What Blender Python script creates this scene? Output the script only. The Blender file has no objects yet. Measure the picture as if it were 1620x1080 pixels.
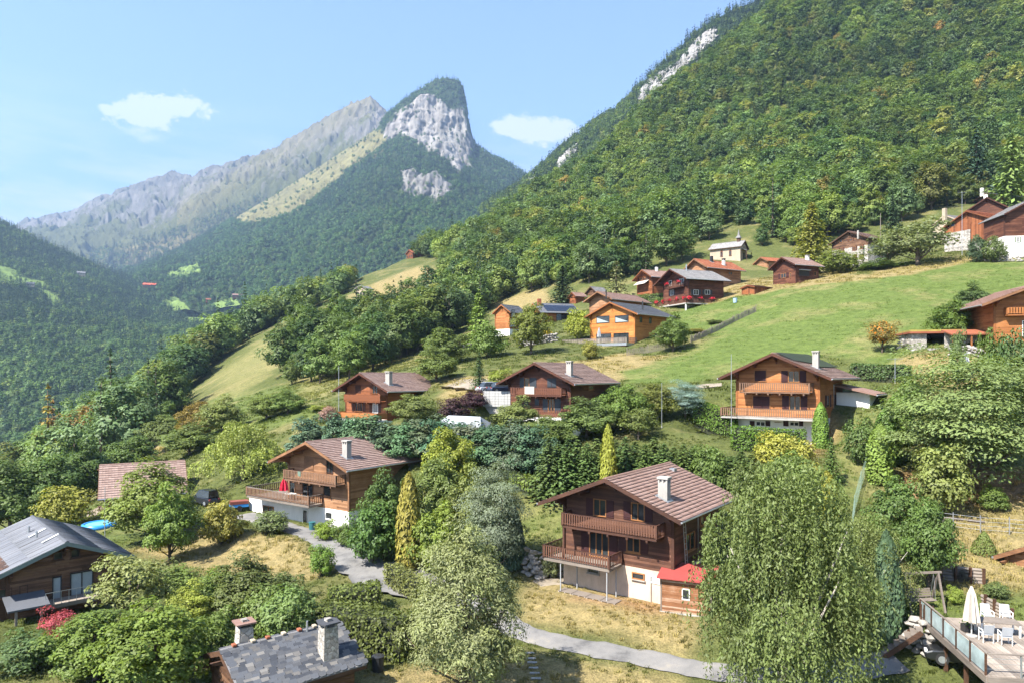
import bpy, bmesh, math, random
import numpy as np
from mathutils import Vector, Matrix
R = math.radians
scene = bpy.context.scene
COL = scene.collection

# ---------------------------------------------------------------- camera, sky, sun, exposure
# The drone hangs at the world origin, looks along +Y, X is right, Z is up.
FPX, CX, HY = 1100.0, 810.0, 590.0          # focal length and horizon row of the photograph in its pixels
cam = bpy.data.cameras.new('camera'); camo = bpy.data.objects.new('camera', cam); COL.objects.link(camo)
camo.location = (0, 0, 0); camo.rotation_euler = (R(90), 0, 0)
cam.sensor_width = 36; cam.lens = 36 * FPX / 1620; cam.shift_y = (HY - 540) / 1620
cam.clip_start = 0.5; cam.clip_end = 60000
scene.camera = camo

SUN_EL, SUN_AZ = 50.0, 230.0                # degrees; azimuth clockwise from +Y: the sun stands left and a little behind
SAZ = R(SUN_AZ)
to_sun = Vector((math.sin(SAZ) * math.cos(R(SUN_EL)), math.cos(SAZ) * math.cos(R(SUN_EL)), math.sin(R(SUN_EL))))
sl = bpy.data.lights.new('sun', 'SUN'); sl.energy = 4.8; sl.angle = R(0.53); sl.color = (1.0, 0.95, 0.87)
so = bpy.data.objects.new('sun', sl); COL.objects.link(so)
so.rotation_euler = to_sun.to_track_quat('Z', 'Y').to_euler(); so.location = (-60, -40, 90)

world = bpy.data.worlds.new('World'); scene.world = world; world.use_nodes = True
wn, wl = world.node_tree.nodes, world.node_tree.links
wn.clear()
wout = wn.new('ShaderNodeOutputWorld'); wbg = wn.new('ShaderNodeBackground'); sky = wn.new('ShaderNodeTexSky')
sky.sky_type = 'NISHITA'; sky.sun_disc = False; sky.sun_elevation = R(SUN_EL); sky.sun_rotation = SAZ
sky.altitude = 900; sky.air_density = 1.0; sky.dust_density = 1.6; sky.ozone_density = 5.5
wbg.inputs['Strength'].default_value = 0.088
# clouds: thin streaks low in the sky all round, and the two small fair-weather clouds over the mountains
def wmath(op, a, b=0.0, c=0.0):
    m = wn.new('ShaderNodeMath'); m.operation = op
    for i, v in enumerate((a, b, c)):
        if hasattr(v, 'is_linked'): wl.new(v, m.inputs[i])
        else: m.inputs[i].default_value = v
    return m.outputs[0]
wtc = wn.new('ShaderNodeTexCoord'); wsep = wn.new('ShaderNodeSeparateXYZ'); wl.new(wtc.outputs['Generated'], wsep.inputs[0])
dx, dy, dz = wsep.outputs
def wnoise(scale, detail, st):
    mp = wn.new('ShaderNodeMapping'); mp.inputs['Scale'].default_value = st; wl.new(wtc.outputs['Generated'], mp.inputs[0])
    t = wn.new('ShaderNodeTexNoise'); t.inputs['Scale'].default_value = scale; t.inputs['Detail'].default_value = detail; t.inputs['Roughness'].default_value = 0.62; wl.new(mp.outputs[0], t.inputs['Vector']); return t.outputs['Fac']
n1 = wnoise(26, 8, (1, 1, 1.5)); n2 = wnoise(5, 6, (1, 1, 5)); n3 = wnoise(60, 5, (1, 1, 1.2))
fwd = wmath('GREATER_THAN', dy, 0.05); iy = wmath('DIVIDE', 1.0, wmath('MAXIMUM', dy, 0.05)); cu_, cv_ = wmath('MULTIPLY', dx, iy), wmath('MULTIPLY', dz, iy)
def puff(u, v, a, b_, soft):
    ex_ = wmath('DIVIDE', wmath('SUBTRACT', cu_, u), a); ey_ = wmath('DIVIDE', wmath('SUBTRACT', cv_, v), b_)
    d_ = wmath('SQRT', wmath('ADD', wmath('MULTIPLY', ex_, ex_), wmath('MULTIPLY', ey_, ey_)))
    e_ = wmath('ADD', wmath('MULTIPLY', wmath('SUBTRACT', n1, 0.5), 2.6), wmath('MULTIPLY', wmath('SUBTRACT', n3, 0.5), 1.2))
    return wmath('MULTIPLY', fwd, wmath('MINIMUM', wmath('MAXIMUM', wmath('DIVIDE', wmath('SUBTRACT', wmath('ADD', 1.0, e_), d_), soft), 0.0), 1.0))
cl = wmath('MULTIPLY', puff(-0.530, 0.372, 0.058, 0.029, 0.22), 1.0)
for q in ((-0.480, 0.383, 0.05, 0.019, 0.25, 1.0), (-0.535, 0.350, 0.035, 0.014, 0.7, 0.7), (0.035, 0.350, 0.062, 0.024, 0.35, 1.0), (0.03, 0.330, 0.06, 0.016, 1.2, 0.4), (-0.70, 0.245, 0.10, 0.022, 1.6, 0.55), (-0.62, 0.262, 0.07, 0.012, 1.4, 0.4), (-0.52, 0.338, 0.03, 0.010, 0.9, 0.6)): cl = wmath('MAXIMUM', cl, wmath('MULTIPLY', puff(*q[:5]), q[5]))
band = wmath('MULTIPLY', wmath('MAXIMUM', wmath('SUBTRACT', 1.0, wmath('MULTIPLY', wmath('ABSOLUTE', wmath('SUBTRACT', dz, 0.20)), 7.0)), 0.0), wmath('MAXIMUM', wmath('SUBTRACT', n2, 0.44), 0.0))
cl = wmath('MAXIMUM', cl, wmath('MINIMUM', wmath('MULTIPLY', band, 4.5), 0.75))
cmx = wn.new('ShaderNodeMix'); cmx.data_type = 'RGBA'; wl.new(cl, cmx.inputs[0]); wl.new(sky.outputs[0], cmx.inputs[6]); cmx.inputs[7].default_value = (3.75, 3.78, 3.8, 1)
wl.new(cmx.outputs[2], wbg.inputs['Color']); wl.new(wbg.outputs[0], wout.inputs[0])
vs = scene.view_settings
vs.view_transform = 'Standard'; vs.look = 'None'; vs.gamma = 1.0; vs.exposure = 1.8; vs.use_curve_mapping = False
cy = scene.cycles
cy.max_bounces = 4; cy.diffuse_bounces = 2; cy.glossy_bounces = 2; cy.transmission_bounces = 4; cy.transparent_max_bounces = 8
cy.volume_bounces = 0; cy.use_adaptive_sampling = True; cy.adaptive_threshold = 0.02
cy.use_denoising = True; cy.denoiser = 'OPENIMAGEDENOISE'
cy.sample_clamp_indirect = 6.0; cy.caustics_reflective = False; cy.caustics_refractive = False
scene.render.film_transparent = False

# ---------------------------------------------------------------- helpers
def P(px, py, Y):
    'point at depth Y (metres along +Y) seen at a pixel of the photograph'
    return Vector(((px - CX) / FPX * Y, Y, (HY - py) / FPX * Y))

def pix(x, y, z):
    yy = np.maximum(y, 1e-3)
    return CX + FPX * x / yy, HY - FPX * z / yy

def tag(o, label=None, cat=None, group=None, kind=None):
    if label: o['label'] = label
    if cat: o['category'] = cat
    if group: o['group'] = group
    if kind: o['kind'] = kind
    return o

def empty(name, loc=(0, 0, 0), rz=0.0, label=None, cat=None, group=None):
    o = bpy.data.objects.new(name, None); COL.objects.link(o)
    o.empty_display_size = 0.2
    o.location = loc; o.rotation_euler = (0, 0, rz)
    return tag(o, label, cat, group)

def link(name, me, parent=None, mat=None):
    o = bpy.data.objects.new(name, me); COL.objects.link(o)
    if mat is not None:
        if len(me.materials) == 0: me.materials.append(mat)
    if parent is not None: o.parent = parent
    return o

def np_mesh(name, V, F, var=None, smooth=False, attrs=None):
    'mesh from numpy arrays: V (n,3), F (m,3 or 4)'
    V = np.asarray(V, dtype=np.float32); F = np.asarray(F, dtype=np.int32)
    k = F.shape[1]; me = bpy.data.meshes.new(name)
    me.vertices.add(len(V)); me.vertices.foreach_set('co', V.ravel())
    me.loops.add(F.size); me.loops.foreach_set('vertex_index', F.ravel())
    me.polygons.add(len(F)); me.polygons.foreach_set('loop_start', np.arange(0, F.size, k, dtype=np.int32))
    me.update(calc_edges=True)
    if smooth: me.polygons.foreach_set('use_smooth', np.ones(len(F), dtype=bool))
    if var is not None:
        a = me.attributes.new('var', 'FLOAT', 'FACE'); a.data.foreach_set('value', np.asarray(var, dtype=np.float32))
    for nm, (dom, arr) in (attrs or {}).items():
        arr = np.asarray(arr, dtype=np.float32)
        if arr.ndim == 1:
            a = me.attributes.new(nm, 'FLOAT', dom); a.data.foreach_set('value', arr)
        else:
            a = me.attributes.new(nm, 'FLOAT_COLOR', dom)
            if arr.shape[1] == 3: arr = np.hstack([arr, np.ones((len(arr), 1), np.float32)])
            a.data.foreach_set('color', arr.ravel())
    return me

class MB:
    'collects boxes, prisms, tubes and lathes; build() links them as one mesh object'
    def __init__(s): s.v = []; s.f = []
    def add(s, vs, fs):
        n = len(s.v); s.v += [tuple(v) for v in vs]; s.f += [tuple(i + n for i in f) for f in fs]; return s
    def box(s, x0, x1, y0, y1, z0, z1):
        return s.add([(x0,y0,z0),(x1,y0,z0),(x1,y1,z0),(x0,y1,z0),(x0,y0,z1),(x1,y0,z1),(x1,y1,z1),(x0,y1,z1)],
                     [(3,2,1,0),(4,5,6,7),(0,1,5,4),(1,2,6,5),(2,3,7,6),(3,0,4,7)])
    def hull(s, a, b):
        'loft between two same-length closed loops'
        n = len(a)
        return s.add(list(a) + list(b), [tuple(reversed(range(n))), tuple(range(n, 2*n))] + [(i, (i+1) % n, n+(i+1) % n, n+i) for i in range(n)])
    def prism(s, poly, axis, d0, d1):
        'poly in the plane square to axis (x: y,z  y: x,z  z: x,y)'
        def m(p, d): return {'x': (d, p[0], p[1]), 'y': (p[0], d, p[1]), 'z': (p[0], p[1], d)}[axis]
        return s.hull([m(p, d0) for p in poly], [m(p, d1) for p in poly])
    def bar(s, a, b, w, h=None):
        a, b = Vector(a), Vector(b); h = h or w; d = (b - a).normalized()
        up = Vector((0, 0, 1)) if abs(d.z) < 0.98 else Vector((0, 1, 0))
        u = d.cross(up).normalized() * (w / 2); v = u.cross(d).normalized() * (h / 2)
        q = [(-1,-1),(1,-1),(1,1),(-1,1)]
        return s.hull([a + u*i + v*j for i, j in q], [b + u*i + v*j for i, j in q])
    def tube(s, pts, rad, n=8, close=True):
        pts = [Vector(p) for p in pts]; rings = []
        rad = rad if hasattr(rad, '__len__') else [rad] * len(pts)
        for i, p in enumerate(pts):
            d = (pts[min(i+1, len(pts)-1)] - pts[max(i-1, 0)]).normalized()
            up = Vector((0, 0, 1)) if abs(d.z) < 0.95 else Vector((0, 1, 0))
            u = d.cross(up).normalized(); v = u.cross(d)
            rings.append([p + (u*math.cos(t) + v*math.sin(t)) * rad[i] for t in [2*math.pi*k/n for k in range(n)]])
        vs = [v for r in rings for v in r]; fs = []
        for i in range(len(pts)-1):
            for k in range(n): fs.append((i*n+k, i*n+(k+1) % n, (i+1)*n+(k+1) % n, (i+1)*n+k))
        if close: fs += [tuple(reversed(range(n))), tuple(range((len(pts)-1)*n, len(pts)*n))]
        return s.add(vs, fs)
    def lathe(s, prof, n=16, c=(0, 0, 0)):
        vs = [(c[0]+r*math.cos(2*math.pi*k/n), c[1]+r*math.sin(2*math.pi*k/n), c[2]+z) for r, z in prof for k in range(n)]
        fs = [(i*n+k, i*n+(k+1) % n, (i+1)*n+(k+1) % n, (i+1)*n+k) for i in range(len(prof)-1) for k in range(n)]
        fs += [tuple(reversed(range(n))), tuple(range((len(prof)-1)*n, len(prof)*n))]
        return s.add(vs, fs)
    def mesh(s, name, smooth=False):
        me = bpy.data.meshes.new(name); me.from_pydata(s.v, [], s.f); me.update()
        bm = bmesh.new(); bm.from_mesh(me); bmesh.ops.recalc_face_normals(bm, faces=bm.faces); bm.to_mesh(me); bm.free()
        if smooth:
            for p in me.polygons: p.use_smooth = True
        return me
    def build(s, name, mat=None, parent=None, smooth=False, bevel=0.0):
        o = link(name, s.mesh(name, smooth), parent, mat)
        if bevel:
            m = o.modifiers.new('bevel', 'BEVEL'); m.width = bevel; m.segments = 1; m.limit_method = 'ANGLE'
        return o

def copy_tree(o, parent=None):
    c = o.copy(); COL.objects.link(c)
    if parent is not None: c.parent = parent
    for ch in list(o.children): copy_tree(ch, c)
    return c

# ---------------------------------------------------------------- material helpers
def newmat(name):
    m = bpy.data.materials.new(name); m.use_nodes = True; n = m.node_tree.nodes; l = m.node_tree.links
    return m, n, l, n['Principled BSDF']

def add(n, kind, **kw):
    nd = n.new(kind)
    for k, v in kw.items():
        if k in nd.inputs: nd.inputs[k].default_value = v
        else: setattr(nd, k, v)
    return nd

def noise(n, l, scale, detail=5, rough=0.6, coord='Object', stretch=None, dist=0.0):
    tc = n.new('ShaderNodeTexCoord'); src = tc.outputs[coord]
    if coord == 'World':
        src = n.new('ShaderNodeNewGeometry').outputs['Position']
    if stretch:
        mp = n.new('ShaderNodeMapping'); mp.inputs['Scale'].default_value = stretch; l.new(src, mp.inputs[0]); src = mp.outputs[0]
    t = add(n, 'ShaderNodeTexNoise', Scale=scale, Detail=detail, Roughness=rough, Distortion=dist); l.new(src, t.inputs['Vector'])
    return t.outputs['Fac']

def ramp(n, l, fac, stops):
    r = n.new('ShaderNodeValToRGB'); e = r.color_ramp.elements
    while len(e) < len(stops): e.new(0.5)
    for el, (p, c) in zip(e, stops): el.position = p; el.color = (*c, 1) if len(c) == 3 else c
    l.new(fac, r.inputs[0]); return r.outputs[0]

def mixc(n, l, a, b, fac=0.5, mode='MIX'):
    m = n.new('ShaderNodeMix'); m.data_type = 'RGBA'; m.blend_type = mode
    for sock, v in ((m.inputs[0], fac), (m.inputs[6], a), (m.inputs[7], b)):
        if hasattr(v, 'is_linked'): l.new(v, sock)
        elif isinstance(v, (int, float)): sock.default_value = v if sock == m.inputs[0] else (v, v, v, 1)
        else: sock.default_value = (*v, 1)
    return m.outputs[2]

def math_(n, l, op, a, b=0.0, c=None):
    m = n.new('ShaderNodeMath'); m.operation = op
    for i, v in enumerate((a, b) if c is None else (a, b, c)):
        if hasattr(v, 'is_linked'): l.new(v, m.inputs[i])
        else: m.inputs[i].default_value = v
    return m.outputs[0]

def bump(n, l, b, h, strength=0.3, dist=0.02):
    bp = add(n, 'ShaderNodeBump', Strength=strength, Distance=dist); l.new(h, bp.inputs['Height']); l.new(bp.outputs[0], b.inputs['Normal'])

def simple(name, col, rough=0.6, var=0.25, scale=3.0, metallic=0.0, bumpk=0.1, stretch=None, spec=0.4):
    'base colour broken up by two noises, with a little relief'
    m, n, l, b = newmat(name)
    f = noise(n, l, scale, 6, 0.65, stretch=stretch); g = noise(n, l, scale * 0.17, 3)
    s = math_(n, l, 'ADD', math_(n, l, 'MULTIPLY', f, 0.6), math_(n, l, 'MULTIPLY', g, 0.4))
    lo = tuple(c * (1 - var) for c in col); hi = tuple(min(1, c * (1 + var)) for c in col)
    l.new(ramp(n, l, s, [(0.3, lo), (0.7, hi)]), b.inputs['Base Color'])
    b.inputs['Roughness'].default_value = rough; b.inputs['Metallic'].default_value = metallic
    b.inputs['Specular IOR Level'].default_value = spec
    if bumpk: bump(n, l, b, f, bumpk, 0.03)
    return m

def in_poly(px, py, poly):
    'vectorised even-odd test'
    px = np.asarray(px); py = np.asarray(py); c = np.zeros(px.shape, bool); n = len(poly)
    for i in range(n):
        x0, y0 = poly[i]; x1, y1 = poly[(i+1) % n]
        if y0 == y1: continue
        k = ((y0 > py) != (y1 > py)) & (px < (x1-x0) * (py-y0) / (y1-y0) + x0)
        c ^= k
    return c

def vnoise(x, y, seed=0, octaves=4, lac=2.0, gain=0.5):
    'cheap value noise for heightfields, about -1..1'
    rs = np.random.RandomState(seed); T = rs.rand(256, 256) * 2 - 1
    x = np.asarray(x, float); y = np.asarray(y, float); out = np.zeros(np.broadcast(x, y).shape); a = 1.0; tot = 0
    for o in range(octaves):
        xi = np.floor(x).astype(int); yi = np.floor(y).astype(int); fx = x - xi; fy = y - yi
        fx = fx*fx*(3-2*fx); fy = fy*fy*(3-2*fy)
        A = T[xi & 255, yi & 255]; B = T[(xi+1) & 255, yi & 255]; C = T[xi & 255, (yi+1) & 255]; D = T[(xi+1) & 255, (yi+1) & 255]
        out += a * (A*(1-fx)*(1-fy) + B*fx*(1-fy) + C*(1-fx)*fy + D*fx*fy); tot += a
        x = x*lac + 17.3; y = y*lac + 9.1; a *= gain
    return out / tot
# ---------------------------------------------------------------- terrain: the near hillside as one sheet
# spots read from the photograph: pixel and the distance that the thing standing there implies
GP = [(840,1008,46),(1110,1062,41),(1048,968,47),(895,930,53),(930,965,49.3),(600,910,57.7),(545,888,60.5),(490,845,69),(400,822,78),
 (549,832,72),(395,817,80),(1133,882,54.5),(865,890,57),(840,832,62),(840,785,66),(1000,752,66),(1150,740,64),(420,842,72),(450,905,64),(330,885,66),
 (157,832,80),(190,812,88),(90,850,72),(100,1010,46),(20,1000,44),(300,1002,48),(590,1066,40.5),(850,1062,42),(1450,1045,39),(1370,1060,41),(1470,962,43.4),
 (1540,935,44.6),(1540,850,52),(1540,780,62),(1520,748,64),(1370,722,66),(1290,694,74),(1340,655,78),(1390,602,90),(1450,592,88),(1470,553,92),
 (1395,562,90),(1590,537,84),(1240,540,108),(1300,480,125),(1500,440,130),(1600,420,135),(1050,580,105),(1200,500,130),(1600,460,118),(1260,447,150),
 (1075,493,150),(1185,470,150),(970,551,130),(855,516,165),(830,547,135),(870,672,87),(790,645,91),(800,612,97),(760,602,105),(600,668,99),(700,690,84),
 (735,675,88),(560,602,150),(480,640,118),(650,560,180),(430,562,230),(700,520,230),(600,442,400),(575,432,430),(640,408,470),(320,578,300),(340,612,230),
 (290,652,190),(210,727,140),(1160,409,205),(1100,362,250),(900,445,220),(800,425,300),(740,385,420),(830,318,500),(1000,203,600),(1190,45,680),
 (1200,212,430),(1400,212,360),(1600,212,330),(1600,62,450),(1400,62,520),(1200,312,310),(1000,318,400),(1600,308,240),(1450,335,220),(1520,388,160),
 (1610,397,150),(1370,427,180),(1540,328,215),(640,720,78),(480,720,92),(350,700,110),(1000,660,86),(1120,640,84),(960,600,104),(1250,620,84),(1420,680,72)]
XYZ = [tuple(P(*g)) for g in GP] + [
 (-88,122,-34),(-80,95,-26),(-118,160,-36),(-168,260,-38),(-250,350,-56),(-225,380,-34),(-190,405,-2),(-110,440,44),(-156,440,30),(-330,500,-120),(-210,640,-60),(-70,640,14),
 (-60,780,-30),(60,700,108),(110,820,150),(311,900,380),(260,1000,330),(420,640,420),(600,560,470),(400,300,165),(330,180,90),(250,120,45),(160,70,14),(95,100,9),
 (110,40,-2),(70,8,-10),(0,12,-21),(-60,14,-25),(-110,40,-32),(0,-50,-26),(120,-50,2),(-120,-40,-38),(250,-20,35),(-40,30,-18.6),(0,30,-18.4),(30,28,-18),
 (-200,100,-72),(-260,200,-96),(-420,380,-150),(-600,500,-210),(-500,100,-190),(-300,-60,-110),(500,100,170),(700,300,360),(-30,430,62),(20,560,112),(500,900,560),(800,700,640)]
C3 = np.array(XYZ, float)
def _tps(C, lam=0.0):
    xy = C[:, :2] / 100.0; d2 = ((xy[:, None] - xy[None]) ** 2).sum(-1); K = np.where(d2 > 0, d2 * np.log(d2 + 1e-12) * 0.5, 0)
    n = len(C); K += np.eye(n) * lam; Pm = np.hstack([np.ones((n, 1)), xy])
    A = np.block([[K, Pm], [Pm.T, np.zeros((3, 3))]]); return np.linalg.solve(A, np.r_[C[:, 2], np.zeros(3)])
WT = _tps(C3, 0.02)
# x, y of the front gable wall, yaw, then the pad in the house frame (x0 x1 y0 y1), its level and the width of its banks
PADS = [(7.76,51.9,36.5,-6.5,6.5,-3,2,-16.5,3), (-20.96,75.07,35.2,-11,6.5,-6,3,-16.3,4), (29.7,78.06,38.6,-7,6,-5,2,-7.7,3), (-21.9,104.4,33.8,-7,6,-5,2,-7.3,4), (3.5,90.2,32,-5,6,-5,2,-8.1,4)]
def H(x, y):
    x = np.atleast_1d(np.asarray(x, float)); y = np.atleast_1d(np.asarray(y, float)); sh = x.shape; out = np.empty(x.size)
    X = np.c_[x.ravel(), y.ravel()] / 100.0; c = C3[:, :2] / 100.0
    for i in range(0, len(X), 20000):
        d2 = ((X[i:i+20000, None] - c[None]) ** 2).sum(-1)
        out[i:i+20000] = np.where(d2 > 0, d2 * np.log(d2 + 1e-12) * 0.5, 0) @ WT[:-3] + WT[-3] + X[i:i+20000] @ WT[-2:]
    xr, yr = x.ravel(), y.ravel()
    for cx_, cy_, yaw, x0, x1, y0, y1, zp, fall in PADS:      # level ground dug in front of the houses
        a = R(yaw); u = (xr-cx_)*math.cos(a) - (yr-cy_)*math.sin(a); v = (xr-cx_)*math.sin(a) + (yr-cy_)*math.cos(a)
        dd = np.hypot(np.maximum(np.maximum(x0-u, u-x1), 0), np.maximum(np.maximum(y0-v, v-y1), 0)); k = np.clip(1 - dd/fall, 0, 1); k = k*k*(3-2*k)
        out = out*(1-k) + zp*k
    out += 0.12 * vnoise(x.ravel() / 5.0, y.ravel() / 5.0, 3, 3) * np.clip((y.ravel() - 20) / 40, 0, 1)
    return out.reshape(sh)
def h(x, y): return float(H([x], [y])[0])
def G(px, Y, dz=0.0):
    'point on the ground in the pixel column px at depth Y'
    x = (px - CX) / FPX * Y; return Vector((x, Y, h(x, Y) + dz))
def Gp(px, py, y0=24, y1=700):
    'first ground point seen at a pixel'
    Y = np.geomspace(y0, y1, 900); x = (px - CX) / FPX * Y; z = (HY - py) / FPX * Y
    k = np.argmax(H(x, Y) > z); k = max(k, 1); return Vector((x[k], Y[k], float(H(x[k:k+1], Y[k:k+1])[0])))

# ground cover, in photo-pixel outlines of patches of ground
MEADOW = [(985,585),(1080,560),(1130,530),(1040,505),(1060,490),(1140,480),(1250,452),(1380,445),(1480,425),(1640,398),(1640,500),(1560,520),(1400,575),(1300,560),(1130,600),(1000,605)]
DRY = [[(830,905),(1050,940),(1110,985),(1090,1045),(960,1005),(830,985)],[(560,1062),(830,1030),(1090,1075),(1090,1100),(560,1100)],
 [(200,870),(330,835),(480,850),(520,905),(440,930),(300,900)],[(1080,470),(1160,445),(1310,425),(1400,437),(1330,462),(1190,480),(1110,510)],
 [(1400,560),(1560,560),(1560,620),(1400,600)],[(1390,780),(1640,740),(1640,930),(1500,930),(1430,890)],[(1370,430),(1640,392),(1640,412),(1500,428),(1400,452)],
 [(870,575),(985,560),(1060,560),(990,600),(900,600)],[(780,480),(860,455),(880,480),(800,515)],[(480,560),(720,515),(700,560),(560,615),(460,645)],
 [(550,470),(660,420),(690,425),(600,490)],[(330,600),(440,520),(490,505),(480,540),(420,600),(360,640)],[(700,600),(830,590),(790,620),(700,640)],[(180,740),(300,640),(320,660),(230,735)]]
BROWN = [[(905,935),(1060,955),(1060,972),(905,948)],[(1400,745),(1640,745),(1640,790),(1450,800)],[(1250,640),(1330,660),(1330,700),(1270,720)]]
GREEN2 = [[(1300,660),(1400,640),(1390,790),(1330,800)],[(1430,940),(1640,950),(1640,1000),(1430,1000)],[(300,640),(480,600),(520,660),(330,690)],[(270,985),(370,985),(360,1040),(260,1040)],[(120,795),(220,795),(260,860),(120,860)],[(820,790),(890,790),(890,880),(820,880)]]

xs = np.concatenate([-np.geomspace(70, 900, 60)[::-1], np.linspace(-69, 110, 190), np.geomspace(111, 1100, 70)])
ys = np.concatenate([np.linspace(-200, 18, 24), np.linspace(19, 160, 170), np.geomspace(161, 1150, 120)])
GX, GY = np.meshgrid(xs, ys); GZ = H(GX, GY)
def grid_faces(nr, nc):
    i = np.arange((nr-1) * (nc-1)); r = i // (nc-1); c = i % (nc-1); a = r*nc + c
    return np.c_[a, a+1, a+nc+1, a+nc]
gpx, gpy = pix(GX, GY, GZ)
near = (GY > 20)
cov = np.tile(np.array([0.095, 0.108, 0.035]), (GX.size, 1)); gp1, gp2, ok = gpx.ravel(), gpy.ravel(), near.ravel()
wob = vnoise(GX.ravel()/6, GY.ravel()/6, 5, 4) * 14
def paint(poly, col, w=1.0):
    k = in_poly(gp1 + wob, gp2 + wob*0.5, poly) & ok
    cov[k] = cov[k] * (1-w) + np.array(col) * w
for p in GREEN2: paint(p, (0.11, 0.135, 0.04))
for i, p in enumerate(DRY): paint(p, (0.20, 0.185, 0.075) if i in (9, 11) else (0.30, 0.225, 0.11), 0.8)
paint(MEADOW, (0.108, 0.145, 0.038))
for p in BROWN: paint(p, (0.30, 0.17, 0.095), 0.8)
cv = cov.reshape(GX.shape + (3,))
for _ in range(1):
    cv[1:-1, 1:-1] = (cv[1:-1, 1:-1]*2 + cv[:-2, 1:-1] + cv[2:, 1:-1] + cv[1:-1, :-2] + cv[1:-1, 2:]) / 6
gm, n, l, b = newmat('grassy_ground')
at = n.new('ShaderNodeAttribute'); at.attribute_name = 'cov'
f1 = noise(n, l, 0.9, 8, 0.7); f2 = noise(n, l, 0.11, 4, 0.6); f3 = noise(n, l, 7.0, 3, 0.6)
dryc = mixc(n, l, at.outputs[0], (0.30, 0.235, 0.115), ramp(n, l, f2, [(0.5, (0, 0, 0)), (0.72, (0.55, 0.55, 0.55))]))
c1 = mixc(n, l, dryc, ramp(n, l, f1, [(0.25, (0.45, 0.5, 0.42)), (0.55, (1, 1, 1)), (0.8, (1.35, 1.3, 1.2))]), 1.0, 'MULTIPLY')
c2 = mixc(n, l, c1, ramp(n, l, f3, [(0.3, (0.6, 0.62, 0.6)), (0.7, (1.25, 1.25, 1.2))]), 1.0, 'MULTIPLY')
l.new(c2, b.inputs['Base Color']); b.inputs['Roughness'].default_value = 0.9; b.inputs['Specular IOR Level'].default_value = 0.1
bump(n, l, b, math_(n, l, 'ADD', f1, math_(n, l, 'MULTIPLY', f3, 0.4)), 0.9, 0.35)
gme = np_mesh('ground', np.c_[GX.ravel(), GY.ravel(), GZ.ravel()], grid_faces(len(ys), len(xs)), smooth=True, attrs={'cov': ('POINT', cv.reshape(-1, 3))})
tag(link('ground', gme, None, gm), kind='structure')

# ---------------------------------------------------------------- far terrain: patches lofted through rows of spots (pixel, distance)
def loft(rows, nu, nv, amp=0.0, cell=100.0, seed=1, ridged=0.0, gully=0.0, gf=40.0, crest=0.0):
    'rows: lists of (px,py,Y); returns grid X,Y,Z of shape (nv,nu) and the fractions u,v'
    def resample(row):
        p = np.array([tuple(P(*q)) for q in row]); q = np.array(row, float)[:, 0]; t = (q - q[0]) / (q[-1] - q[0])
        u = np.linspace(0, 1, nu); return np.stack([np.interp(u, t, p[:, k]) for k in range(3)], 1)
    A = np.stack([resample(r) for r in rows]); v = np.linspace(0, len(rows)-1, nv); i = np.clip(v.astype(int), 0, len(rows)-2); w = (v - i)[:, None, None]
    w = w*w*(3-2*w)*0.4 + w*0.6
    S = A[i] * (1-w) + A[i+1] * w
    X, Y, Z = S[..., 0], S[..., 1], S[..., 2]
    edge = np.clip(np.minimum(v, 1)[:, None], 0.12, 1)
    nz = vnoise(X/cell, Y/cell, seed, 5); rd = 1 - 2*np.abs(vnoise(X/cell*0.8 + 5, Y/cell*0.8, seed+1, 4))
    Z = Z + edge * (amp * nz + ridged * rd)
    uu = np.linspace(0, 1, nu)[None].repeat(nv, 0); vv = v[:, None].repeat(nu, 1)
    if gully:      # ribs and gullies running down the slope
        gu = 1 - 2*np.abs(vnoise(uu*gf + 0.35*vv + 0.5*vnoise(uu*9, vv*3, seed+6, 3), vv*1.6, seed+5, 5, gain=0.6)); Z = Z + gully*np.clip(vv*2.2, 0.06, 1)*np.clip((nv and len(rows)-1) - vv, 0, 1)*gu
    if crest: Z = Z + crest*np.exp(-vv*3)*vnoise(uu*120, vv*4, seed+7, 4, gain=0.65)
    return X, Y, Z, np.linspace(0, 1, nu)[None].repeat(nv, 0), v[:, None].repeat(nu, 1)

def rock_forest_mat(name, rock_sc):
    m, n, l, b = newmat(name)
    at = n.new('ShaderNodeAttribute'); at.attribute_name = 'cov'
    f = noise(n, l, rock_sc, 9, 0.72, stretch=(1, 1, 0.35)); g = noise(n, l, rock_sc*0.2, 5, 0.6)
    c = mixc(n, l, at.outputs[0], ramp(n, l, f, [(0.3, (0.5, 0.5, 0.52)), (0.5, (1, 1, 1)), (0.72, (1.3, 1.28, 1.22))]), 1.0, 'MULTIPLY')
    c = mixc(n, l, c, ramp(n, l, g, [(0.35, (0.78, 0.8, 0.78)), (0.65, (1.12, 1.1, 1.1))]), 1.0, 'MULTIPLY')
    l.new(c, b.inputs['Base Color']); b.inputs['Roughness'].default_value = 0.95; b.inputs['Specular IOR Level'].default_value = 0.1
    bump(n, l, b, f, 0.8, 0.25 / rock_sc)
    return m

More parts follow.
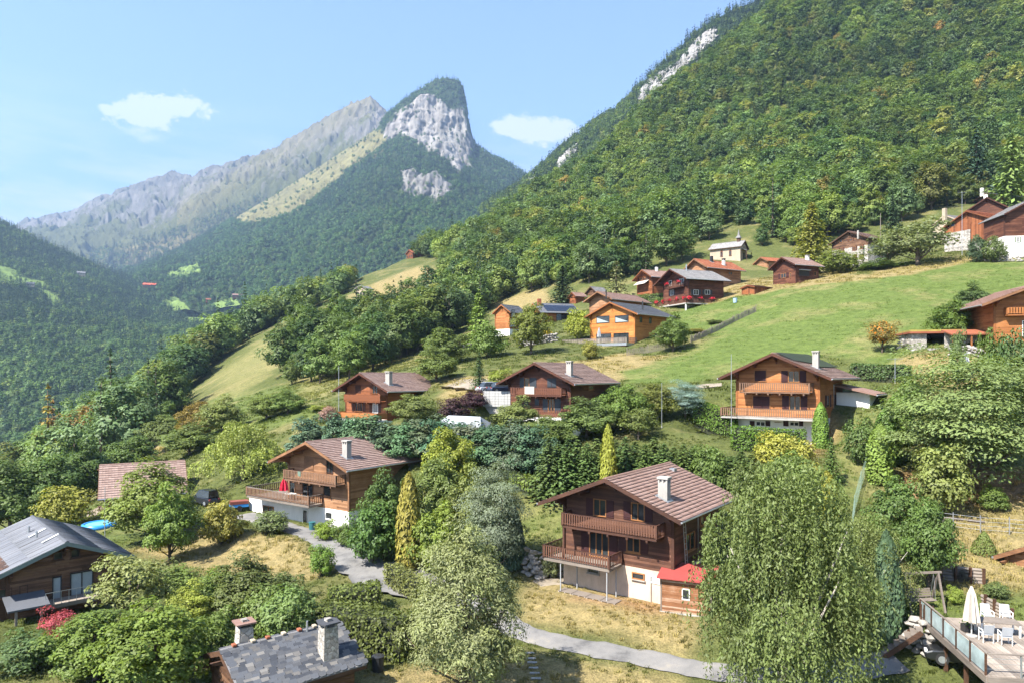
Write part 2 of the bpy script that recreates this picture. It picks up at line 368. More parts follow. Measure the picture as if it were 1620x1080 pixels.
ROCK = np.array([0.36, 0.345, 0.33]); FORESTG = np.array([0.035, 0.055, 0.018]); ALP = np.array([0.30, 0.26, 0.12]); ALPG = np.array([0.16, 0.20, 0.07])
def patch(name, rows, nu, nv, paintf, mat, cliffs=(), cdep=0.0, csc=1.0, **kw):
    X, Y, Z, U, V = loft(rows, nu, nv, **kw); px, py = pix(X, Y, Z)
    if cliffs:      # ledges and vertical fissures in the bare rock
        k = np.zeros(X.shape)
        for poly in cliffs: k = np.maximum(k, in_poly(px, py, poly)*1.0)
        for _ in range(3): k[1:-1, 1:-1] = (k[1:-1, 1:-1] + k[:-2, 1:-1] + k[2:, 1:-1] + k[1:-1, :-2] + k[1:-1, 2:])/5
        fis = 1 - 2*np.abs(vnoise(X/(30*csc) + 0.4*vnoise(X/(60*csc), Z/(50*csc), 71, 2), Z/(260*csc), 72, 5, gain=0.62)); led = vnoise(X/(120*csc), Z/(16*csc), 73, 4)
        Y = Y - k*cdep*(fis*0.9 + led*0.22); X = X + k*cdep*0.3*led
    col = paintf(px, py, X, Y, Z, U, V)
    me = np_mesh(name, np.c_[X.ravel(), Y.ravel(), Z.ravel()], grid_faces(nv, nu), smooth=True, attrs={'cov': ('POINT', col.reshape(-1, 3))})
    tag(link(name, me, None, mat), kind='structure'); return X, Y, Z, px, py

# far alpine ridge, bare rock and pasture
far_rows = [[(-300,520,8600),(-60,400,8400),(40,352,8000),(100,341,7800),(150,320,7400),(200,300,7000),(240,285,6900),(272,273,6700),(287,279,6700),(300,287,6700),(345,268,6400),(392,255,6200),(430,240,6000),(460,222,5800),(510,190,5600),(545,171,5500),(556,166,5450),(572,160,5400),(585,152,5400),(598,163,5400),(612,180,5300),(650,230,5200),(760,300,5000)],
 [(-300,540,7000),(40,375,6800),(150,350,6300),(270,318,5900),(345,300,5700),(430,272,5500),(510,240,5200),(585,205,5000),(650,260,4800),(760,330,4600)],
 [(-300,560,6000),(40,390,5900),(150,385,5600),(270,358,5200),(345,335,5000),(430,302,4800),(510,275,4700),(585,250,4600),(650,290,4500),(760,350,4400)],
 [(-300,580,5000),(40,420,5000),(150,405,4900),(270,395,4600),(345,372,4400),(430,345,4300),(510,320,4200),(585,290,4200),(650,330,4200),(760,380,4200)],
 [(-300,600,4000),(40,460,4000),(150,440,4000),(270,420,4000),(345,410,3900),(430,390,3900),(510,370,3900),(585,350,3900),(650,370,3900),(760,420,3900)],
 [(-300,640,3000),(40,540,3000),(150,530,3000),(270,530,3000),(345,520,3200),(430,520,3300),(510,520,3300),(585,500,3300),(650,500,3300),(760,500,3300)]]
far_rows = [[(a, b_, c_*(0.8 if i < 3 else 0.86 if i == 3 else 0.95 if i == 4 else 1.0)) for a, b_, c_ in r_] for i, r_ in enumerate(far_rows)]
def paint_far(px, py, X, Y, Z, U, V):
    nz = vnoise(X/260, Y/260, 21, 5); n2 = vnoise(U*150 + V*1.5, V*7, 22, 5, gain=0.65)
    c = np.empty(X.shape + (3,)); c[:] = ALPG*0.42 + ALP*0.22
    up = np.clip(1.9 - V + nz*1.6 + n2*1.3, 0, 1)[..., None]
    c = c*(1-up) + np.array([0.205, 0.19, 0.175])*(1.0+0.7*n2)[..., None]*up
    band = np.exp(-((py - (330 - (px-300)*0.62))/22)**2)[..., None] * (px > 280)[..., None]     # pale scree and pasture under the cliffs
    c = c*(1-band*0.6) + ALP*0.85*band*0.6
    lowp = (in_poly(px, py, [(190,395),(310,365),(312,395),(255,412),(200,420)]))[..., None]
    c = np.where(lowp, ALP*0.9, c)
    return c*0.62
farm = rock_forest_mat('alpine_rock', 0.012)
FAR = patch('far_mountain', far_rows, 800, 200, paint_far, farm, amp=60, cell=420, seed=4, ridged=40, gully=85, gf=30, crest=42)

VMEAD = [[(-10,418),(20,425),(40,440),(70,445),(70,455),(30,452),(0,448)],[(60,455),(80,462),(98,478),(80,480),(70,470)],[(255,478),(275,466),(300,490),(322,505),(300,512),(270,490)],[(270,430),(312,415),(318,430),(282,440),(262,436)],[(330,480),(375,470),(378,482),(340,490)]]
# wooded mountain with the limestone tooth
pk_rows = [[(120,470,3600),(230,420,3500),(300,388,3400),(360,352,3350),(430,312,3300),(500,268,3250),(560,228,3200),(596,205,3150),(612,185,3120),(640,162,3100),(662,145,3080),(690,128,3050),(705,124,3040),(725,128,3040),(734,140,3040),(738,170,3040),(742,205,3040),(752,232,3050),(770,245,3060),(800,258,3080),(828,275,3100),(870,305,3150),(980,380,3200)],
 [(120,478,3000),(230,432,2950),(300,405,2900),(360,378,2850),(430,345,2800),(500,310,2780),(560,270,2800),(596,228,2900),(612,203,2960),(640,178,3000),(662,168,3000),(690,150,2990),(725,152,2990),(738,185,2990),(752,245,2980),(800,280,2900),(870,330,2900),(980,400,2900)],
 [(120,482,2700),(230,440,2650),(300,420,2600),(360,398,2550),(430,370,2520),(500,340,2500),(560,300,2540),(596,250,2680),(612,232,2760),(640,225,2850),(690,225,2880),(725,242,2880),(752,275,2800),(800,310,2700),(870,350,2700),(980,410,2700)],
 [(120,490,2300),(230,455,2250),(300,440,2200),(360,425,2150),(430,405,2120),(500,380,2100),(560,350,2100),(640,320,2150),(690,300,2250),(752,320,2250),(800,345,2200),(870,380,2200),(980,430,2200)],
 [(120,505,1950),(230,480,1900),(300,470,1850),(360,465,1800),(430,455,1750),(500,440,1720),(560,425,1700),(640,400,1700),(690,390,1720),(752,395,1720),(800,400,1720),(870,420,1750),(980,450,1750)],
 [(120,530,1700),(230,505,1650),(300,500,1600),(360,500,1550),(430,500,1500),(500,495,1450),(560,490,1420),(640,480,1400),(690,470,1400),(752,470,1400),(800,470,1400),(870,480,1400),(980,500,1400)]]
CLIFF = [(604,212),(622,180),(640,172),(665,152),(690,150),(700,160),(716,178),(732,168),(744,195),(752,238),(735,262),(722,246),(700,240),(668,232),(640,216),(618,228)]
CLIFF2 = [(632,272),(655,268),(672,280),(690,268),(708,284),(712,306),(690,322),(665,312),(640,300)]
CLIFF3 = [(690,238),(722,240),(752,262),(728,268),(702,252)]
PASTURE = [(360,345),(430,300),(500,255),(560,215),(598,196),(613,224),(585,248),(547,272),(507,306),(461,339),(422,347),(390,356)]
def paint_pk(px, py, X, Y, Z, U, V):
    w1 = vnoise(X/60, Z/60, 31, 5, gain=0.65)*16; w2 = vnoise(X/45, Z/120, 32, 5, gain=0.65)*16
    c = np.empty(X.shape + (3,)); c[:] = FORESTG
    pas = in_poly(px+w1, py+w2, PASTURE)[..., None]; c = np.where(pas, (ALP*0.5 + ALPG*0.12)*(1+0.3*vnoise(X/30, Y/30, 36, 3))[..., None], c)
    for poly in (CLIFF, CLIFF2, CLIFF3):
        k = in_poly(px+w1, py+w2, poly)[..., None]; c = np.where(k, ROCK*np.array([1.03, 1.0, 0.97])*(0.62+0.62*vnoise(X/16, Z/120, 35, 5, gain=0.7))[..., None], c)
    for poly in VMEAD: c = np.where(in_poly(px+w1*0.3, py+w2*0.2, poly)[..., None], np.array([0.16, 0.23, 0.06]), c)
    return c
pkm = rock_forest_mat('limestone', 0.03)
PK = patch('wooded_mountain', pk_rows, 460, 260, paint_pk, pkm, amp=26, cell=130, seed=9, ridged=22, gully=24, gf=22, cliffs=(CLIFF, CLIFF2, CLIFF3), cdep=30)

# crag behind the right-hand forest crest
cr_rows = [[(760,330,1500),(828,290,1450),(870,252,1400),(905,222,1380),(940,195,1350),(985,168,1320),(1008,142,1300),(1040,112,1280),(1062,90,1270),(1085,66,1260),(1108,46,1250),(1135,30,1240),(1160,16,1230),(1190,6,1220),(1300,-70,1200),(1500,-180,1200)],
 [(760,350,1250),(828,310,1200),(905,250,1150),(985,196,1130),(1008,175,1120),(1062,140,1110),(1108,105,1100),(1190,60,1080),(1300,0,1080),(1500,-100,1080)],
 [(760,420,1000),(828,390,950),(905,330,930),(985,280,920),(1008,270,900),(1062,230,890),(1108,200,880),(1190,150,870),(1300,100,870),(1500,0,870)]]
CRAG = [[(1008,146),(1040,118),(1068,104),(1100,64),(1128,46),(1130,70),(1090,104),(1050,150),(1010,170)],[(884,252),(905,234),(916,228),(914,244),(894,262),(880,268)],[(828,286),(848,276),(846,290),(830,296)]]
def paint_cr(px, py, X, Y, Z, U, V):
    w1 = vnoise(X/18, Z/18, 41, 4)*6
    c = np.empty(X.shape + (3,)); c[:] = FORESTG
    for poly in CRAG:
        k = in_poly(px+w1, py+w1, poly)[..., None]; c = np.where(k, ROCK*(0.9+0.4*vnoise(X/10, Z/25, 45, 4))[..., None], c)
    return c
CR = patch('rocky_crag', cr_rows, 300, 120, paint_cr, rock_forest_mat('crag_rock', 0.07), amp=9, cell=50, seed=14, ridged=8, cliffs=CRAG, cdep=26, csc=0.35)

# the other side of the valley, left, with its floor
vl_rows = [[(-500,60,2600),(-200,225,2300),(0,350,2100),(45,372,2100),(100,398,2150),(150,420,2200),(200,440,2300),(260,462,2350),(320,475,2400),(420,488,2400),(600,520,2400)],
 [(-500,200,2000),(-200,330,1800),(0,410,1700),(100,440,1750),(150,452,1800),(200,465,1850),(260,480,1900),(320,492,1900),(420,500,1900),(600,520,1900)],
 [(-500,330,1500),(-200,430,1300),(0,470,1300),(100,492,1350),(150,500,1400),(200,508,1450),(260,514,1480),(320,512,1480),(420,505,1450),(600,520,1450)],
 [(-500,560,1000),(-200,590,950),(0,590,950),(100,585,950),(150,578,980),(200,570,1000),(260,560,1050),(320,545,1100),(420,530,1150),(600,530,1150)],
 [(-500,760,720),(-200,750,700),(0,720,700),(100,690,700),(150,670,720),(200,650,750),(260,620,780),(320,590,800),(420,560,850),(600,560,850)],
 [(-500,1000,420),(-200,960,420),(0,900,430),(100,860,450),(150,830,470),(200,800,480),(260,760,500),(320,720,520),(420,700,560),(600,700,560)]]
def paint_vl(px, py, X, Y, Z, U, V):
    w1 = vnoise(X/40, Y/40, 51, 3)*5
    c = np.empty(X.shape + (3,)); c[:] = FORESTG*1.6
    for poly in VMEAD:
        k = in_poly(px+w1, py+w1*0.5, poly)[..., None]; c = np.where(k, np.array([0.16, 0.23, 0.06]), c)
    return c
VL = patch('valley_hillside', vl_rows, 300, 200, paint_vl, rock_forest_mat('valley_ground', 0.05), amp=16, cell=120, seed=19)
# ---------------------------------------------------------------- foliage
def leaf_mat(name, trans=0.3, rough=0.55, spec=0.3, varlo=0.64, varhi=1.28):
    m, n, l, b = newmat(name)
    t = n.new('ShaderNodeAttribute'); t.attribute_type = 'INSTANCER'; t.attribute_name = 'tint'
    v = n.new('ShaderNodeAttribute'); v.attribute_name = 'var'
    oi = n.new('ShaderNodeObjectInfo')
    c = mixc(n, l, t.outputs['Color'], ramp(n, l, v.outputs['Fac'], [(0.0, (varlo, varlo, varlo*0.9)), (0.5, (1, 1, 1)), (1.0, (varhi*0.97, varhi, varhi*0.8))]), 1.0, 'MULTIPLY')
    c = mixc(n, l, c, ramp(n, l, oi.outputs['Random'], [(0.0, (0.82, 0.86, 0.9)), (1.0, (1.16, 1.12, 1.0))]), 1.0, 'MULTIPLY')
    l.new(c, b.inputs['Base Color']); b.inputs['Roughness'].default_value = rough; b.inputs['Specular IOR Level'].default_value = spec
    tr = n.new('ShaderNodeBsdfTranslucent'); l.new(mixc(n, l, c, (1.25, 1.3, 0.6), 1.0, 'MULTIPLY'), tr.inputs['Color'])
    mx = add(n, 'ShaderNodeMixShader', Fac=trans); l.new(b.outputs[0], mx.inputs[1]); l.new(tr.outputs[0], mx.inputs[2])
    l.new(mx.outputs[0], n['Material Output'].inputs['Surface'])
    return m
LEAF = leaf_mat('leaves'); NEEDLE = leaf_mat('needles', 0.12, 0.6, 0.25)
BARK = simple('bark', (0.11, 0.085, 0.06), 0.9, 0.45, 9, stretch=(1, 1, 0.25), bumpk=0.5)
PALEBARK = simple('pale_bark', (0.33, 0.30, 0.26), 0.85, 0.45, 9, stretch=(1, 1, 0.3), bumpk=0.4)

def unit(a): return a / np.maximum(np.linalg.norm(a, axis=-1, keepdims=True), 1e-9)
def rdirs(rs, n):
    return unit(rs.normal(size=(n, 3)))
def leaves(c, nrm, size, rs, aspect=0.6, fold=0.3, tdir=None):
    'folded diamond leaf sprays; returns vertices and quads'
    n = len(c); nrm = unit(nrm); t = tdir if tdir is not None else rs.normal(size=(n, 3))
    t = unit(t - nrm * (t*nrm).sum(1, keepdims=True)); bt = np.cross(nrm, t)
    s = (size if hasattr(size, '__len__') else np.full(n, size))[:, None]
    up = nrm * s * fold * 0.35
    V = np.stack([c - t*s*0.5, c + bt*s*aspect*0.5 + up, c + t*s*0.5, c - bt*s*aspect*0.5 + up], 1).reshape(-1, 3)
    return V, np.arange(n*4).reshape(-1, 4)

def foliage_mesh(name, c, nrm, size, var, rs, mat, **kw):
    V, F = leaves(c, nrm, size, rs, **kw)
    me = np_mesh(name, V, F, var=np.clip(var, 0, 1)); me.materials.append(mat); return me

def broad(seed, ht=10.0, r=4.0, base=2.2, ncl=46, per=90, ls=0.5, flat=0.8, cr=0.26, layered=0.0, lobes=0.25, inner=0.45, mat=None, aspect=0.6, tall=0.0, rough=0.45, outw=0.55, lvar=0.5):
    'leafy crown of many clumps; returns crown mesh and clump centres'
    rs = np.random.RandomState(seed); zc = (ht + base)/2; rz = (ht - base)/2
    i = np.arange(ncl) + 0.5; ph = np.arccos(1 - 2*i/ncl); th = math.pi*(1+5**0.5)*i + rs.rand()*6
    d = np.stack([np.cos(th)*np.sin(ph), np.sin(th)*np.sin(ph), np.cos(ph)], 1) + rs.normal(size=(ncl, 3))*0.16; d = unit(d)
    lob = 1 + lobes*np.sin(th*2.3 + rs.rand()*6)*np.sin(ph*3 + rs.rand()*6) + rs.normal(size=ncl)*0.07
    rad = (inner + (1-inner)*rs.rand(ncl)**0.5) * lob * 0.86
    C = d * rad[:, None] * np.array([r, r, rz])
    low = C[:, 2] < -0.45*rz; C[low, 2] *= 0.75; C[:, :2] *= (1 - tall*np.clip(C[:, 2:3]/rz, 0, 1))
    C[:, 2] += zc
    crs = cr*r*(0.7 + 0.7*rs.rand(ncl))
    dd = rdirs(rs, ncl*per); dd[:, 2] += 0.35; dd = unit(dd); k = np.repeat(np.arange(ncl), per)
    pos = C[k] + dd * (crs[k]*(0.45 + 0.6*rs.rand(ncl*per)**0.6))[:, None] * np.array([1.0 + layered, 1.0 + layered, flat*(1 - 0.5*layered)])
    out = unit(C - np.array([0, 0, zc - rz*0.3]))
    nr = dd*0.8 + out[k]*outw + np.array([0, 0, 0.45 + layered]) + rs.normal(size=dd.shape)*rough
    var = 0.5 + (rs.rand(ncl)[k]-0.5)*0.5 + (rs.rand(ncl*per)-0.5)*lvar
    sz = ls*(0.65 + 0.7*rs.rand(ncl*per))
    return foliage_mesh('crown', pos, nr, sz, var, rs, mat or LEAF, aspect=aspect), C

def spruce(seed, ht=14.0, r=3.0, base=0.8, lev=14, per=9, seg=4, ls=0.7, droop=0.25, mat=None, narrow=1.0, stagger=0.35):
    'conifer: whorls of drooping branches set with needle sprays'
    rs = np.random.RandomState(seed); pos = []; nr = []; td = []; sz = []; var = []
    for i in range(lev):
        t = (i + rs.rand()*0.5)/lev; z = base + (ht-base)*t; R_ = r*(1-t)**narrow*(0.8 + 0.35*rs.rand())
        nb = max(4, int(per*(1-t*0.55)))
        for k in range(nb):
            a = 2*math.pi*(k + rs.rand()*0.7)/nb + i*1.7; rr = R_*(0.72 + stagger*rs.rand()); o = np.array([math.cos(a), math.sin(a), 0.0]); bv = rs.rand()
            for s in range(seg):
                q = (s + 0.6 + 0.4*rs.rand())/seg; p = o*rr*q + np.array([0, 0, z - droop*rr*q*q + 0.12*rr*q]) + rs.normal(size=3)*0.06*r*(1-t*0.6)
                pos.append(p); nr.append(np.array([0, 0, 1.0]) + o*0.55*q + rs.normal(size=3)*0.4); td.append(o + np.array([0, 0, -droop*1.4*q]) + rs.normal(size=3)*0.35)
                sz.append(ls*(0.7 + 0.5*rs.rand())*(1.1 - 0.45*t)); var.append(0.5 + (bv-0.5)*0.5 + (rs.rand()-0.5)*0.4 + 0.12*q)
    pos.append(np.array([0, 0, ht-ls*0.2])); nr.append(np.array([1.0, 0.3, 0])); td.append(np.array([0, 0, 1.0])); sz.append(ls); var.append(0.5)
    return foliage_mesh('crown', np.array(pos), np.array(nr), np.array(sz), np.array(var), rs, mat or NEEDLE, tdir=np.array(td), aspect=0.5)

def column(seed, ht=5.0, r=0.7, n=2600, ls=0.22, base=0.05, taper=2.4, mat=None):
    'clipped or columnar evergreen'
    rs = np.random.RandomState(seed); t = rs.rand(n); z = base + (ht-base)*t; a = rs.rand(n)*2*math.pi
    prof = r*(1 - np.abs(t*1.02 - 0.0)**taper)**0.8 * (0.86 + 0.14*np.clip(t/0.12, 0, 1)); nz = vnoise(np.cos(a)*2 + 5, np.sin(a)*2 + z*1.1, seed, 3)
    rr = prof*(0.8 + 0.18*nz + 0.2*rs.rand(n)); o = np.stack([np.cos(a), np.sin(a), np.zeros(n)], 1); p = o*rr[:, None]; p[:, 2] = z
    nr = o + np.array([0, 0, 0.35]) + rs.normal(size=(n, 3))*0.4; td = np.array([0, 0, 1.0]) + o*0.3 + rs.normal(size=(n, 3))*0.25
    return foliage_mesh('crown', p, nr, ls*(0.7 + 0.6*rs.rand(n)), 0.5 + nz*0.35 + (rs.rand(n)-0.5)*0.5, rs, mat or NEEDLE, tdir=td)

def hedge_mesh(seed, L, W, Ht, dens=60, ls=0.2, wav=0.1, mat=None, zf=None):
    'leafy block along +x'
    rs = np.random.RandomState(seed); A = [L*Ht, L*Ht, L*W, W*Ht, W*Ht]; n = int(sum(A)*dens); pick = rs.choice(5, n, p=np.array(A)/sum(A))
    u = rs.rand(n); v = rs.rand(n); p = np.zeros((n, 3)); nr = np.zeros((n, 3))
    for f in range(5):
        k = pick == f
        if f < 2: p[k] = np.c_[u[k]*L, np.full(k.sum(), W/2*(1 if f else -1)), v[k]*Ht]; nr[k] = (0, 1 if f else -1, 0)
        elif f == 2: p[k] = np.c_[u[k]*L, (v[k]-0.5)*W, np.full(k.sum(), Ht)]; nr[k] = (0, 0, 1)
        else: p[k] = np.c_[np.full(k.sum(), L if f == 4 else 0.0), (u[k]-0.5)*W, v[k]*Ht]; nr[k] = (1 if f == 4 else -1, 0, 0)
    w = vnoise(p[:, 0]*0.9 + seed, p[:, 2]*0.9 + p[:, 1], seed, 3); p += nr*(w*wav + rs.normal(size=n)*0.06)[:, None]
    p[:, 2] *= 1 + 0.06*vnoise(p[:, 0]*0.7, p[:, 1], seed+3, 2)
    if zf is not None: p[:, 2] += zf(p[:, 0])
    return foliage_mesh('foliage', p, nr + rs.normal(size=(n, 3))*0.55 + np.array([0, 0, 0.3]), ls*(0.7 + 0.6*rs.rand(n)), 0.5 + w*0.4 + (rs.rand(n)-0.5)*0.5, rs, mat or LEAF)

def weeping(seed, ht=11.0, r=4.5, strands=900, ls=0.2, base=0.6, smin=1.2, smax=4.2, step=0.14, mat=None, lift=0.55, thin=0.0):
    'hanging strands of small leaves falling from a domed head'
    rs = np.random.RandomState(seed); pos = []; nr = []; td = []; var = []
    nl = 19; fz = 0.3 + 0.66*(np.arange(nl)+0.5)/nl; aa = np.arange(nl)*2.4 + rs.rand(nl)*0.8; rl = r*1.0*np.clip(1.08 - fz, 0.04, 1)**0.85*(0.6 + 0.55*rs.rand(nl)); LC = np.stack([np.cos(aa)*rl, np.sin(aa)*rl, ht*fz], 1); lobv = rs.rand(nl)
    for s in range(strands):
        if s % 12 == 0:
            d = rdirs(rs, 1)[0]; d[2] = abs(d[2]); q = 0.3 + 0.5*rs.rand(); p = d*np.array([r, r, ht*(1-lift)])*q + np.array([0, 0, ht*lift])
        else:
            k = rs.randint(nl); d = rdirs(rs, 1)[0]; d[2] = abs(d[2])*0.8; rr = r*0.25; p = LC[k] + d*np.array([rr, rr, rr*0.75]); d = unit(p - np.array([0, 0, ht*lift*0.8]))
        ln = min((smin + (smax-smin)*rs.rand()**1.4), max(0.6, p[2]-base-0.3)); o = np.array([d[0], d[1], 0.0]); nst = int(ln/step); sw = rs.normal(size=2)*0.06; bv = rs.rand() if s % 12 == 0 else 0.3*rs.rand() + 0.7*lobv[k]
        tt = np.arange(nst)*step; L = np.zeros((nst, 3)); arc = np.minimum(tt, 0.7)
        L[:] = p; L += o*(arc*0.45)[:, None]; L[:, 2] -= np.maximum(0, tt - 0.35*arc); L[:, :2] += np.outer(tt, sw); L += rs.normal(size=(nst, 3))*0.07
        pos.append(L); nr.append(o*0.9 + rs.normal(size=(nst, 3))*0.7 + np.array([0, 0, 0.25])); td.append(np.array([0, 0, -1.0]) + rs.normal(size=(nst, 3))*0.45)
        var.append(np.full(nst, 0.5 + (bv-0.5)*0.9) + (rs.rand(nst)-0.5)*0.45)
    pos = np.concatenate(pos); n = len(pos)
    return foliage_mesh('crown', pos, np.concatenate(nr), ls*(0.7 + 0.6*rs.rand(n)), np.concatenate(var), rs, mat or LEAF, tdir=np.concatenate(td), aspect=0.42)

def trunk_mesh(seed, ht, rad, tips, n=6, top=0.72, mat=None, lean=0.0):
    'tapered trunk with limbs reaching for some of the clump centres'
    rs = np.random.RandomState(seed); mb = MB(); pts = [(lean*z*0.1 + 0.05*ht*0.1*math.sin(z*0.9+seed), 0.04*ht*0.1*math.cos(z*0.7+seed), z) for z in np.linspace(-0.6, ht*top, 6)]
    mb.tube(pts, [rad*1.25, rad, rad*0.85, rad*0.65, rad*0.42, rad*0.18], n)
    tips = list(tips); rs.shuffle(tips)
    for t in tips[:9]:
        z0 = min(max(t[2]*0.45, ht*0.16), ht*top*0.85)*(0.8 + 0.3*rs.rand()); k = z0/(ht*top)*5; i = int(min(k, 4)); a = Vector(pts[i]).lerp(Vector(pts[i+1]), min(k-i, 1))
        tv = Vector(t); mid = a.lerp(tv, 0.5) + Vector((0, 0, -0.06*ht*rs.rand())); mb.tube([a, mid, tv], [rad*0.42, rad*0.27, rad*0.08], 5)
    me = mb.mesh('trunk', smooth=True); me.materials.append(mat or BARK); return me

PROTO = {}
def species(key, crown, trunk): PROTO[key] = (crown, trunk)
def add_tree(name, key, loc, sc, rz, tint, label, cat='tree', group=None, sz=None):
    'one tree: an empty with its own crown and trunk objects (mesh data shared with its kind)'
    crown, trunk = PROTO[key]; e = empty(name, loc, rz, label, cat, group); e.scale = (sc, sc, sz or sc)
    c = link('crown' if cat == 'tree' else 'foliage', crown, e); c['tint'] = list(tint)
    if trunk is not None: link('trunk' if cat == 'tree' else 'stem', trunk, e)
    return e

# kinds for the forest: mid distance
for i in range(5):
    c, tips = broad(100+i, 13.0, 4.6, 0.2, 40, 36, 0.86, cr=0.3, rough=0.2, outw=0.9, lvar=0.3, tall=0.15*(i % 3), lobes=0.3)
    species('wood%d' % i, c, trunk_mesh(100+i, 13, 0.28, tips, 5))
for i in range(2):
    species('fir%d' % i, spruce(120+i, 18, 3.2, 0.8, 18, 9, 4, 1.0), trunk_mesh(120+i, 18, 0.26, [], 5, 0.95))
for i in range(4):
    c, tips = broad(160+i, 13.0, 4.6, 0.2, 58, 80, 0.58, cr=0.27, rough=0.28, outw=0.8, lvar=0.35, tall=0.12*i, lobes=0.32); species('edge%d' % i, c, trunk_mesh(160+i, 13, 0.26, tips, 5))
far_protos = []
for i in range(3):
    c, _ = broad(140+i, 13.0, 5.0, 1.0, 16, 10, 2.1, cr=0.36, rough=0.15, outw=1.0, lvar=0.25); far_protos.append(c)
for i in range(2):
    far_protos.append(spruce(150+i, 22, 3.6, 0.5, 9, 6, 1, 3.0))

def forest_stuff(name, pts, kinds, protos, label, cat='forest'):
    'one uncountable mass of trees: instances on points. pts: x,y,z,rot,scale,r,g,b'
    me = bpy.data.meshes.new(name); me.vertices.add(len(pts)); me.vertices.foreach_set('co', np.ascontiguousarray(pts[:, :3], dtype=np.float32).ravel())
    def fa(nm, typ, key, arr):
        a = me.attributes.new(nm, typ, 'POINT'); a.data.foreach_set(key, np.ascontiguousarray(arr, dtype=np.float32 if typ != 'INT' else np.int32).ravel())
    z = np.zeros(len(pts)); fa('rot', 'FLOAT_VECTOR', 'vector', np.c_[z, z, pts[:, 3]]); fa('scl', 'FLOAT', 'value', pts[:, 4])
    fa('tint', 'FLOAT_COLOR', 'color', np.c_[pts[:, 5:8], z+1]); fa('kind', 'INT', 'value', kinds)
    o = link(name, me)
    tree = bpy.data.node_groups.new(name + '_scatter', 'GeometryNodeTree')
    tree.interface.new_socket('Geometry', in_out='INPUT', socket_type='NodeSocketGeometry'); tree.interface.new_socket('Geometry', in_out='OUTPUT', socket_type='NodeSocketGeometry')
    N, L = tree.nodes, tree.links; gi = N.new('NodeGroupInput'); go = N.new('NodeGroupOutput'); jn = N.new('GeometryNodeJoinGeometry')
    def named(nm, dt):
        a = N.new('GeometryNodeInputNamedAttribute'); a.data_type = dt; a.inputs['Name'].default_value = nm; return a.outputs['Attribute']
    kd = named('kind', 'INT'); rt = named('rot', 'FLOAT_VECTOR'); sc = named('scl', 'FLOAT')
    for i, me_p in enumerate(protos):
        po = bpy.data.objects.new(name + '_source', me_p)
        oi = N.new('GeometryNodeObjectInfo'); oi.inputs['Object'].default_value = po; oi.inputs['As Instance'].default_value = True
        cmp = N.new('FunctionNodeCompare'); cmp.data_type = 'INT'; cmp.operation = 'EQUAL'; L.new(kd, cmp.inputs[2]); cmp.inputs[3].default_value = i
        ip = N.new('GeometryNodeInstanceOnPoints'); L.new(gi.outputs[0], ip.inputs['Points']); L.new(cmp.outputs[0], ip.inputs['Selection']); L.new(oi.outputs['Geometry'], ip.inputs['Instance'])
        e2r = N.new('FunctionNodeEulerToRotation'); L.new(rt, e2r.inputs[0]); L.new(e2r.outputs[0], ip.inputs['Rotation']); L.new(sc, ip.inputs['Scale']); L.new(ip.outputs[0], jn.inputs[0])
    L.new(jn.outputs[0], go.inputs[0])
    md = o.modifiers.new('scatter', 'NODES'); md.node_group = tree
    return tag(o, label, cat, kind='stuff')

def tints(rs, n, pal, w):
    pal = np.array(pal); k = rs.choice(len(pal), n, p=np.array(w)/sum(w)); c = pal[k]*(0.85 + 0.3*rs.rand(n, 1)); return np.clip(c, 0, 1)
PAL = [(0.070, 0.105, 0.022), (0.105, 0.135, 0.028), (0.045, 0.078, 0.020), (0.145, 0.150, 0.030), (0.085, 0.125, 0.040), (0.19, 0.145, 0.035), (0.25, 0.15, 0.03)]
PALW = [30, 26, 22, 5, 20, 0.7, 0.08]

# ---------------------------------------------------------------- the forest on the near mountainside
FA = [(1900,-1200),(1900,300),(1580,318),(1500,328),(1420,356),(1300,384),(1240,400),(1200,394),(1192,388),(1140,390),(1130,402),(1085,414),(1000,440),(930,456),(860,458),(800,472),(770,492),(740,522),(690,547),(560,602),(462,612),(446,592),(470,562),(525,540),(580,518),(640,498),(692,470),(704,440),(690,412),(655,408),(655,395),(700,330),(830,240),(1000,90),(1190,-60)]
FB = [(570,400),(500,430),(400,470),(250,540),(100,620),(-150,700),(-150,860),(70,815),(130,780),(180,750),(215,722),(262,690),(278,640),(312,602),(345,572),(392,538),(440,508),(500,488),(530,474),(552,462),(568,432)]
FHOLE = [[(985,408),(1135,380),(1135,398),(990,430)],[(1135,360),(1200,360),(1200,408),(1135,408)]]
rs = np.random.RandomState(77); cell = 5.6
gx, gy = np.meshgrid(np.arange(-560, 680, cell), np.arange(90, 780, cell))
gx = (gx + rs.uniform(-0.42, 0.42, gx.shape)*cell).ravel(); gy = (gy + rs.uniform(-0.42, 0.42, gy.shape)*cell).ravel(); gz = H(gx, gy)
ppx, ppy = pix(gx, gy, gz); k = (in_poly(ppx, ppy, FA) | in_poly(ppx, ppy, FB)) & (ppx > -420) & (ppx < 1900) & (ppy > -260)
for hole in FHOLE: k &= ~in_poly(ppx, ppy, hole)
gx, gy, gz, ppx, ppy = gx[k], gy[k], gz[k], ppx[k], ppy[k]
o = np.argsort(gy); gx, gy, gz, ppx, ppy = gx[o], gy[o], gz[o], ppx[o], ppy[o]; nT = len(gx)
kind = rs.choice(7, nT, p=[0.19, 0.19, 0.19, 0.19, 0.19, 0.025, 0.025]); scl = rs.uniform(0.45, 1.25, nT)*(1 + 0.3*vnoise(gx/30, gy/30, 65, 2)); firz = (vnoise(gx/40, gy/40, 66, 3) > 0.28) & (rs.rand(nT) < 0.55); kind = np.where(firz, 5 + rs.randint(0, 2, nT), kind); rot = rs.rand(nT)*6.28
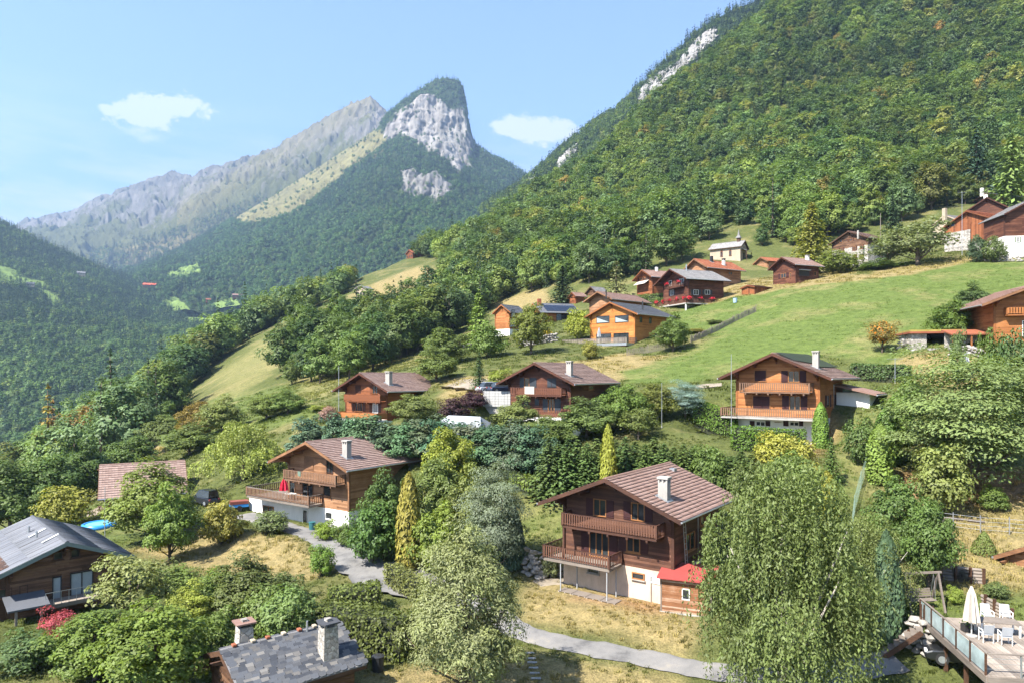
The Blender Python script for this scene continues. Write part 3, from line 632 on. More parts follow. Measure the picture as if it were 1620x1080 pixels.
patchy = vnoise(gx/38, gy/38, 61, 3); tn = 1.75*tints(rs, nT, PAL, PALW) * (1 + 0.5*patchy[:, None]) * np.array([0.93, 0.93, 1.2]); tn[kind >= 5] = np.array([0.062, 0.10, 0.045])
aut = (vnoise(gx/22, gy/22, 63, 2) > 0.58) & (ppx < 330) & (ppy > 560); tn[aut] = tints(rs, aut.sum(), [(0.19, 0.15, 0.03), (0.23, 0.13, 0.03), (0.12, 0.13, 0.03)], [3, 1, 3])
scl *= np.where(ppx < 420, 1.15, 1.0)
SPECIES = ['wood0', 'wood1', 'wood2', 'wood3', 'wood4', 'fir0', 'fir1']
vis = (ppx > -30) & (ppx < 1650) & (ppy > -20)
near_i = np.where(vis)[0][:300]; rest = np.setdiff1d(np.arange(nT), near_i)
for i in near_i:
    fir = kind[i] >= 5; left = ppx[i] < 420
    where = 'on the wooded spur above the valley, left of the sloping fields' if left else ('in the long belt of wood between the two dry fields' if ppy[i] > 470 else 'along the lower edge of the mountainside forest')
    add_tree('forest_fir' if fir else 'forest_tree', SPECIES[kind[i]] if fir else 'edge%d' % (kind[i] % 4), (gx[i], gy[i], gz[i] - 0.3), float(scl[i]), float(rot[i]), tn[i],
             ('dark conifer ' if fir else 'round-crowned broadleaf tree ') + where, 'tree', ('conifers ' if fir else 'broadleaf trees ') + where)
pts = np.c_[gx, gy, gz - 0.3, rot, scl, tn]
forest_stuff('mountainside_forest', pts[rest], kind[rest], [PROTO[s][0] for s in SPECIES], 'dense mixed green forest covering the steep mountainside on the right')

def scatter_patch(T, n, keep, seed):
    X, Y, Z, px, py = T; rs = np.random.RandomState(seed); nv, nu = X.shape
    a = np.linalg.norm(np.cross(np.stack([X[1:, :-1]-X[:-1, :-1], Y[1:, :-1]-Y[:-1, :-1], Z[1:, :-1]-Z[:-1, :-1]], -1), np.stack([X[:-1, 1:]-X[:-1, :-1], Y[:-1, 1:]-Y[:-1, :-1], Z[:-1, 1:]-Z[:-1, :-1]], -1)), axis=-1)
    a = a * keep(px[:-1, :-1], py[:-1, :-1], X[:-1, :-1], Y[:-1, :-1], Z[:-1, :-1]); a = a.ravel(); c = rs.choice(len(a), n, p=a/a.sum()); r, q = c // (nu-1), c % (nu-1); u, v = rs.rand(2, n)
    def bl(A): return A[r, q]*(1-u)*(1-v) + A[r, q+1]*u*(1-v) + A[r+1, q]*(1-u)*v + A[r+1, q+1]*u*v
    return bl(X), bl(Y), bl(Z), rs
def far_forest(name, T, n, keep, seed, fir_frac, smin, smax, label, dark=1.0, cool=(1, 1, 1)):
    x, y, z, rs = scatter_patch(T, n, keep, seed); px, py = pix(x, y, z); ff = fir_frac(px, py, z) if callable(fir_frac) else fir_frac
    fir = rs.rand(n) < np.clip(ff + 0.5*vnoise(x/120, y/120, seed, 3), 0.02, 0.98); kd = np.where(fir, 3 + rs.randint(0, 2, n), rs.randint(0, 3, n))
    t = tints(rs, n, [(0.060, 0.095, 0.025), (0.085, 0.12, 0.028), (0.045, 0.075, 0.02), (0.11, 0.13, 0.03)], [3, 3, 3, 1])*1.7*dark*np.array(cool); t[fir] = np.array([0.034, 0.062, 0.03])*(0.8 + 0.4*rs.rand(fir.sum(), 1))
    forest_stuff(name, np.c_[x, y, z - 0.5, rs.rand(n)*6.28, rs.uniform(smin, smax, n), t], kd, far_protos, label)
inframe = lambda px: (px > -480) & (px < 1760)
def keep_pk(px, py, X, Y, Z):
    bad = in_poly(px, py, PASTURE) | in_poly(px, py, CLIFF) | in_poly(px, py, CLIFF2) | in_poly(px, py, CLIFF3)
    rim = (py < 250) & (px > 590) & (px < 770)
    
    for p in VMEAD: bad = bad | in_poly(px, py, p)
    return np.where(bad, 0.055, 1.0) * inframe(px) * np.where(rim, 0.8, 1.0)
far_forest('wooded_mountain_forest', PK, 34000, keep_pk, 201, lambda px, py, z: np.where(py < 330, 0.45, 0.12) + np.where(px < 340, 0.3, 0), 0.75, 1.25, 'forest in painted haze-blue tints cloaking the mountain below the limestone tooth', cool=(0.72, 0.92, 1.25))  # cool factor puts part of the blue distance haze into the leaf colours
def keep_vl(px, py, X, Y, Z):
    k = inframe(px)*1.0
    for p in VMEAD: k = k * np.where(in_poly(px, py, p), 0.03, 1)
    return k
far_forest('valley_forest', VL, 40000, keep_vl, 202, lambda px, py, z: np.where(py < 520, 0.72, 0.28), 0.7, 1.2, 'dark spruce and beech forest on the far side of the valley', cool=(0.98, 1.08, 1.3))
def keep_cr(px, py, X, Y, Z):
    k = inframe(px)*(px < 1300)*1.0
    for p in CRAG: k = k * np.where(in_poly(px, py, p), 0.12, 1)
    return k
far_forest('crag_forest', CR, 5200, keep_cr, 203, lambda px, py, z: np.where(px > 1000, 0.6, 0.2), 0.6, 1.1, 'dark trees clinging to the crag behind the forest crest')
def keep_far(px, py, X, Y, Z):
    return inframe(px) * (in_poly(px, py, [(140,400),(270,365),(380,320),(420,305),(430,330),(320,385),(200,440),(140,440)])*1.0 + in_poly(px, py, [(260,400),(420,335),(560,270),(600,300),(400,400)])*0.8 + 0.012)
far_forest('alpine_trees', FAR, 5000, keep_far, 204, 0.7, 0.9, 1.5, 'scattered dark trees on the lower slopes of the far alpine ridge')
# ---------------------------------------------------------------- building materials
def wood_mat(name, dark, mid, light, sc=1.0, rough=0.7):
    'weathered boards: colour per board (var) and streaks along them'
    m, n, l, b = newmat(name)
    v = n.new('ShaderNodeAttribute'); v.attribute_name = 'var'
    f = noise(n, l, 2.2*sc, 7, 0.7, stretch=(0.5, 0.5, 9)); g = noise(n, l, 0.5*sc, 4, 0.6, stretch=(1, 1, 1.5))
    s = math_(n, l, 'ADD', math_(n, l, 'ADD', math_(n, l, 'MULTIPLY', f, 0.42), math_(n, l, 'MULTIPLY', g, 0.38)), math_(n, l, 'MULTIPLY', math_(n, l, 'SUBTRACT', v.outputs['Fac'], 0.0), 0.22))
    c = ramp(n, l, s, [(0.3, dark), (0.5, mid), (0.72, light)])
    l.new(c, b.inputs['Base Color']); b.inputs['Roughness'].default_value = rough; b.inputs['Specular IOR Level'].default_value = 0.3
    bump(n, l, b, f, 0.25, 0.02); return m
def tile_mat(name, a, c, d, moss=0.0):
    m, n, l, b = newmat(name)
    v = n.new('ShaderNodeAttribute'); v.attribute_name = 'var'
    f = noise(n, l, 1.3, 6, 0.7); g = noise(n, l, 9, 3, 0.7)
    s = math_(n, l, 'ADD', math_(n, l, 'MULTIPLY', v.outputs['Fac'], 0.42), math_(n, l, 'ADD', math_(n, l, 'MULTIPLY', f, 0.38), math_(n, l, 'MULTIPLY', g, 0.2)))
    col = ramp(n, l, s, [(0.25, a), (0.5, c), (0.78, d)])
    if moss: col = mixc(n, l, col, (0.16, 0.15, 0.09), ramp(n, l, noise(n, l, 2.3, 7, 0.75), [(0.55, (0, 0, 0)), (0.75, (moss, moss, moss))]))
    l.new(col, b.inputs['Base Color']); b.inputs['Roughness'].default_value = 0.75; b.inputs['Specular IOR Level'].default_value = 0.3
    bump(n, l, b, g, 0.2, 0.02); return m
def plaster(name, col, dirt=0.35):
    m, n, l, b = newmat(name)
    f = noise(n, l, 0.8, 7, 0.7, stretch=(1, 1, 0.5)); g = noise(n, l, 14, 3, 0.6)
    c = ramp(n, l, f, [(0.32, tuple(x*(1-dirt) for x in col)), (0.6, col), (0.85, tuple(min(1, x*1.06) for x in col))])
    l.new(c, b.inputs['Base Color']); b.inputs['Roughness'].default_value = 0.9; b.inputs['Specular IOR Level'].default_value = 0.2; bump(n, l, b, g, 0.25, 0.01); return m
def stone_mat(name, a=(0.2, 0.18, 0.16), c=(0.36, 0.33, 0.29), d=(0.5, 0.47, 0.42), sc=3.0):
    m, n, l, b = newmat(name)
    vo = add(n, 'ShaderNodeTexVoronoi', Scale=sc); tc = n.new('ShaderNodeTexCoord'); l.new(tc.outputs['Object'], vo.inputs['Vector'])
    v2 = add(n, 'ShaderNodeTexVoronoi', Scale=sc, feature='DISTANCE_TO_EDGE'); l.new(tc.outputs['Object'], v2.inputs['Vector'])
    f = noise(n, l, 6, 6, 0.7); sep = n.new('ShaderNodeSeparateColor'); l.new(vo.outputs['Color'], sep.inputs[0])
    s = math_(n, l, 'ADD', math_(n, l, 'MULTIPLY', sep.outputs[0], 0.5), math_(n, l, 'MULTIPLY', f, 0.5))
    col = mixc(n, l, (0.10, 0.09, 0.075), ramp(n, l, s, [(0.2, a), (0.5, c), (0.8, d)]), ramp(n, l, v2.outputs['Distance'], [(0.0, (0.25, 0.25, 0.25)), (0.07, (1, 1, 1))]))
    l.new(col, b.inputs['Base Color']); b.inputs['Roughness'].default_value = 0.9
    bump(n, l, b, math_(n, l, 'MINIMUM', v2.outputs['Distance'], 0.12), 0.8, 0.25); return m
W_DARK = wood_mat('dark_stained_wood', (0.030, 0.0135, 0.009), (0.09, 0.040, 0.025), (0.18, 0.088, 0.055))
W_WARM = wood_mat('warm_brown_wood', (0.11, 0.052, 0.026), (0.27, 0.135, 0.066), (0.42, 0.24, 0.135))
W_RED = wood_mat('reddish_wood', (0.08, 0.026, 0.010), (0.21, 0.070, 0.026), (0.33, 0.125, 0.05))
W_REDD = wood_mat('red_brown_wood', (0.036, 0.013, 0.008), (0.10, 0.036, 0.020), (0.19, 0.08, 0.045))
W_ORANGE = wood_mat('honey_wood', (0.15, 0.055, 0.018), (0.33, 0.125, 0.038), (0.47, 0.21, 0.08))
W_BRIGHT = wood_mat('bright_larch', (0.22, 0.078, 0.016), (0.40, 0.155, 0.036), (0.53, 0.24, 0.07))
W_OLD = wood_mat('old_barn_wood', (0.035, 0.018, 0.011), (0.11, 0.056, 0.032), (0.24, 0.135, 0.075))
W_RAIL = wood_mat('weathered_rail_wood', (0.085, 0.045, 0.028), (0.20, 0.115, 0.07), (0.37, 0.24, 0.16))
W_GREY = wood_mat('silvered_wood', (0.12, 0.10, 0.085), (0.24, 0.20, 0.165), (0.40, 0.34, 0.28))
W_FRAME = wood_mat('varnished_frame_wood', (0.22, 0.09, 0.03), (0.38, 0.17, 0.06), (0.5, 0.26, 0.10))
W_SHED = wood_mat('peeling_shed_wood', (0.11, 0.045, 0.02), (0.25, 0.11, 0.05), (0.5, 0.38, 0.28), 1.6)
SHUT = wood_mat('maroon_shutter', (0.030, 0.010, 0.010), (0.055, 0.018, 0.017), (0.085, 0.032, 0.028))
SHUTB = simple('charcoal_shutter', (0.028, 0.034, 0.042), 0.5, 0.2)
T_BROWN = tile_mat('brown_roof_tile', (0.20, 0.12, 0.095), (0.285, 0.18, 0.145), (0.37, 0.25, 0.205), 0.25)
T_PINK = tile_mat('faded_brown_tile', (0.215, 0.135, 0.11), (0.30, 0.20, 0.165), (0.39, 0.28, 0.235), 0.25)
T_RED = tile_mat('red_clay_tile', (0.22, 0.07, 0.035), (0.36, 0.12, 0.06), (0.48, 0.20, 0.11), 0.15)
T_GREY = tile_mat('grey_slate', (0.15, 0.145, 0.145), (0.23, 0.22, 0.215), (0.33, 0.315, 0.30), 0.2)
T_DARK = tile_mat('anthracite_roof', (0.085, 0.09, 0.10), (0.12, 0.125, 0.14), (0.17, 0.175, 0.19), 0.0)
WHITE = plaster('white_render', (0.78, 0.76, 0.72), 0.15); BEIGE = plaster('peach_render', (0.56, 0.44, 0.345), 0.28)
CREAM = plaster('cream_render', (0.40, 0.33, 0.245), 0.2); CONC = plaster('concrete', (0.36, 0.34, 0.31), 0.35)
STONE = stone_mat('rubble_stone'); SHADESTONE = stone_mat('shaded_rubble', (0.09, 0.08, 0.07), (0.2, 0.18, 0.15), (0.34, 0.31, 0.27), 3.5)  # second, darker rubble has the shade inside the garage put into its colour
METAL = simple('zinc', (0.42, 0.44, 0.46), 0.4, 0.2, metallic=0.7, bumpk=0.02); STEEL = simple('painted_steel', (0.30, 0.31, 0.32), 0.5, 0.2, bumpk=0.02)
WHITEP = simple('white_paint', (0.75, 0.74, 0.70), 0.5, 0.12); BLACKM = simple('black_metal', (0.025, 0.026, 0.028), 0.45, 0.2, bumpk=0.02)
def glass_mat(name, col, rough=0.06):
    m, n, l, b = newmat(name); f = noise(n, l, 1.1, 3)
    l.new(ramp(n, l, f, [(0.35, tuple(c*0.55 for c in col)), (0.65, col)]), b.inputs['Base Color']); b.inputs['Roughness'].default_value = rough; b.inputs['Specular IOR Level'].default_value = 0.6; return m
GLASS = glass_mat('window_glass', (0.035, 0.04, 0.042)); GLASSC = glass_mat('curtained_glass', (0.24, 0.24, 0.23), 0.1)
BLIND = simple('blue_grey_blind', (0.28, 0.32, 0.33), 0.5, 0.12, bumpk=0.0)

def board_mesh(boxes, mat, seed=0):
    'joined boards, each with its own tone; boxes are (x0,x1,y0,y1,z0,z1)'
    rs = random.Random(seed); mb = MB(); var = []
    for bx in boxes: mb.box(*bx); var += [rs.random()]*6
    me = bpy.data.meshes.new('boards'); me.from_pydata(mb.v, [], mb.f); me.update()
    a = me.attributes.new('var', 'FLOAT', 'FACE'); a.data.foreach_set('value', np.array(var, np.float32)); me.materials.append(mat); return me

_shared = {}
def shared_box(key, w, d, hgt, mat):
    k = (key, round(w, 3), round(d, 3), round(hgt, 3), mat.name)
    if k not in _shared:
        me = board_mesh([(-w/2, w/2, -d/2, d/2, 0, hgt)], mat, len(_shared)); _shared[k] = me
    return _shared[k]

class House:
    'gabled house in its own frame: x across the gable, y back along the ridge from the front gable wall, z up from the ground at its foot'
    def __init__(s, name, label, X, Y, Ze, yaw, W, L, rise, Zb, os=1.3, of=1.4, ob=0.9, cat='house', th=0.22, group=None):
        a = R(yaw); d = Vector((math.sin(a), math.cos(a), 0)); r = Vector((math.cos(a), -math.sin(a), 0))
        org = Vector((X, Y, 0)) - r*(W/2) + d*of; org.z = Zb
        s.root = empty(name, org, -a, label, cat, group); s.M = Matrix.Translation(org) @ Matrix.Rotation(-a, 4, 'Z'); s.Mi = s.M.inverted()
        s.W, s.L, s.of, s.ob, s.os = W, L, of, ob, os; s.w = W/2 - os; s.l = L - of - ob; s.he = Ze - Zb; s.rise = rise; s.sl = rise/(W/2); s.th = th
        s.zt = s.he + os*s.sl - th; s.zr = s.he + rise - th; s.open = {'front': [], 'right': [], 'left': []}; s.yaw = a; s.Zb = Zb
    # --- where a pixel of the photograph falls on one of the house's planes
    def ray(s, px, py):
        o = s.Mi @ Vector((0, 0, 0)); q = s.Mi @ P(px, py, 1.0); return o, q - o
    def front(s, px, py, y=0.0):
        o, d = s.ray(px, py); t = (y - o.y)/d.y; p = o + d*t; return p.x, p.z
    def side(s, px, py, x=None):
        o, d = s.ray(px, py); x = s.w if x is None else x; t = (x - o.x)/d.x; p = o + d*t; return p.y, p.z
    def roofpt(s, px, py):
        o, d = s.ray(px, py); t = (s.he + s.rise - s.sl*o.x - o.z)/(d.z + s.sl*d.x); return o + d*t
    def rect(s, face, px0, py0, px1, py1, n=0.0):
        cx, cyy = (px0+px1)/2, (py0+py1)/2
        f = (lambda a, b: s.front(a, b, -n)) if face == 'front' else (lambda a, b: s.side(a, b, s.w + n))
        u0, u1 = f(px0, cyy)[0], f(px1, cyy)[0]; return min(u0, u1), max(u0, u1), f(cx, py1)[1], f(cx, py0)[1]
    def fbox(s, mb, face, u0, u1, v0, v1, n0, n1):
        if face == 'front': mb.box(u0, u1, -n1, -n0, v0, v1)
        elif face == 'right': mb.box(s.w+n0, s.w+n1, u0, u1, v0, v1)
        else: mb.box(-s.w-n1, -s.w-n0, u0, u1, v0, v1)
        return mb
    # --- parts
    def shell(s, hb, wood, base, step=0.19, left=True, plank=True, core=None, vertical=False, base_name='base_wall'):
        w, l = s.w, s.l; core = core or wood; s.hb = hb
        if hb > 0.01: MB().box(-w-0.06, w+0.06, -0.06, l, -2.5, hb).build(base_name, base, s.root)
        z0 = max(hb, -0.5)
        wall = MB().prism([(-w, z0), (w, z0), (w, s.zt), (0, s.zr), (-w, s.zt)], 'y', 0.0, l).build('wall', core, s.root)
        if not plank: return wall
        rs = random.Random(int(abs(s.W*977)+abs(s.L*31))); bx = []
        def cut(face, u0, u1, v0, v1):
            segs = [(u0, u1)]
            for (a0, a1, b0, b1) in s.open[face]:
                if v1 > b0 and v0 < b1:
                    ns = []
                    for p, q in segs:
                        if a1 <= p or a0 >= q: ns.append((p, q)); continue
                        if a0 > p: ns.append((p, a0))
                        if a1 < q: ns.append((a1, q))
                    segs = ns
            return segs
        def course(face, u0, u1, v0, v1):
            for p, q in cut(face, u0, u1, v0, v1):
                while p < q - 0.05:
                    e = min(q, p + rs.uniform(2.2, 4.8)); e = q if q - e < 0.5 else e; n1 = 0.035 + rs.uniform(-0.006, 0.008)
                    bx.append({'front': (p, e, -n1, 0.0, v0, v1), 'right': (w, w+n1, p, e, v0, v1), 'left': (-w-n1, -w, p, e, v0, v1)}[face]); p = e + 0.006
        if vertical:
            for face, lo, hi in (('front', -w, w), ('right', 0.0, l), ('left', 0.0, l)):
                u = lo
                while u < hi - 0.02:
                    e = min(hi, u + step*rs.uniform(0.8, 1.2)); top = s.zt if face != 'front' else s.zr - (s.zr-s.zt)*abs((u+e)/2)/w - 0.03
                    segs = [(z0, top)]
                    for (a0, a1, b0, b1) in s.open[face]:
                        if e > a0 and u < a1: segs = [t for p, q in segs for t in ((p, min(q, b0)), (max(p, b1), q)) if t[1] > t[0] + 0.03]
                    for p, q in segs:
                        n1 = 0.035 + rs.uniform(-0.01, 0.012); bx.append({'front': (u, e-0.012, -n1, 0.0, p, q), 'right': (w, w+n1, u, e-0.012, p, q), 'left': (-w-n1, -w, u, e-0.012, p, q)}[face])
                    u = e
        else:
            z = z0
            while z < s.zr - 0.1:
                half = w if z < s.zt - step else max(0, w*(s.zr - z - step)/(s.zr - s.zt))
                half = min(half, w)
                if half > 0.15: course('front', -half, half, z, z + step*0.93)
                if z + step < s.zt + 0.02:
                    course('right', 0.0, l, z, z + step*0.93)
                    if left: course('left', 0.0, l, z, z + step*0.93)
                z += step
        me = board_mesh(bx, wood, 5); o = link('cladding', me, s.root); o['kind'] = 'stuff'
        for sx in (-1, 1):
            MB().box(sx*w - 0.12, sx*w + 0.12, -0.09, 0.12, z0, s.zt + 0.02).build('corner_post', wood, s.root)
        return wall
    def roof(s, tile, tw=0.34, tl=0.38, under=None, fascia=None, gutter=True, tiles=True, purlins=5, roll=0.014, lip=0.06):
        W2, he, rise, th = s.W/2, s.he, s.rise, s.th; y0, y1 = -s.of, s.l + s.ob; under = under or W_DARK; fascia = fascia or under
        prof = [(-W2, he-th), (0, he+rise-th), (W2, he-th), (W2, he-0.03), (0, he+rise-0.03), (-W2, he-0.03)]
        ro = MB().prism(prof, 'y', y0, y1).build('roof', under, s.root); s.roof_o = ro
        slen = math.hypot(W2, rise); ct, st = W2/slen, rise/slen
        if tiles:
            nc = max(2, int(slen/tl)); nt = max(2, int((y1-y0)/tw)); rs = np.random.RandomState(int(s.W*100)); V = []; F = []; var = []
            for sx in (1, -1):
                nrm = np.array([sx*st, 0, ct])
                def pt(a, y, hgt): return np.array([sx*(W2 - a*ct), y, he + a*st]) + nrm*hgt
                for i in range(nc):
                    a0 = slen*i/nc - (0.05 if i == 0 else 0.02); a1 = slen*(i+1)/nc + (0.0 if i < nc-1 else 0.02); stag = 0.5*tw*(i % 2)
                    for j in range(nt):
                        ya = y0 + (y1-y0)*j/nt; yb = y0 + (y1-y0)*(j+1)/nt; jt = rs.normal()*0.006; n0 = len(V); ym = ya + (yb-ya)*0.42
                        for a, hh in ((a0, lip), (a1, 0.004)):
                            V += [pt(a, ya, hh+roll+jt), pt(a, ym, hh+jt), pt(a, yb-0.008, hh+roll*0.75+jt)]
                        V += [pt(a0, ya, -0.03), pt(a0, ym, -0.03), pt(a0, yb-0.008, -0.03)]
                        F += [(n0, n0+1, n0+4, n0+3), (n0+1, n0+2, n0+5, n0+4), (n0+6, n0+7, n0+1, n0), (n0+7, n0+8, n0+2, n0+1)]
                        q = 0.3 + 0.55*rs.rand(); var += [q, q, 0.0, 0.0]
            me = np_mesh('roof_tiles', np.array(V), np.array(F), var=np.array(var)); me.materials.append(tile)
            t = link('roof_tiles', me, ro); t['kind'] = 'stuff'
        else:
            m2 = MB().prism([(-W2, he-0.03), (0, he+rise-0.03), (W2, he-0.03), (W2, he+0.03), (0, he+rise+0.03), (-W2, he+0.03)], 'y', y0-0.02, y1+0.02).build('roof_cover', tile, ro)
        # ridge caps, barge boards, purlin ends, gutters
        mb = MB(); y = y0
        while y < y1 - 0.05:
            e = min(y1, y + 0.42); mb.prism([(-0.15, he+rise-0.01), (0.15, he+rise-0.01), (0.09, he+rise+0.085), (0, he+rise+0.11), (-0.09, he+rise+0.085)], 'y', y, e - 0.015); y = e
        mb.build('ridge_cap', tile, ro)
        for yy in (y0, y1):
            for sx in (-1, 1):
                a = 0.03 if yy == y0 else -0.03
                MB().hull([(sx*W2, yy-a-0.012, he-th-0.04), (sx*W2, yy-a+0.012, he-th-0.04), (sx*W2, yy-a+0.012, he+0.04), (sx*W2, yy-a-0.012, he+0.04)],
                          [(0, yy-a-0.012, he+rise-th-0.04), (0, yy-a+0.012, he+rise-th-0.04), (0, yy-a+0.012, he+rise+0.04), (0, yy-a-0.012, he+rise+0.04)]).build('barge_board', fascia, ro)
        for fx in ([0, 0.52, -0.52, 0.97, -0.97] if purlins == 5 else [0, 0.97, -0.97])[:purlins]:
            x = fx*s.w; z = he + rise - s.sl*abs(x) - th
            MB().box(x-0.11, x+0.11, y0+0.25, 0.2, z-0.30, z-0.015).build('purlin', under, ro)
            if abs(fx) > 0.9 or fx == 0: MB().prism([(-0.05, z-0.95), (-0.03, z-0.30), (-1.0, z-0.30), (-0.9, z-0.42), (-0.4, z-0.55)], 'x', x-0.07, x+0.07).build('bracket', under, ro)
        if gutter:
            for sx in (1, -1):
                MB().tube([(sx*(W2+0.05), y0-0.05, he-0.07), (sx*(W2+0.05), y1+0.05, he-0.07)], 0.075, 8).build('gutter', METAL, ro)
        return ro
    def window(s, face, px0, py0, px1, py1, lights=2, frame=None, glass=None, shut=None, shutters=(0, 0), sill=True, fw=0.07, name='window', n=0.0, closed=False):
        u0, u1, v0, v1 = s.rect(face, px0, py0, px1, py1); return s.window_at(face, u0, u1, v0, v1, lights, frame, glass, shut, shutters, sill, fw, name, closed)
    def window_at(s, face, u0, u1, v0, v1, lights=2, frame=None, glass=None, shut=None, shutters=(0, 0), sill=True, fw=0.07, name='window', closed=False):
        frame = frame or W_FRAME; glass = glass or GLASS; s.open[face].append((u0, u1, v0, v1)); shut = shut or SHUT
        mb = MB(); hb = getattr(s, 'hb', 0); dn = 0.06 if (v0 < hb) else 0.0
        for a in ((u0, u0+fw, v0, v1), (u1-fw, u1, v0, v1), (u0+fw, u1-fw, v1-fw, v1), (u0+fw, u1-fw, v0, v0+fw)): s.fbox(mb, face, *a, dn, dn+0.09)
        wdw = mb.build(name, frame, s.root)
        if closed:
            half = (u1-u0)/2
            for k in (0, 1): s.panel(face, u0+fw+k*(half-fw), u0+half+k*(half-fw)-0.01, v0+fw, v1-fw, shut, dn+0.02, wdw)
            return wdw
        iw = (u1-u0-2*fw)/lights
        for k in range(lights):
            a = u0+fw+iw*k; s.fbox(MB(), face, a+0.005, a+iw-0.005, v0+fw, v1-fw, dn+0.008, dn+0.018).build('pane', glass, wdw)
            if k: s.fbox(MB(), face, a-fw*0.5, a+fw*0.5, v0+fw, v1-fw, dn+0.022, dn+0.075).build('mullion', frame, wdw)
        if sill: s.fbox(MB(), face, u0-0.06, u1+0.06, v0-0.07, v0-0.004, dn, dn+0.16).build('sill', frame if v0 > hb else CONC, wdw)
        sw = (u1-u0)/2
        if shutters[0]: s.panel(face, u0-sw*shutters[0]-0.04, u0-0.02, v0, v1, shut, 0.045, s.root)
        if shutters[1]: s.panel(face, u1+0.02, u1+sw*shutters[1]+0.04, v0, v1, shut, 0.045, s.root)
        return wdw
    def panel(s, face, u0, u1, v0, v1, mat, n0, parent):
        mb = MB(); s.fbox(mb, face, u0, u1, v0, v1, n0, n0+0.035); w = u1-u0
        for f in (0.12, 0.82): s.fbox(mb, face, u0+0.04*w, u1-0.04*w, v0+(v1-v0)*f, v0+(v1-v0)*f+0.07, n0+0.036, n0+0.06)
        return mb.build('shutter', mat, parent)
    def balcony(s, x0, x1, z, depth, rail=0.95, mat=None, floor=None, y_back=0.0, left=True, right=True, left_back=None, pitch=0.2, bw=0.095, posts=(), brackets=0, slab=0.16, single=True, top=None, gap_z=0.1, parent=None, label=None, shaped=False, skip=()):
        'railing of upright boards round a floor that sticks out in front of the gable; z is the floor top'
        mat = mat or W_DARK; floor = floor or mat; yf = -depth
        fl = MB().box(x0, x1, yf, y_back - 0.1, z-slab, z).build('balcony', floor, s.root)
        if label: fl['label'] = label
        top = top or mat
        runs = [((x0, yf), (x1, yf))]
        if right: runs.append(((x1, yf), (x1, y_back - 0.06)))
        if left: runs.append(((x0, yf), (x0, (left_back if left_back is not None else y_back - 0.06))))
        bh = rail - gap_z - 0.03; me = shared_box('baluster', bw, 0.026, bh, mat); joined = []
        for (ax, ay), (bx_, by) in runs:
            ln = math.hypot(bx_-ax, by-ay); ang = math.atan2(by-ay, bx_-ax); nb = max(1, int(ln/pitch)); ux, uy = (bx_-ax)/ln, (by-ay)/ln
            hr = MB().bar((ax-ux*0.03, ay-uy*0.03, z+rail), (bx_+ux*0.03, by+uy*0.03, z+rail), 0.10, 0.06).build('handrail', top, fl)
            MB().bar((ax, ay, z+gap_z+0.08), (bx_, by, z+gap_z+0.08), 0.05, 0.07).build('lower_rail', mat, fl)
            for i in range(nb):
                t = (i+0.5)/nb; p = (ax+(bx_-ax)*t, ay+(by-ay)*t)
                if single:
                    o = link('baluster', me, fl); o.location = (p[0]+math.sin(ang)*0.045, p[1]-math.cos(ang)*0.045, z+gap_z); o.rotation_euler = (0, 0, ang)
                else: joined.append((p[0]-bw/2*abs(ux)-0.013*abs(uy), p[0]+bw/2*abs(ux)+0.013*abs(uy), p[1]-bw/2*abs(uy)-0.013*abs(ux), p[1]+bw/2*abs(uy)+0.013*abs(ux), z+gap_z, z+gap_z+bh))
        if joined:
            o = link('balusters', board_mesh(joined, mat, 3), fl); o['kind'] = 'stuff'
        for cx_, cy_ in {r[0] for r in runs} | {r[1] for r in runs}:
            MB().box(cx_-0.06, cx_+0.06, cy_-0.06, cy_+0.06, z, z+rail+0.05).build('corner_post', mat, fl)
        for i in range(brackets):
            xb = x0 + (x1-x0)*(i+0.5)/brackets; MB().box(xb-0.08, xb+0.08, yf+0.02, 0.0, z-slab-0.2, z-slab-0.003).build('joist', mat, fl)
        for (xp, yp, zb, zt_, m, r_) in posts: MB().box(xp-r_, xp+r_, yp-r_, yp+r_, zb, zt_).build('post', m, s.root)
        return fl
    def chimney(s, pxl, pxr, pyb, pyt, mat=None, depth=None, cap=True, capmat=None, flash=True):
        'stack seen between pixel columns pxl and pxr, foot row pyb on the right roof slope, top row pyt'
        mat = mat or CONC; p = s.roofpt((pxl+pxr)/2, pyb); q = s.M @ p; wd = (pxr-pxl)/FPX*q.y*0.78; dp = depth or wd*0.85; ztop = p.z + (pyb-pyt)/FPX*q.y
        c = MB().box(p.x-wd/2, p.x+wd/2, p.y-dp/2, p.y+dp/2, p.z-1.0, ztop-0.42 if cap else ztop).build('chimney', mat, s.root, bevel=0.01)
        if cap:
            mb = MB()
            for i in (-1, 0, 1):
                for j in (-1, 1): mb.box(p.x+i*(wd/2-0.06)-0.06, p.x+i*(wd/2-0.06)+0.06, p.y+j*(dp/2-0.06)-0.06, p.y+j*(dp/2-0.06)+0.06, ztop-0.42, ztop-0.16)
            mb.box(p.x-wd/2+0.1, p.x+wd/2-0.1, p.y-dp/2+0.1, p.y+dp/2-0.1, ztop-0.42, ztop-0.16); mb.build('flue_slots', capmat or mat, c)
            MB().box(p.x-wd/2-0.07, p.x+wd/2+0.07, p.y-dp/2-0.07, p.y+dp/2+0.07, ztop-0.16, ztop).build('chimney_cap', capmat or CONC, c, bevel=0.015)
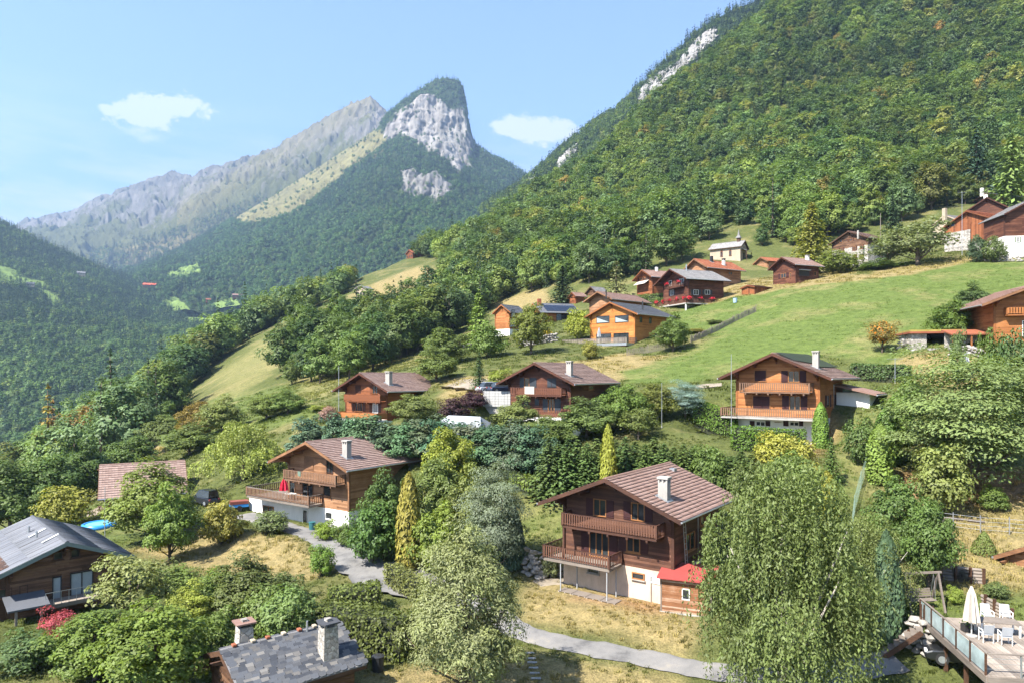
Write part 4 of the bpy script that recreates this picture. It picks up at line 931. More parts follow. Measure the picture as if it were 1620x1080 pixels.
        if flash: MB().hull([(p.x-wd/2-0.16, p.y-dp/2-0.16, p.z+s.sl*(wd/2+.16)+0.0), (p.x+wd/2+0.16, p.y-dp/2-0.16, p.z-s.sl*(wd/2+.16)), (p.x+wd/2+0.16, p.y+dp/2+0.16, p.z-s.sl*(wd/2+.16)), (p.x-wd/2-0.16, p.y+dp/2+0.16, p.z+s.sl*(wd/2+.16))],
            [(p.x-wd/2-0.16, p.y-dp/2-0.16, p.z+s.sl*(wd/2+.16)+0.1), (p.x+wd/2+0.16, p.y-dp/2-0.16, p.z-s.sl*(wd/2+.16)+0.1), (p.x+wd/2+0.16, p.y+dp/2+0.16, p.z-s.sl*(wd/2+.16)+0.1), (p.x-wd/2-0.16, p.y+dp/2+0.16, p.z+s.sl*(wd/2+.16)+0.1)]).build('flashing', METAL, c)
        return c
# ---------------------------------------------------------------- the chalets
def zoom(ox, oy, k): return lambda u, v: (ox + u/k, oy + v/k)
def W4(H, face, z, u0, v0, u1, v1, **kw):
    a, b_ = z(u0, v0), z(u1, v1); return H.window(face, a[0], a[1], b_[0], b_[1], **kw)
def P4(H, face, z, u0, v0, u1, v1, mat, name='shutter', n0=0.05):
    a, b_ = z(u0, v0), z(u1, v1); q = H.rect(face, a[0], a[1], b_[0], b_[1]); H.open[face].append(q); return H.panel(face, *q, mat, 0.0 if name == 'door' else n0, H.root)
def downpipe(H, face, pts, r=0.05):
    return MB().tube(pts, r, 6).build('downpipe', METAL, H.root)

# --- the dark chalet with peach base, centre
z = zoom(840, 720, 4.153)
A = House('chalet', 'dark brown chalet with two balconies and a peach plaster base beside the red-roofed shed', 11.44, 47, -10.03, 36.5, 11.73, 11.60, 2.37, -16.5, 1.35, 1.75, 0.9)
A.hb = A.front(*z(700, 735))[1]
W4(A, 'front', z, 412, 285, 497, 398, shutters=(1.05, 1.05), sill=False); W4(A, 'front', z, 660, 310, 750, 428, shutters=(1.05, 1.05), sill=False)
W4(A, 'front', z, 386, 498, 515, 668, lights=3, shutters=(0.8, 0.8), sill=False); W4(A, 'front', z, 630, 532, 720, 635, shutters=(1.05, 1.05))
W4(A, 'right', z, 1012, 505, 1072, 622, shutters=(0, 1.0)); W4(A, 'right', z, 1108, 392, 1140, 455, lights=1)
W4(A, 'front', z, 376, 738, 452, 772, lights=1, frame=CONC); W4(A, 'front', z, 668, 768, 750, 812, lights=1, frame=W_FRAME)
P4(A, 'right', z, 1160, 460, 1195, 640, W_DARK, 'door')
A.shell(A.hb, W_DARK, BEIGE); A.roof(T_BROWN, 0.30, 0.35, gutter=True)
xl, zl = A.front(*z(205, 462), y=-1.35); xr, _ = A.front(*z(825, 530), y=-1.35)
A.balcony(xl, xr, zl + 0.05, 1.35, 0.95, W_DARK, brackets=5, label='upper balcony with a railing of dark upright boards')
x2, z2 = A.front(*z(82, 672), y=-2.0); x3, _ = A.front(*z(515, 745), y=-2.0)
A.balcony(x2, x3, z2 + 0.05, 2.0, 0.95, W_DARK, y_back=0.0, left_back=3.2, label='lower balcony that wraps round the left corner', slab=0.2, floor=W_GREY,
          posts=[(xl + 0.1, -1.25, z2, zl - 0.1, W_DARK, 0.08)] + [(x, -y, -1.0, z2 - 0.16, STEEL, 0.035) for x, y in ((x2 + 1.5, 1.9), (x2 + 2.1, 0.5), (x3 - 0.25, 1.9), (x3 - 0.25, 0.5))])
MB().box(x2, -A.w - 0.03, 0.05, 3.2, z2 - 0.13, z2 + 0.05).build('side_deck', W_GREY, A.root)
A.chimney(*[z(834, 0)[0], z(918, 0)[0]], z(0, 285)[1], z(0, 138)[1], CONC)
p = A.roofpt(*z(935, 100)); MB().box(p.x-0.25, p.x+0.2, p.y-0.25, p.y+0.25, p.z-0.1, p.z+0.22).build('roof_vent', METAL, A.root)
yd, _ = A.side(*z(1088, 560)); downpipe(A, 'right', [(A.W/2, yd + 2.5, A.he - 0.1), (A.w + 0.12, yd, A.he - 0.45), (A.w + 0.12, yd, 0.2)])
y1, _ = A.side(*z(990, 700)); lad = MB()
for dy in (-0.2, 0.2): lad.bar((A.w + 0.55, y1 + dy, 0.0), (A.w + 0.14, y1 + dy, A.zt - 0.1), 0.05)
for i in range(17): t = (i+0.5)/17; lad.bar((A.w + 0.55 - 0.41*t, y1 - 0.2, A.zt*t), (A.w + 0.55 - 0.41*t, y1 + 0.2, A.zt*t), 0.035)
lo = lad.build('ladder', METAL, None); lo.matrix_world = A.M; tag(lo, 'tall aluminium ladder leaning on the side wall of the dark central chalet', 'ladder')
# board with two house-number style panels fixed beside the shed
q = A.rect('front', *z(786, 793), *z(850, 838)); sg = MB(); A.fbox(sg, 'front', *q, 0.09, 0.12)
sgo = sg.build('notice_board', WHITEP, None); sgo.matrix_world = A.M; tag(sgo, 'small white notice board with a dark grid on the peach base wall', 'sign')
for i in range(3):
    for j in range(2):
        m = MB(); u = q[0] + 0.04 + j*0.1; v = q[2] + 0.1 + i*(q[3]-q[2]-0.1)/3; A.fbox(m, 'front', u, u + 0.07, v, v + 0.12, 0.121, 0.128); m.build('grid_mark', BLACKM, sgo)
m = MB(); A.fbox(m, 'front', q[0]+0.36, q[1]-0.06, q[2]+0.12, q[2]+0.18, 0.121, 0.127); A.fbox(m, 'front', q[0]+0.42, q[1]-0.15, q[2]+0.3, q[2]+0.36, 0.121, 0.127); m.build('text_line', STEEL, sgo)
m = MB(); A.fbox(m, 'front', q[0]+0.05, q[0]+0.11, -0.4, q[2], 0.07, 0.12); m.build('post', W_GREY, sgo)
# pallets in front of the base wall
for i in range(4):
    e = empty('pallet', A.M @ Vector((x2 + 1.3 + i*1.25, -1.5 - 0.05*i, -0.05)), -A.yaw, ['wooden pallet lying farthest left under the lower balcony', 'second wooden pallet from the left under the lower balcony', 'third wooden pallet from the left under the lower balcony', 'wooden pallet lying farthest right under the lower balcony'][i], 'pallet', 'pallets under the balcony')
    for k in range(7): o = link('slat', shared_box('slat', 1.2, 0.1, 0.025, W_GREY), e); o.location = (0.6, -0.45 + k*0.15, 0.12)
    for k in range(3): o = link('bearer', shared_box('bearer', 0.1, 1.0, 0.11, W_GREY), e); o.location = (0.08 + k*0.52, 0, 0.0)

# --- shed
SB = Gp(*z(855, 1025)); ex = Vector((math.cos(A.yaw), -math.sin(A.yaw), 0)); sh = empty('garden_shed', (SB.x, SB.y, SB.z), -A.yaw + R(14), 'small weathered plank shed with a flat red roof beside the dark central chalet', 'shed')
for i in range(17):
    v0 = 0.05 + i*0.135; wdt = 3.35
    for a, c in (((0, 1.42), (1.95, wdt)) if 7 <= i <= 12 else ((0, wdt),)):
        o = link('plank', board_mesh([(a, c, -0.02 - 0.012*(i % 2), 0.03, v0, v0 + 0.125)], W_SHED, i), sh) 
    link('plank', board_mesh([(-0.02, 0.03, 0.03, 2.6, v0, v0 + 0.125)], W_SHED, 40 + i), sh)
MB().box(0.03, 3.32, 0.035, 2.6, -0.6, 2.4).build('wall', W_DARK, sh)
MB().box(-0.1, 3.45, -0.1, 2.65, -0.8, 0.04).build('footing', CONC, sh)
for u in (0, 3.35): MB().box(u - 0.05, u + 0.05, -0.05, 0.0, 0.0, 2.36).build('corner_board', W_GREY, sh)
wf = MB().box(1.42, 1.95, -0.04, 0.03, 0.98, 1.05).box(1.42, 1.95, -0.04, 0.03, 1.69, 1.76).box(1.42, 1.48, -0.04, 0.03, 1.05, 1.69).box(1.89, 1.95, -0.04, 0.03, 1.05, 1.69).build('window', WHITEP, sh)
MB().box(1.48, 1.89, 0.0, 0.02, 1.05, 1.69).build('pane', GLASS, wf)
REDM = simple('red_roof_membrane', (0.30, 0.058, 0.05), 0.5, 0.15, 2.0, bumpk=0.05)
MB().hull([(-0.25, -0.4, 2.36), (3.6, -0.4, 2.36), (3.6, 2.8, 2.72), (-0.25, 2.8, 2.72)], [(-0.25, -0.4, 2.44), (3.6, -0.4, 2.44), (3.6, 2.8, 2.80), (-0.25, 2.8, 2.80)]).build('roof', REDM, sh)

# --- the white-based chalet, left of centre
z = zoom(370, 670, 5.4)
B = House('chalet', 'warm brown chalet on a white base with a big terrace and a folded red parasol', -16.63, 70, -9.8, 35.2, 12.93, 11.5, 2.52, -16.2, 1.55, 1.65, 0.9)
B.hb = B.front(*z(735, 708))[1]
W4(B, 'front', z, 795, 308, 852, 420, sill=False, frame=W_DARK); P4(B, 'front', z, 604, 290, 682, 395, W_WARM)
W4(B, 'front', z, 480, 492, 527, 600, lights=1, frame=W_WARM, sill=False); W4(B, 'front', z, 588, 503, 682, 625, frame=W_WARM, sill=False); W4(B, 'front', z, 768, 524, 831, 616, lights=1, frame=W_WARM)
W4(B, 'right', z, 1140, 515, 1192, 592, lights=1, frame=W_WARM)
B.open['front'] += []
W4(B, 'front', z, 256, 698, 346, 757, frame=W_FRAME); W4(B, 'front', z, 595, 730, 636, 888, lights=1, frame=WHITEP, sill=False, glass=GLASS, name='door'); W4(B, 'front', z, 790, 750, 848, 812, lights=1, frame=WHITEP)
B.shell(B.hb, W_WARM, WHITE); B.roof(T_PINK, 0.32, 0.38, under=W_WARM)
xa, _ = B.front(*z(135, 720)); MB().box(xa, -B.w - 0.07, -0.055, 6.5, -2.5, B.hb - 0.02).build('terrace_base', WHITE, B.root)
xl, zl = B.front(*z(427, 468), y=-1.35); xr, _ = B.front(*z(870, 510), y=-1.35)
B.balcony(xl, xr, zl + 0.03, 1.35, 0.98, W_RAIL, brackets=5, bw=0.14, pitch=0.25, label='upper balcony with pale upright boards')
x2, z2 = B.front(*z(108, 612), y=-1.9); x3, _ = B.front(*z(640, 692), y=-1.9); zB = z2 + 0.03
B.balcony(x2, x3, zB, 1.9, 0.98, W_RAIL, left_back=6.3, bw=0.14, pitch=0.25, slab=0.22, floor=W_GREY, top=W_GREY, label='wide terrace railing of weathered boards')
MB().box(x2, -B.w - 0.1, -0.1, 6.4, zB - 0.2, zB - 0.01).build('terrace_floor', W_GREY, B.root)
B.chimney(z(926, 0)[0], z(1003, 0)[0], z(0, 285)[1], z(0, 138)[1], CONC)
p = B.roofpt(*z(1240, 130)); MB().box(p.x-0.2, p.x+0.2, p.y-0.2, p.y+0.2, p.z-0.1, p.z+0.2).build('roof_vent', METAL, B.root)
def parasol(name, loc, ht, mat, label, r=0.24, polecol=None, droop=0.42):
    e = empty(name, loc, 0.3, label, 'parasol'); MB().tube([(0, 0, 0), (0, 0, ht)], 0.03, 8).build('pole', polecol or WHITEP, e)
    pr = []; n = 16
    V = []; F = []
    zs = [(ht*droop, 1.0), (ht*(droop+0.12), 0.9), (ht*(droop+0.3), 0.75), (ht*0.84, 0.5), (ht*0.94, 0.25), (ht*0.995, 0.12)]
    for zz, k in zs:
        for i in range(n): a = 2*math.pi*i/n; rr = r*k*(1 + 0.3*(1 if i % 2 else -1)); V.append((rr*math.cos(a), rr*math.sin(a), zz))
    for j in range(len(zs)-1):
        for i in range(n): F.append((j*n+i, j*n+(i+1) % n, (j+1)*n+(i+1) % n, (j+1)*n+i))
    F.append(tuple(range((len(zs)-1)*n, len(zs)*n))); MB().add(V, F).build('canopy', mat, e); MB().lathe([(0.0, 0), (0.28, 0.0), (0.28, 0.07), (0.05, 0.1)], 10).build('base', CONC, e); return e
REDC = simple('red_cloth', (0.50, 0.03, 0.06), 0.8, 0.25, 4, spec=0.1); BEIGEC = simple('ecru_cloth', (0.46, 0.41, 0.35), 0.85, 0.15, 4, spec=0.1); WHITEC = simple('white_cloth', (0.36, 0.38, 0.40), 0.85, 0.12, 4, spec=0.1)
xp, _ = B.front(*z(428, 560), y=-1.0); parasol('parasol', B.M @ Vector((xp, -1.0, zB)), 2.35, REDC, 'folded red parasol on the terrace of the white-based chalet', 0.42)
tb = empty('terrace_table', B.M @ Vector((xp + 1.0, -0.9, zB)), -B.yaw, 'low pale table behind the railing next to the red parasol', 'table')
MB().box(-0.6, 0.6, -0.4, 0.4, 0.7, 0.74).build('table_top', WHITEP, tb)
for i in (-1, 1):
    for j in (-1, 1): MB().box(i*0.55-0.03, i*0.55+0.03, j*0.35-0.03, j*0.35+0.03, 0, 0.7).build('leg', WHITEP, tb)
tw = MB().add([(0, 0, 0), (0.5, 0, 0), (0.5, 0, -0.55), (0.04, 0, -0.5), (0, 0.12, -0.02), (0.5, 0.12, -0.02), (0.5, 0.14, -0.3), (0, 0.14, -0.3)], [(0, 1, 2, 3), (0, 4, 5, 1), (4, 7, 6, 5)]).build('towel', simple('green_towel', (0.12, 0.17, 0.13), 0.9)); xt, zt_ = B.front(*z(545, 395), y=-1.42); tw.matrix_world = B.M @ Matrix.Translation((xt, -1.44, zl + 1.05)); tag(tw, 'dark green towel hung over the upper balcony rail of the white-based chalet', 'towel')

# --- the reddish chalet behind it
z = zoom(480, 560, 5.4)
C = House('chalet', 'reddish wood chalet with smooth board balconies, behind the dark blue-green hedge', -17.88, 100, -2.64, 33.8, 11.58, 12.79, 2.67, -7.2, 1.5, 1.4, 0.9)
C.hb = 0.2
W4(C, 'front', z, 592, 268, 638, 338, frame=W_ORANGE, shut=W_RED, shutters=(0.9, 0), sill=False); P4(C, 'front', z, 446, 264, 492, 328, W_REDD)
W4(C, 'front', z, 444, 414, 508, 484, lights=3, frame=W_ORANGE, shut=W_REDD, shutters=(0.7, 0.7)); W4(C, 'front', z, 595, 420, 640, 500, lights=1, frame=WHITEP, glass=GLASSC, sill=False, shut=W_REDD, shutters=(1.2, 1.0), name='door')
W4(C, 'right', z, 830, 418, 872, 480, frame=W_ORANGE); W4(C, 'right', z, 968, 340, 1050, 382, frame=W_ORANGE)
C.shell(0.2, W_RED, WHITE); C.roof(T_PINK, 0.36, 0.42, under=W_REDD)
xl, zl = C.front(*z(350, 398), y=-1.3); xr, _ = C.front(*z(655, 400), y=-1.3)
C.balcony(xl, xr, zl + 0.03, 1.3, 0.95, W_RED, bw=0.165, pitch=0.175, brackets=4, slab=0.14, label='upper balcony closed with flush reddish boards')
x2, z2 = C.front(*z(260, 548), y=-2.2); x3, _ = C.front(*z(625, 556), y=-2.2)
C.balcony(x2, x3, z2 + 0.05, 2.2, 0.95, W_ORANGE, bw=0.165, pitch=0.175, slab=0.3, floor=WHITE, left_back=1.0, label='lower terrace parapet of flush orange boards', posts=[(x2+0.3, -2.0, -1.5, z2-0.26, WHITE, 0.15), (x3-0.3, -2.0, -1.5, z2-0.26, WHITE, 0.15)])
C.chimney(z(700, 0)[0], z(760, 0)[0], z(0, 255)[1], z(0, 145)[1], CONC)

# --- the red-brown chalet, centre
z = zoom(740, 540, 5.4)
D = House('chalet', 'red-brown chalet with black shutters and a white towel on its balcony', 7.73, 86, -1.33, 32.0, 11.59, 14.15, 2.68, -8.0, 1.25, 1.3, 0.9)
D.hb = D.front(*z(700, 662))[1]
W4(D, 'front', z, 484, 308, 528, 392, lights=1, frame=W_FRAME, shut=SHUTB, shutters=(1.6, 2.6), sill=False); P4(D, 'front', z, 682, 312, 718, 388, SHUTB); P4(D, 'front', z, 722, 312, 758, 388, SHUTB)
W4(D, 'front', z, 688, 488, 742, 600, frame=W_FRAME, shut=SHUTB, shutters=(1.6, 1.9), sill=False); P4(D, 'front', z, 575, 485, 610, 540, SHUTB); P4(D, 'front', z, 480, 485, 520, 540, SHUTB)
W4(D, 'front', z, 615, 672, 648, 740, lights=1, frame=WHITEP); W4(D, 'right', z, 1030, 375, 1075, 410, lights=1)
D.shell(D.hb, W_REDD, WHITE); D.roof(T_PINK, 0.34, 0.40, under=W_REDD)
xl, zl = D.front(*z(368, 455), y=-1.25); xr, _ = D.front(*z(800, 460), y=-1.25)
D.balcony(xl, xr, zl + 0.03, 1.25, 0.95, W_REDD, brackets=5, pitch=0.26, bw=0.14, label='upper balcony with red-brown boards')
x2, z2 = D.front(*z(560, 648), y=-1.5); x3, _ = D.front(*z(800, 650), y=-1.5)
D.balcony(x2, x3, z2 + 0.05, 1.5, 0.95, W_REDD, pitch=0.26, bw=0.14, slab=0.3, floor=WHITE, label='lower balcony half hidden by trees')
D.chimney(z(840, 0)[0], z(900, 0)[0], z(0, 290)[1], z(0, 165)[1], CONC)
q = D.rect('front', *z(486, 384), *z(567, 447), n=1.36); tw = MB().box(q[0], q[1], -1.37, -1.34, q[2], q[3]).box(q[0], q[1], -1.34, -1.18, q[3]-0.02, q[3]+0.01).build('towel', BEIGEC); tw.matrix_world = D.M; tag(tw, 'pale towel drying over the balcony of the red-brown central chalet', 'towel')

# --- the honey-coloured chalet, right
z = zoom(1120, 540, 6.0)
E = House('chalet', 'honey-coloured chalet with maroon shutters, solar sheet on the roof and a clipped hedge in front', 33.56, 73, -0.55, 38.6, 12.34, 12.43, 2.75, -7.6, 1.65, 1.55, 0.9)
E.hb = E.front(*z(600, 715))[1] - 0.1
W4(E, 'front', z, 440, 268, 558, 380, closed=True, sill=False); W4(E, 'front', z, 762, 276, 870, 385, shutters=(1.15, 1.1), sill=False)
W4(E, 'front', z, 424, 510, 594, 640, closed=True, sill=False); W4(E, 'front', z, 773, 513, 881, 650, shutters=(1.2, 1.1), sill=False)
W4(E, 'right', z, 1122, 505, 1150, 620, lights=1, shutters=(1.0, 1.0)); W4(E, 'right', z, 1226, 490, 1256, 588, lights=1, frame=SHUT); P4(E, 'right', z, 1196, 500, 1212, 690, SHUT, 'door')
for (a, b_) in ((400, 445), (550, 593), (718, 766), (868, 906)): P4(E, 'front', z, a, 750, b_, 800, SHUT, n0=0.08)
W4(E, 'front', z, 458, 754, 547, 800, lights=2, frame=WHITEP, sill=False); W4(E, 'front', z, 778, 758, 866, 800, lights=2, frame=WHITEP, sill=False); P4(E, 'front', z, 630, 748, 702, 850, W_ORANGE, 'door', n0=0.07)
E.shell(E.hb, W_ORANGE, WHITE); E.roof(T_PINK, 0.33, 0.38, under=W_RED, fascia=W_REDD)
xl, zl = E.front(*z(302, 473), y=-1.3); xr, _ = E.front(*z(965, 475), y=-1.3)
E.balcony(xl, xr, zl + 0.03, 1.3, 0.97, W_RAIL, brackets=6, pitch=0.235, bw=0.11, label='upper balcony with brown boards and carved joists')
x2, z2 = E.front(*z(122, 708), y=-2.1); x3, _ = E.front(*z(1025, 728), y=-2.1)
E.balcony(x2, x3, z2 + 0.05, 2.1, 0.97, W_RAIL, left_back=3.0, pitch=0.235, bw=0.11, slab=0.2, floor=CONC, label='long lower balcony with brown boards on a concrete slab')
MB().box(x2 + 0.02, -E.w - 0.08, -0.08, 3.0, z2 - 0.14, z2 + 0.04).build('side_terrace', CONC, E.root)
E.chimney(z(990, 0)[0], z(1060, 0)[0], z(0, 250)[1], z(0, 88)[1], CONC)
SOLAR = simple('dark_solar_sheet', (0.025, 0.032, 0.03), 0.35, 0.25, 1.5, bumpk=0.03)
pr = [E.roofpt(*z(u, v)) for u, v in ((668, 128), (925, 128), (1235, 252), (1062, 252), (985, 215), (815, 188))]
pr = [Vector((p.x, p.y, p.z + 0.12)) for p in pr]; pr[0].x = pr[1].x = 0.2; pr[0].z = pr[1].z = E.he + E.rise + 0.1
MB().hull(pr, [p + Vector((0, 0, 0.05)) for p in pr]).build('solar_sheet', SOLAR, E.root)
yd, _ = E.side(*z(1185, 560)); downpipe(E, 'right', [(E.W/2 + 0.02, yd + 2.0, E.he - 0.1), (E.w + 0.12, yd, E.he - 0.7), (E.w + 0.12, yd, 0.6)])
# annex behind on the right
y0, zA = E.side(*z(1290, 480)); y1_, _ = E.side(*z(1300, 480))
MB().box(E.w + 0.1, E.w + 3.6, E.l - 3.2, E.l + 0.6, 0.8, 5.4).build('annex_wall', WHITE, E.root)
MB().hull([(E.w - 0.1, E.l - 4.2, 6.15), (E.w + 4.5, E.l - 4.2, 5.1), (E.w + 4.5, E.l + 1.2, 5.1), (E.w - 0.1, E.l + 1.2, 6.15)], [(E.w - 0.1, E.l - 4.2, 6.37), (E.w + 4.5, E.l - 4.2, 5.32), (E.w + 4.5, E.l + 1.2, 5.32), (E.w - 0.1, E.l + 1.2, 6.37)]).build('annex_roof', T_BROWN, E.root)
MB().tube([(E.w + 4.55, E.l - 4.25, 5.15), (E.w + 4.55, E.l + 1.25, 5.15)], 0.08, 6).build('gutter', METAL, E.root)
# ---------------------------------------------------------------- the rest of the village
def ground_under(H_): return None
def small(name, label, X, Y, Ze, yaw, W, L, rise, Zb, wood, tile, hb=0.0, base=None, os=1.0, of=1.0, wins=(), z=None, tw=0.6, tl=0.6, shut=None, cat='house', vertical=False, purlins=3, frame=None, under=None, step=0.24, plank=True, gutter=True, ob=0.8):
    h_ = House(name, label, X, Y, Ze, yaw, W, L, rise, Zb, os, of, ob, cat); h_.hb = hb
    for (face, u0, v0, u1, v1, li, sh) in wins:
        W4(h_, face, z, u0, v0, u1, v1, lights=li, frame=frame or W_FRAME, shutters=(sh, sh), shut=shut, sill=False)
    h_.shell(hb, wood, base or STONE, step, plank=plank, vertical=vertical); h_.roof(tile, tw, tl, under=under or wood, purlins=purlins, gutter=gutter); return h_

# bright larch house with big windows
z = zoom(780, 440, 5.4)
F = small('larch_house', 'bright orange larch house with four big windows and an anthracite roof', 23.14, 128, 10.91, 44.7, 12.77, 13.94, 2.61, 4.2, W_BRIGHT, T_DARK, 0.0, os=1.2, of=0.8, under=W_ORANGE, frame=BLACKM,
          wins=[('front', 885, 325, 996, 383, 1, 0), ('front', 1044, 320, 1160, 377, 1, 0), ('front', 884, 475, 1010, 552, 2, 0), ('front', 1031, 470, 1160, 548, 2, 0), ('right', 1250, 333, 1271, 380, 1, 0), ('right', 1331, 338, 1351, 388, 1, 0)], z=z, tw=0.9, tl=0.5)
for (u0, v0, u1, v1, dg) in ((885, 325, 996, 383, 1), (1044, 320, 1160, 377, 1)):
    q = F.rect('front', *z(u0, v0), *z(u1, v1)); MB().prism([(q[0]+0.08, q[2]+0.08), (q[1]-0.08, q[2]+0.08), (q[0]+0.08, q[3]-0.25)], 'y', -0.045, -0.03).build('blind', BLIND, F.root)
xd0, zd = F.front(*z(595, 578), y=-3.2); xd1, _ = F.front(*z(1140, 575), y=-3.2)
F.balcony(xd0, xd1, zd + 0.2, 3.2, 0.95, W_GREY, slab=0.5, floor=METAL, single=False, pitch=0.24, bw=0.12, label='raised terrace with a grey board railing')
MB().box(xd0 + 0.4, xd1 - 0.4, -2.9, -0.2, zd - 3.2, zd - 0.32).build('terrace_base', W_ORANGE, F.root)
parasol('parasol', F.M @ Vector(((xd0 + xd1)*0.5 + 0.6, -2.2, zd + 0.2)), 3.1, WHITEC, 'folded grey parasol on the terrace of the bright larch house', 0.3)
p = F.roofpt(*z(1278, 272)); MB().tube([(p.x, p.y, p.z - 0.3), (p.x, p.y, p.z + 1.7)], 0.14, 8).build('flue_pipe', BLACKM, F.root)
# house with solar panels
S = small('solar_house', 'house with a row of solar panels on its dark roof above a stone terrace wall', 6.63, 165, 14.43, 73.8, 11.05, 10.51, 2.62, 10.2, W_ORANGE, T_DARK, 1.2, WHITE, os=1.0, of=0.9, wins=[('right', 880, 495, 900, 508, 1, 0)], z=lambda u, v: (u, v), frame=BLACKM)
PANEL = simple('solar_panel', (0.012, 0.016, 0.03), 0.35, 0.25, 2, bumpk=0.0); slen = math.hypot(S.W/2, S.rise)
for i in range(9):
    for j in range(3):
        y0 = -S.of + 2.0 + i*0.92; a0 = 0.7 + j*1.35
        def rp(y, a, hh): return (S.W/2*(1 - a/slen), y, S.he + S.rise*a/slen + hh)
        MB().hull([rp(y0, a0, 0.09), rp(y0 + 0.88, a0, 0.09), rp(y0 + 0.88, a0 + 1.3, 0.09), rp(y0, a0 + 1.3, 0.09)], [rp(y0, a0, 0.14), rp(y0 + 0.88, a0, 0.14), rp(y0 + 0.88, a0 + 1.3, 0.14), rp(y0, a0 + 1.3, 0.14)]).build('solar_panel', PANEL, S.root)
S.chimney(849, 857, 483, 473, T_RED, cap=False, flash=False)
g2 = P(815, 490, 167); S2 = small('wing_house', 'small gabled wing with a tall glazed front left of the solar panel roof', -0.4, 160, 14.0, 40, 5.6, 6.5, 1.9, 8.2, W_ORANGE, T_DARK, 2.0, WHITE, os=0.6, of=0.5, wins=[('front', 806, 504, 816, 517, 2, 0), ('front', 809, 490, 815, 502, 1, 0)], z=lambda u, v: (u, v), frame=BLACKM)
# flower chalet
z = zoom(980, 370, 6.75)
Gh = small('chalet', 'dark wood chalet with red geraniums along its balconies and a grey slate roof', 37.61, 150, 20.39, 68.8, 12.85, 11.78, 2.92, 12.4, W_REDD, T_GREY, 2.6, STONE, os=1.6, of=1.75, z=z, frame=WHITEP, shut=SHUTB,
           wins=[('right', 790, 598, 842, 655, 2, 1.0), ('right', 910, 600, 965, 650, 2, 0.8), ('front', 530, 500, 560, 560, 1, 0), ('front', 640, 480, 690, 540, 2, 0), ('front', 545, 600, 580, 660, 2, 0.7)], purlins=5)
Gh.hb = 2.6
fx0, fz = Gh.front(*z(385, 738), y=-2.0); fx1 = Gh.w + 1.8
fb = Gh.balcony(fx0, fx1, 2.75, 2.0, 0.9, W_DARK, single=False, slab=0.25, floor=CONC, label='lower balcony hung with red geraniums', right=False)
MB().box(Gh.w + 0.05, Gh.w + 1.8, -0.08, 6.4, 2.5, 2.75).build('side_balcony', CONC, Gh.root)
mb = [(Gh.w + 1.74, Gh.w + 1.8, -2.0 + i*0.22, -2.0 + i*0.22 + 0.17, 2.85, 3.6) for i in range(38)]; o = link('side_railing', board_mesh(mb, W_DARK), Gh.root); o['kind'] = 'stuff'
MB().box(Gh.w + 1.72, Gh.w + 1.82, -2.0, 6.4, 3.62, 3.7).build('side_handrail', W_DARK, Gh.root)
ux0, uz = Gh.front(*z(492, 592), y=-1.2); ux1, _ = Gh.front(*z(652, 585), y=-1.2); Gh.balcony(ux0, ux1, uz + 0.05, 1.2, 0.9, W_DARK, single=False, label='small upper balcony with geraniums')
for x in (fx0 + 0.4, fx1 - 0.3): MB().box(x-0.12, x+0.12, -1.9, -1.66, -0.5, 2.5).build('pillar', WHITE, Gh.root)
W4(Gh, 'front', z, 500, 760, 530, 830, lights=1, frame=WHITEP, sill=False); W4(Gh, 'right', z, 800, 770, 870, 815, lights=2, frame=WHITEP, sill=False)
GER = leaf_mat('geranium', 0.1)
def flowerbox(parent, loc, ln, seed, lab, ang=0.0):
    e = empty('flower_box', loc, ang, lab, 'flower box', 'geranium boxes on the flower chalet'); MB().box(-ln/2, ln/2, -0.12, 0.12, 0, 0.2).build('planter', W_DARK, e)
    rs = np.random.RandomState(seed); n = 120; c = rs.normal(size=(n, 3))*np.array([ln*0.24, 0.16, 0.17]) + np.array([0, -0.08, 0.36]); o = link('blossom', foliage_mesh('blossom', c, rs.normal(size=(n, 3)) + np.array([0, -0.6, 0.6]), 0.26*(0.6+0.6*rs.rand(n)), rs.rand(n), rs, GER), e); o['tint'] = [0.55, 0.02, 0.05]
    c = rs.normal(size=(60, 3))*np.array([ln*0.26, 0.15, 0.12]) + np.array([0, 0, 0.2]); o = link('greenery', foliage_mesh('greenery', c, rs.normal(size=(60, 3)) + np.array([0, -0.4, 0.8]), 0.24, rs.rand(60), rs, LEAF), e); o['tint'] = [0.06, 0.11, 0.03]; return e
names = ['far left corner of the lower balcony', 'lower balcony front, second from the left', 'lower balcony front, third from the left', 'lower balcony front, middle', 'lower balcony front, near the corner']
for i, nm in enumerate(names): flowerbox(Gh, Gh.M @ Vector((fx0 + 0.5 + i*(fx1-fx0-1.0)/4, -2.05, 3.45)), 1.1, 300+i, 'box of red geraniums on the ' + nm, -Gh.yaw)
for i, nm in enumerate(['nearest the gable', 'in the middle', 'farthest back']): flowerbox(Gh, Gh.M @ Vector((Gh.w + 1.8, -1.2 + i*3.0, 3.45)), 1.1, 310+i, 'box of red geraniums on the side railing of the flower chalet, ' + nm, -Gh.yaw + math.pi/2)
for i, nm in enumerate(['left', 'right']): flowerbox(Gh, Gh.M @ Vector((ux0 + 0.6 + i*(ux1-ux0-1.2), -1.25, uz + 0.75)), 1.1, 320+i, 'box of red geraniums on the small upper balcony, ' + nm, -Gh.yaw)
p = Gh.roofpt(*z(715, 395)); MB().tube([(p.x, p.y, p.z - 0.5), (p.x, p.y, p.z + 1.4)], 0.14, 8).build('flue_pipe', METAL, Gh.root)
st = empty('garden_stairs', Gh.M @ Vector((Gh.w + 3.2, 4.0, 0.4)), -Gh.yaw, 'outdoor stairs with a wooden rail beside the flower chalet', 'stairs')
for i in range(9): MB().box(-0.6, 0.6, i*0.4, i*0.4 + 0.4, -1.0 + i*0.22, 0.0 + i*0.22).build('step', CONC, st)
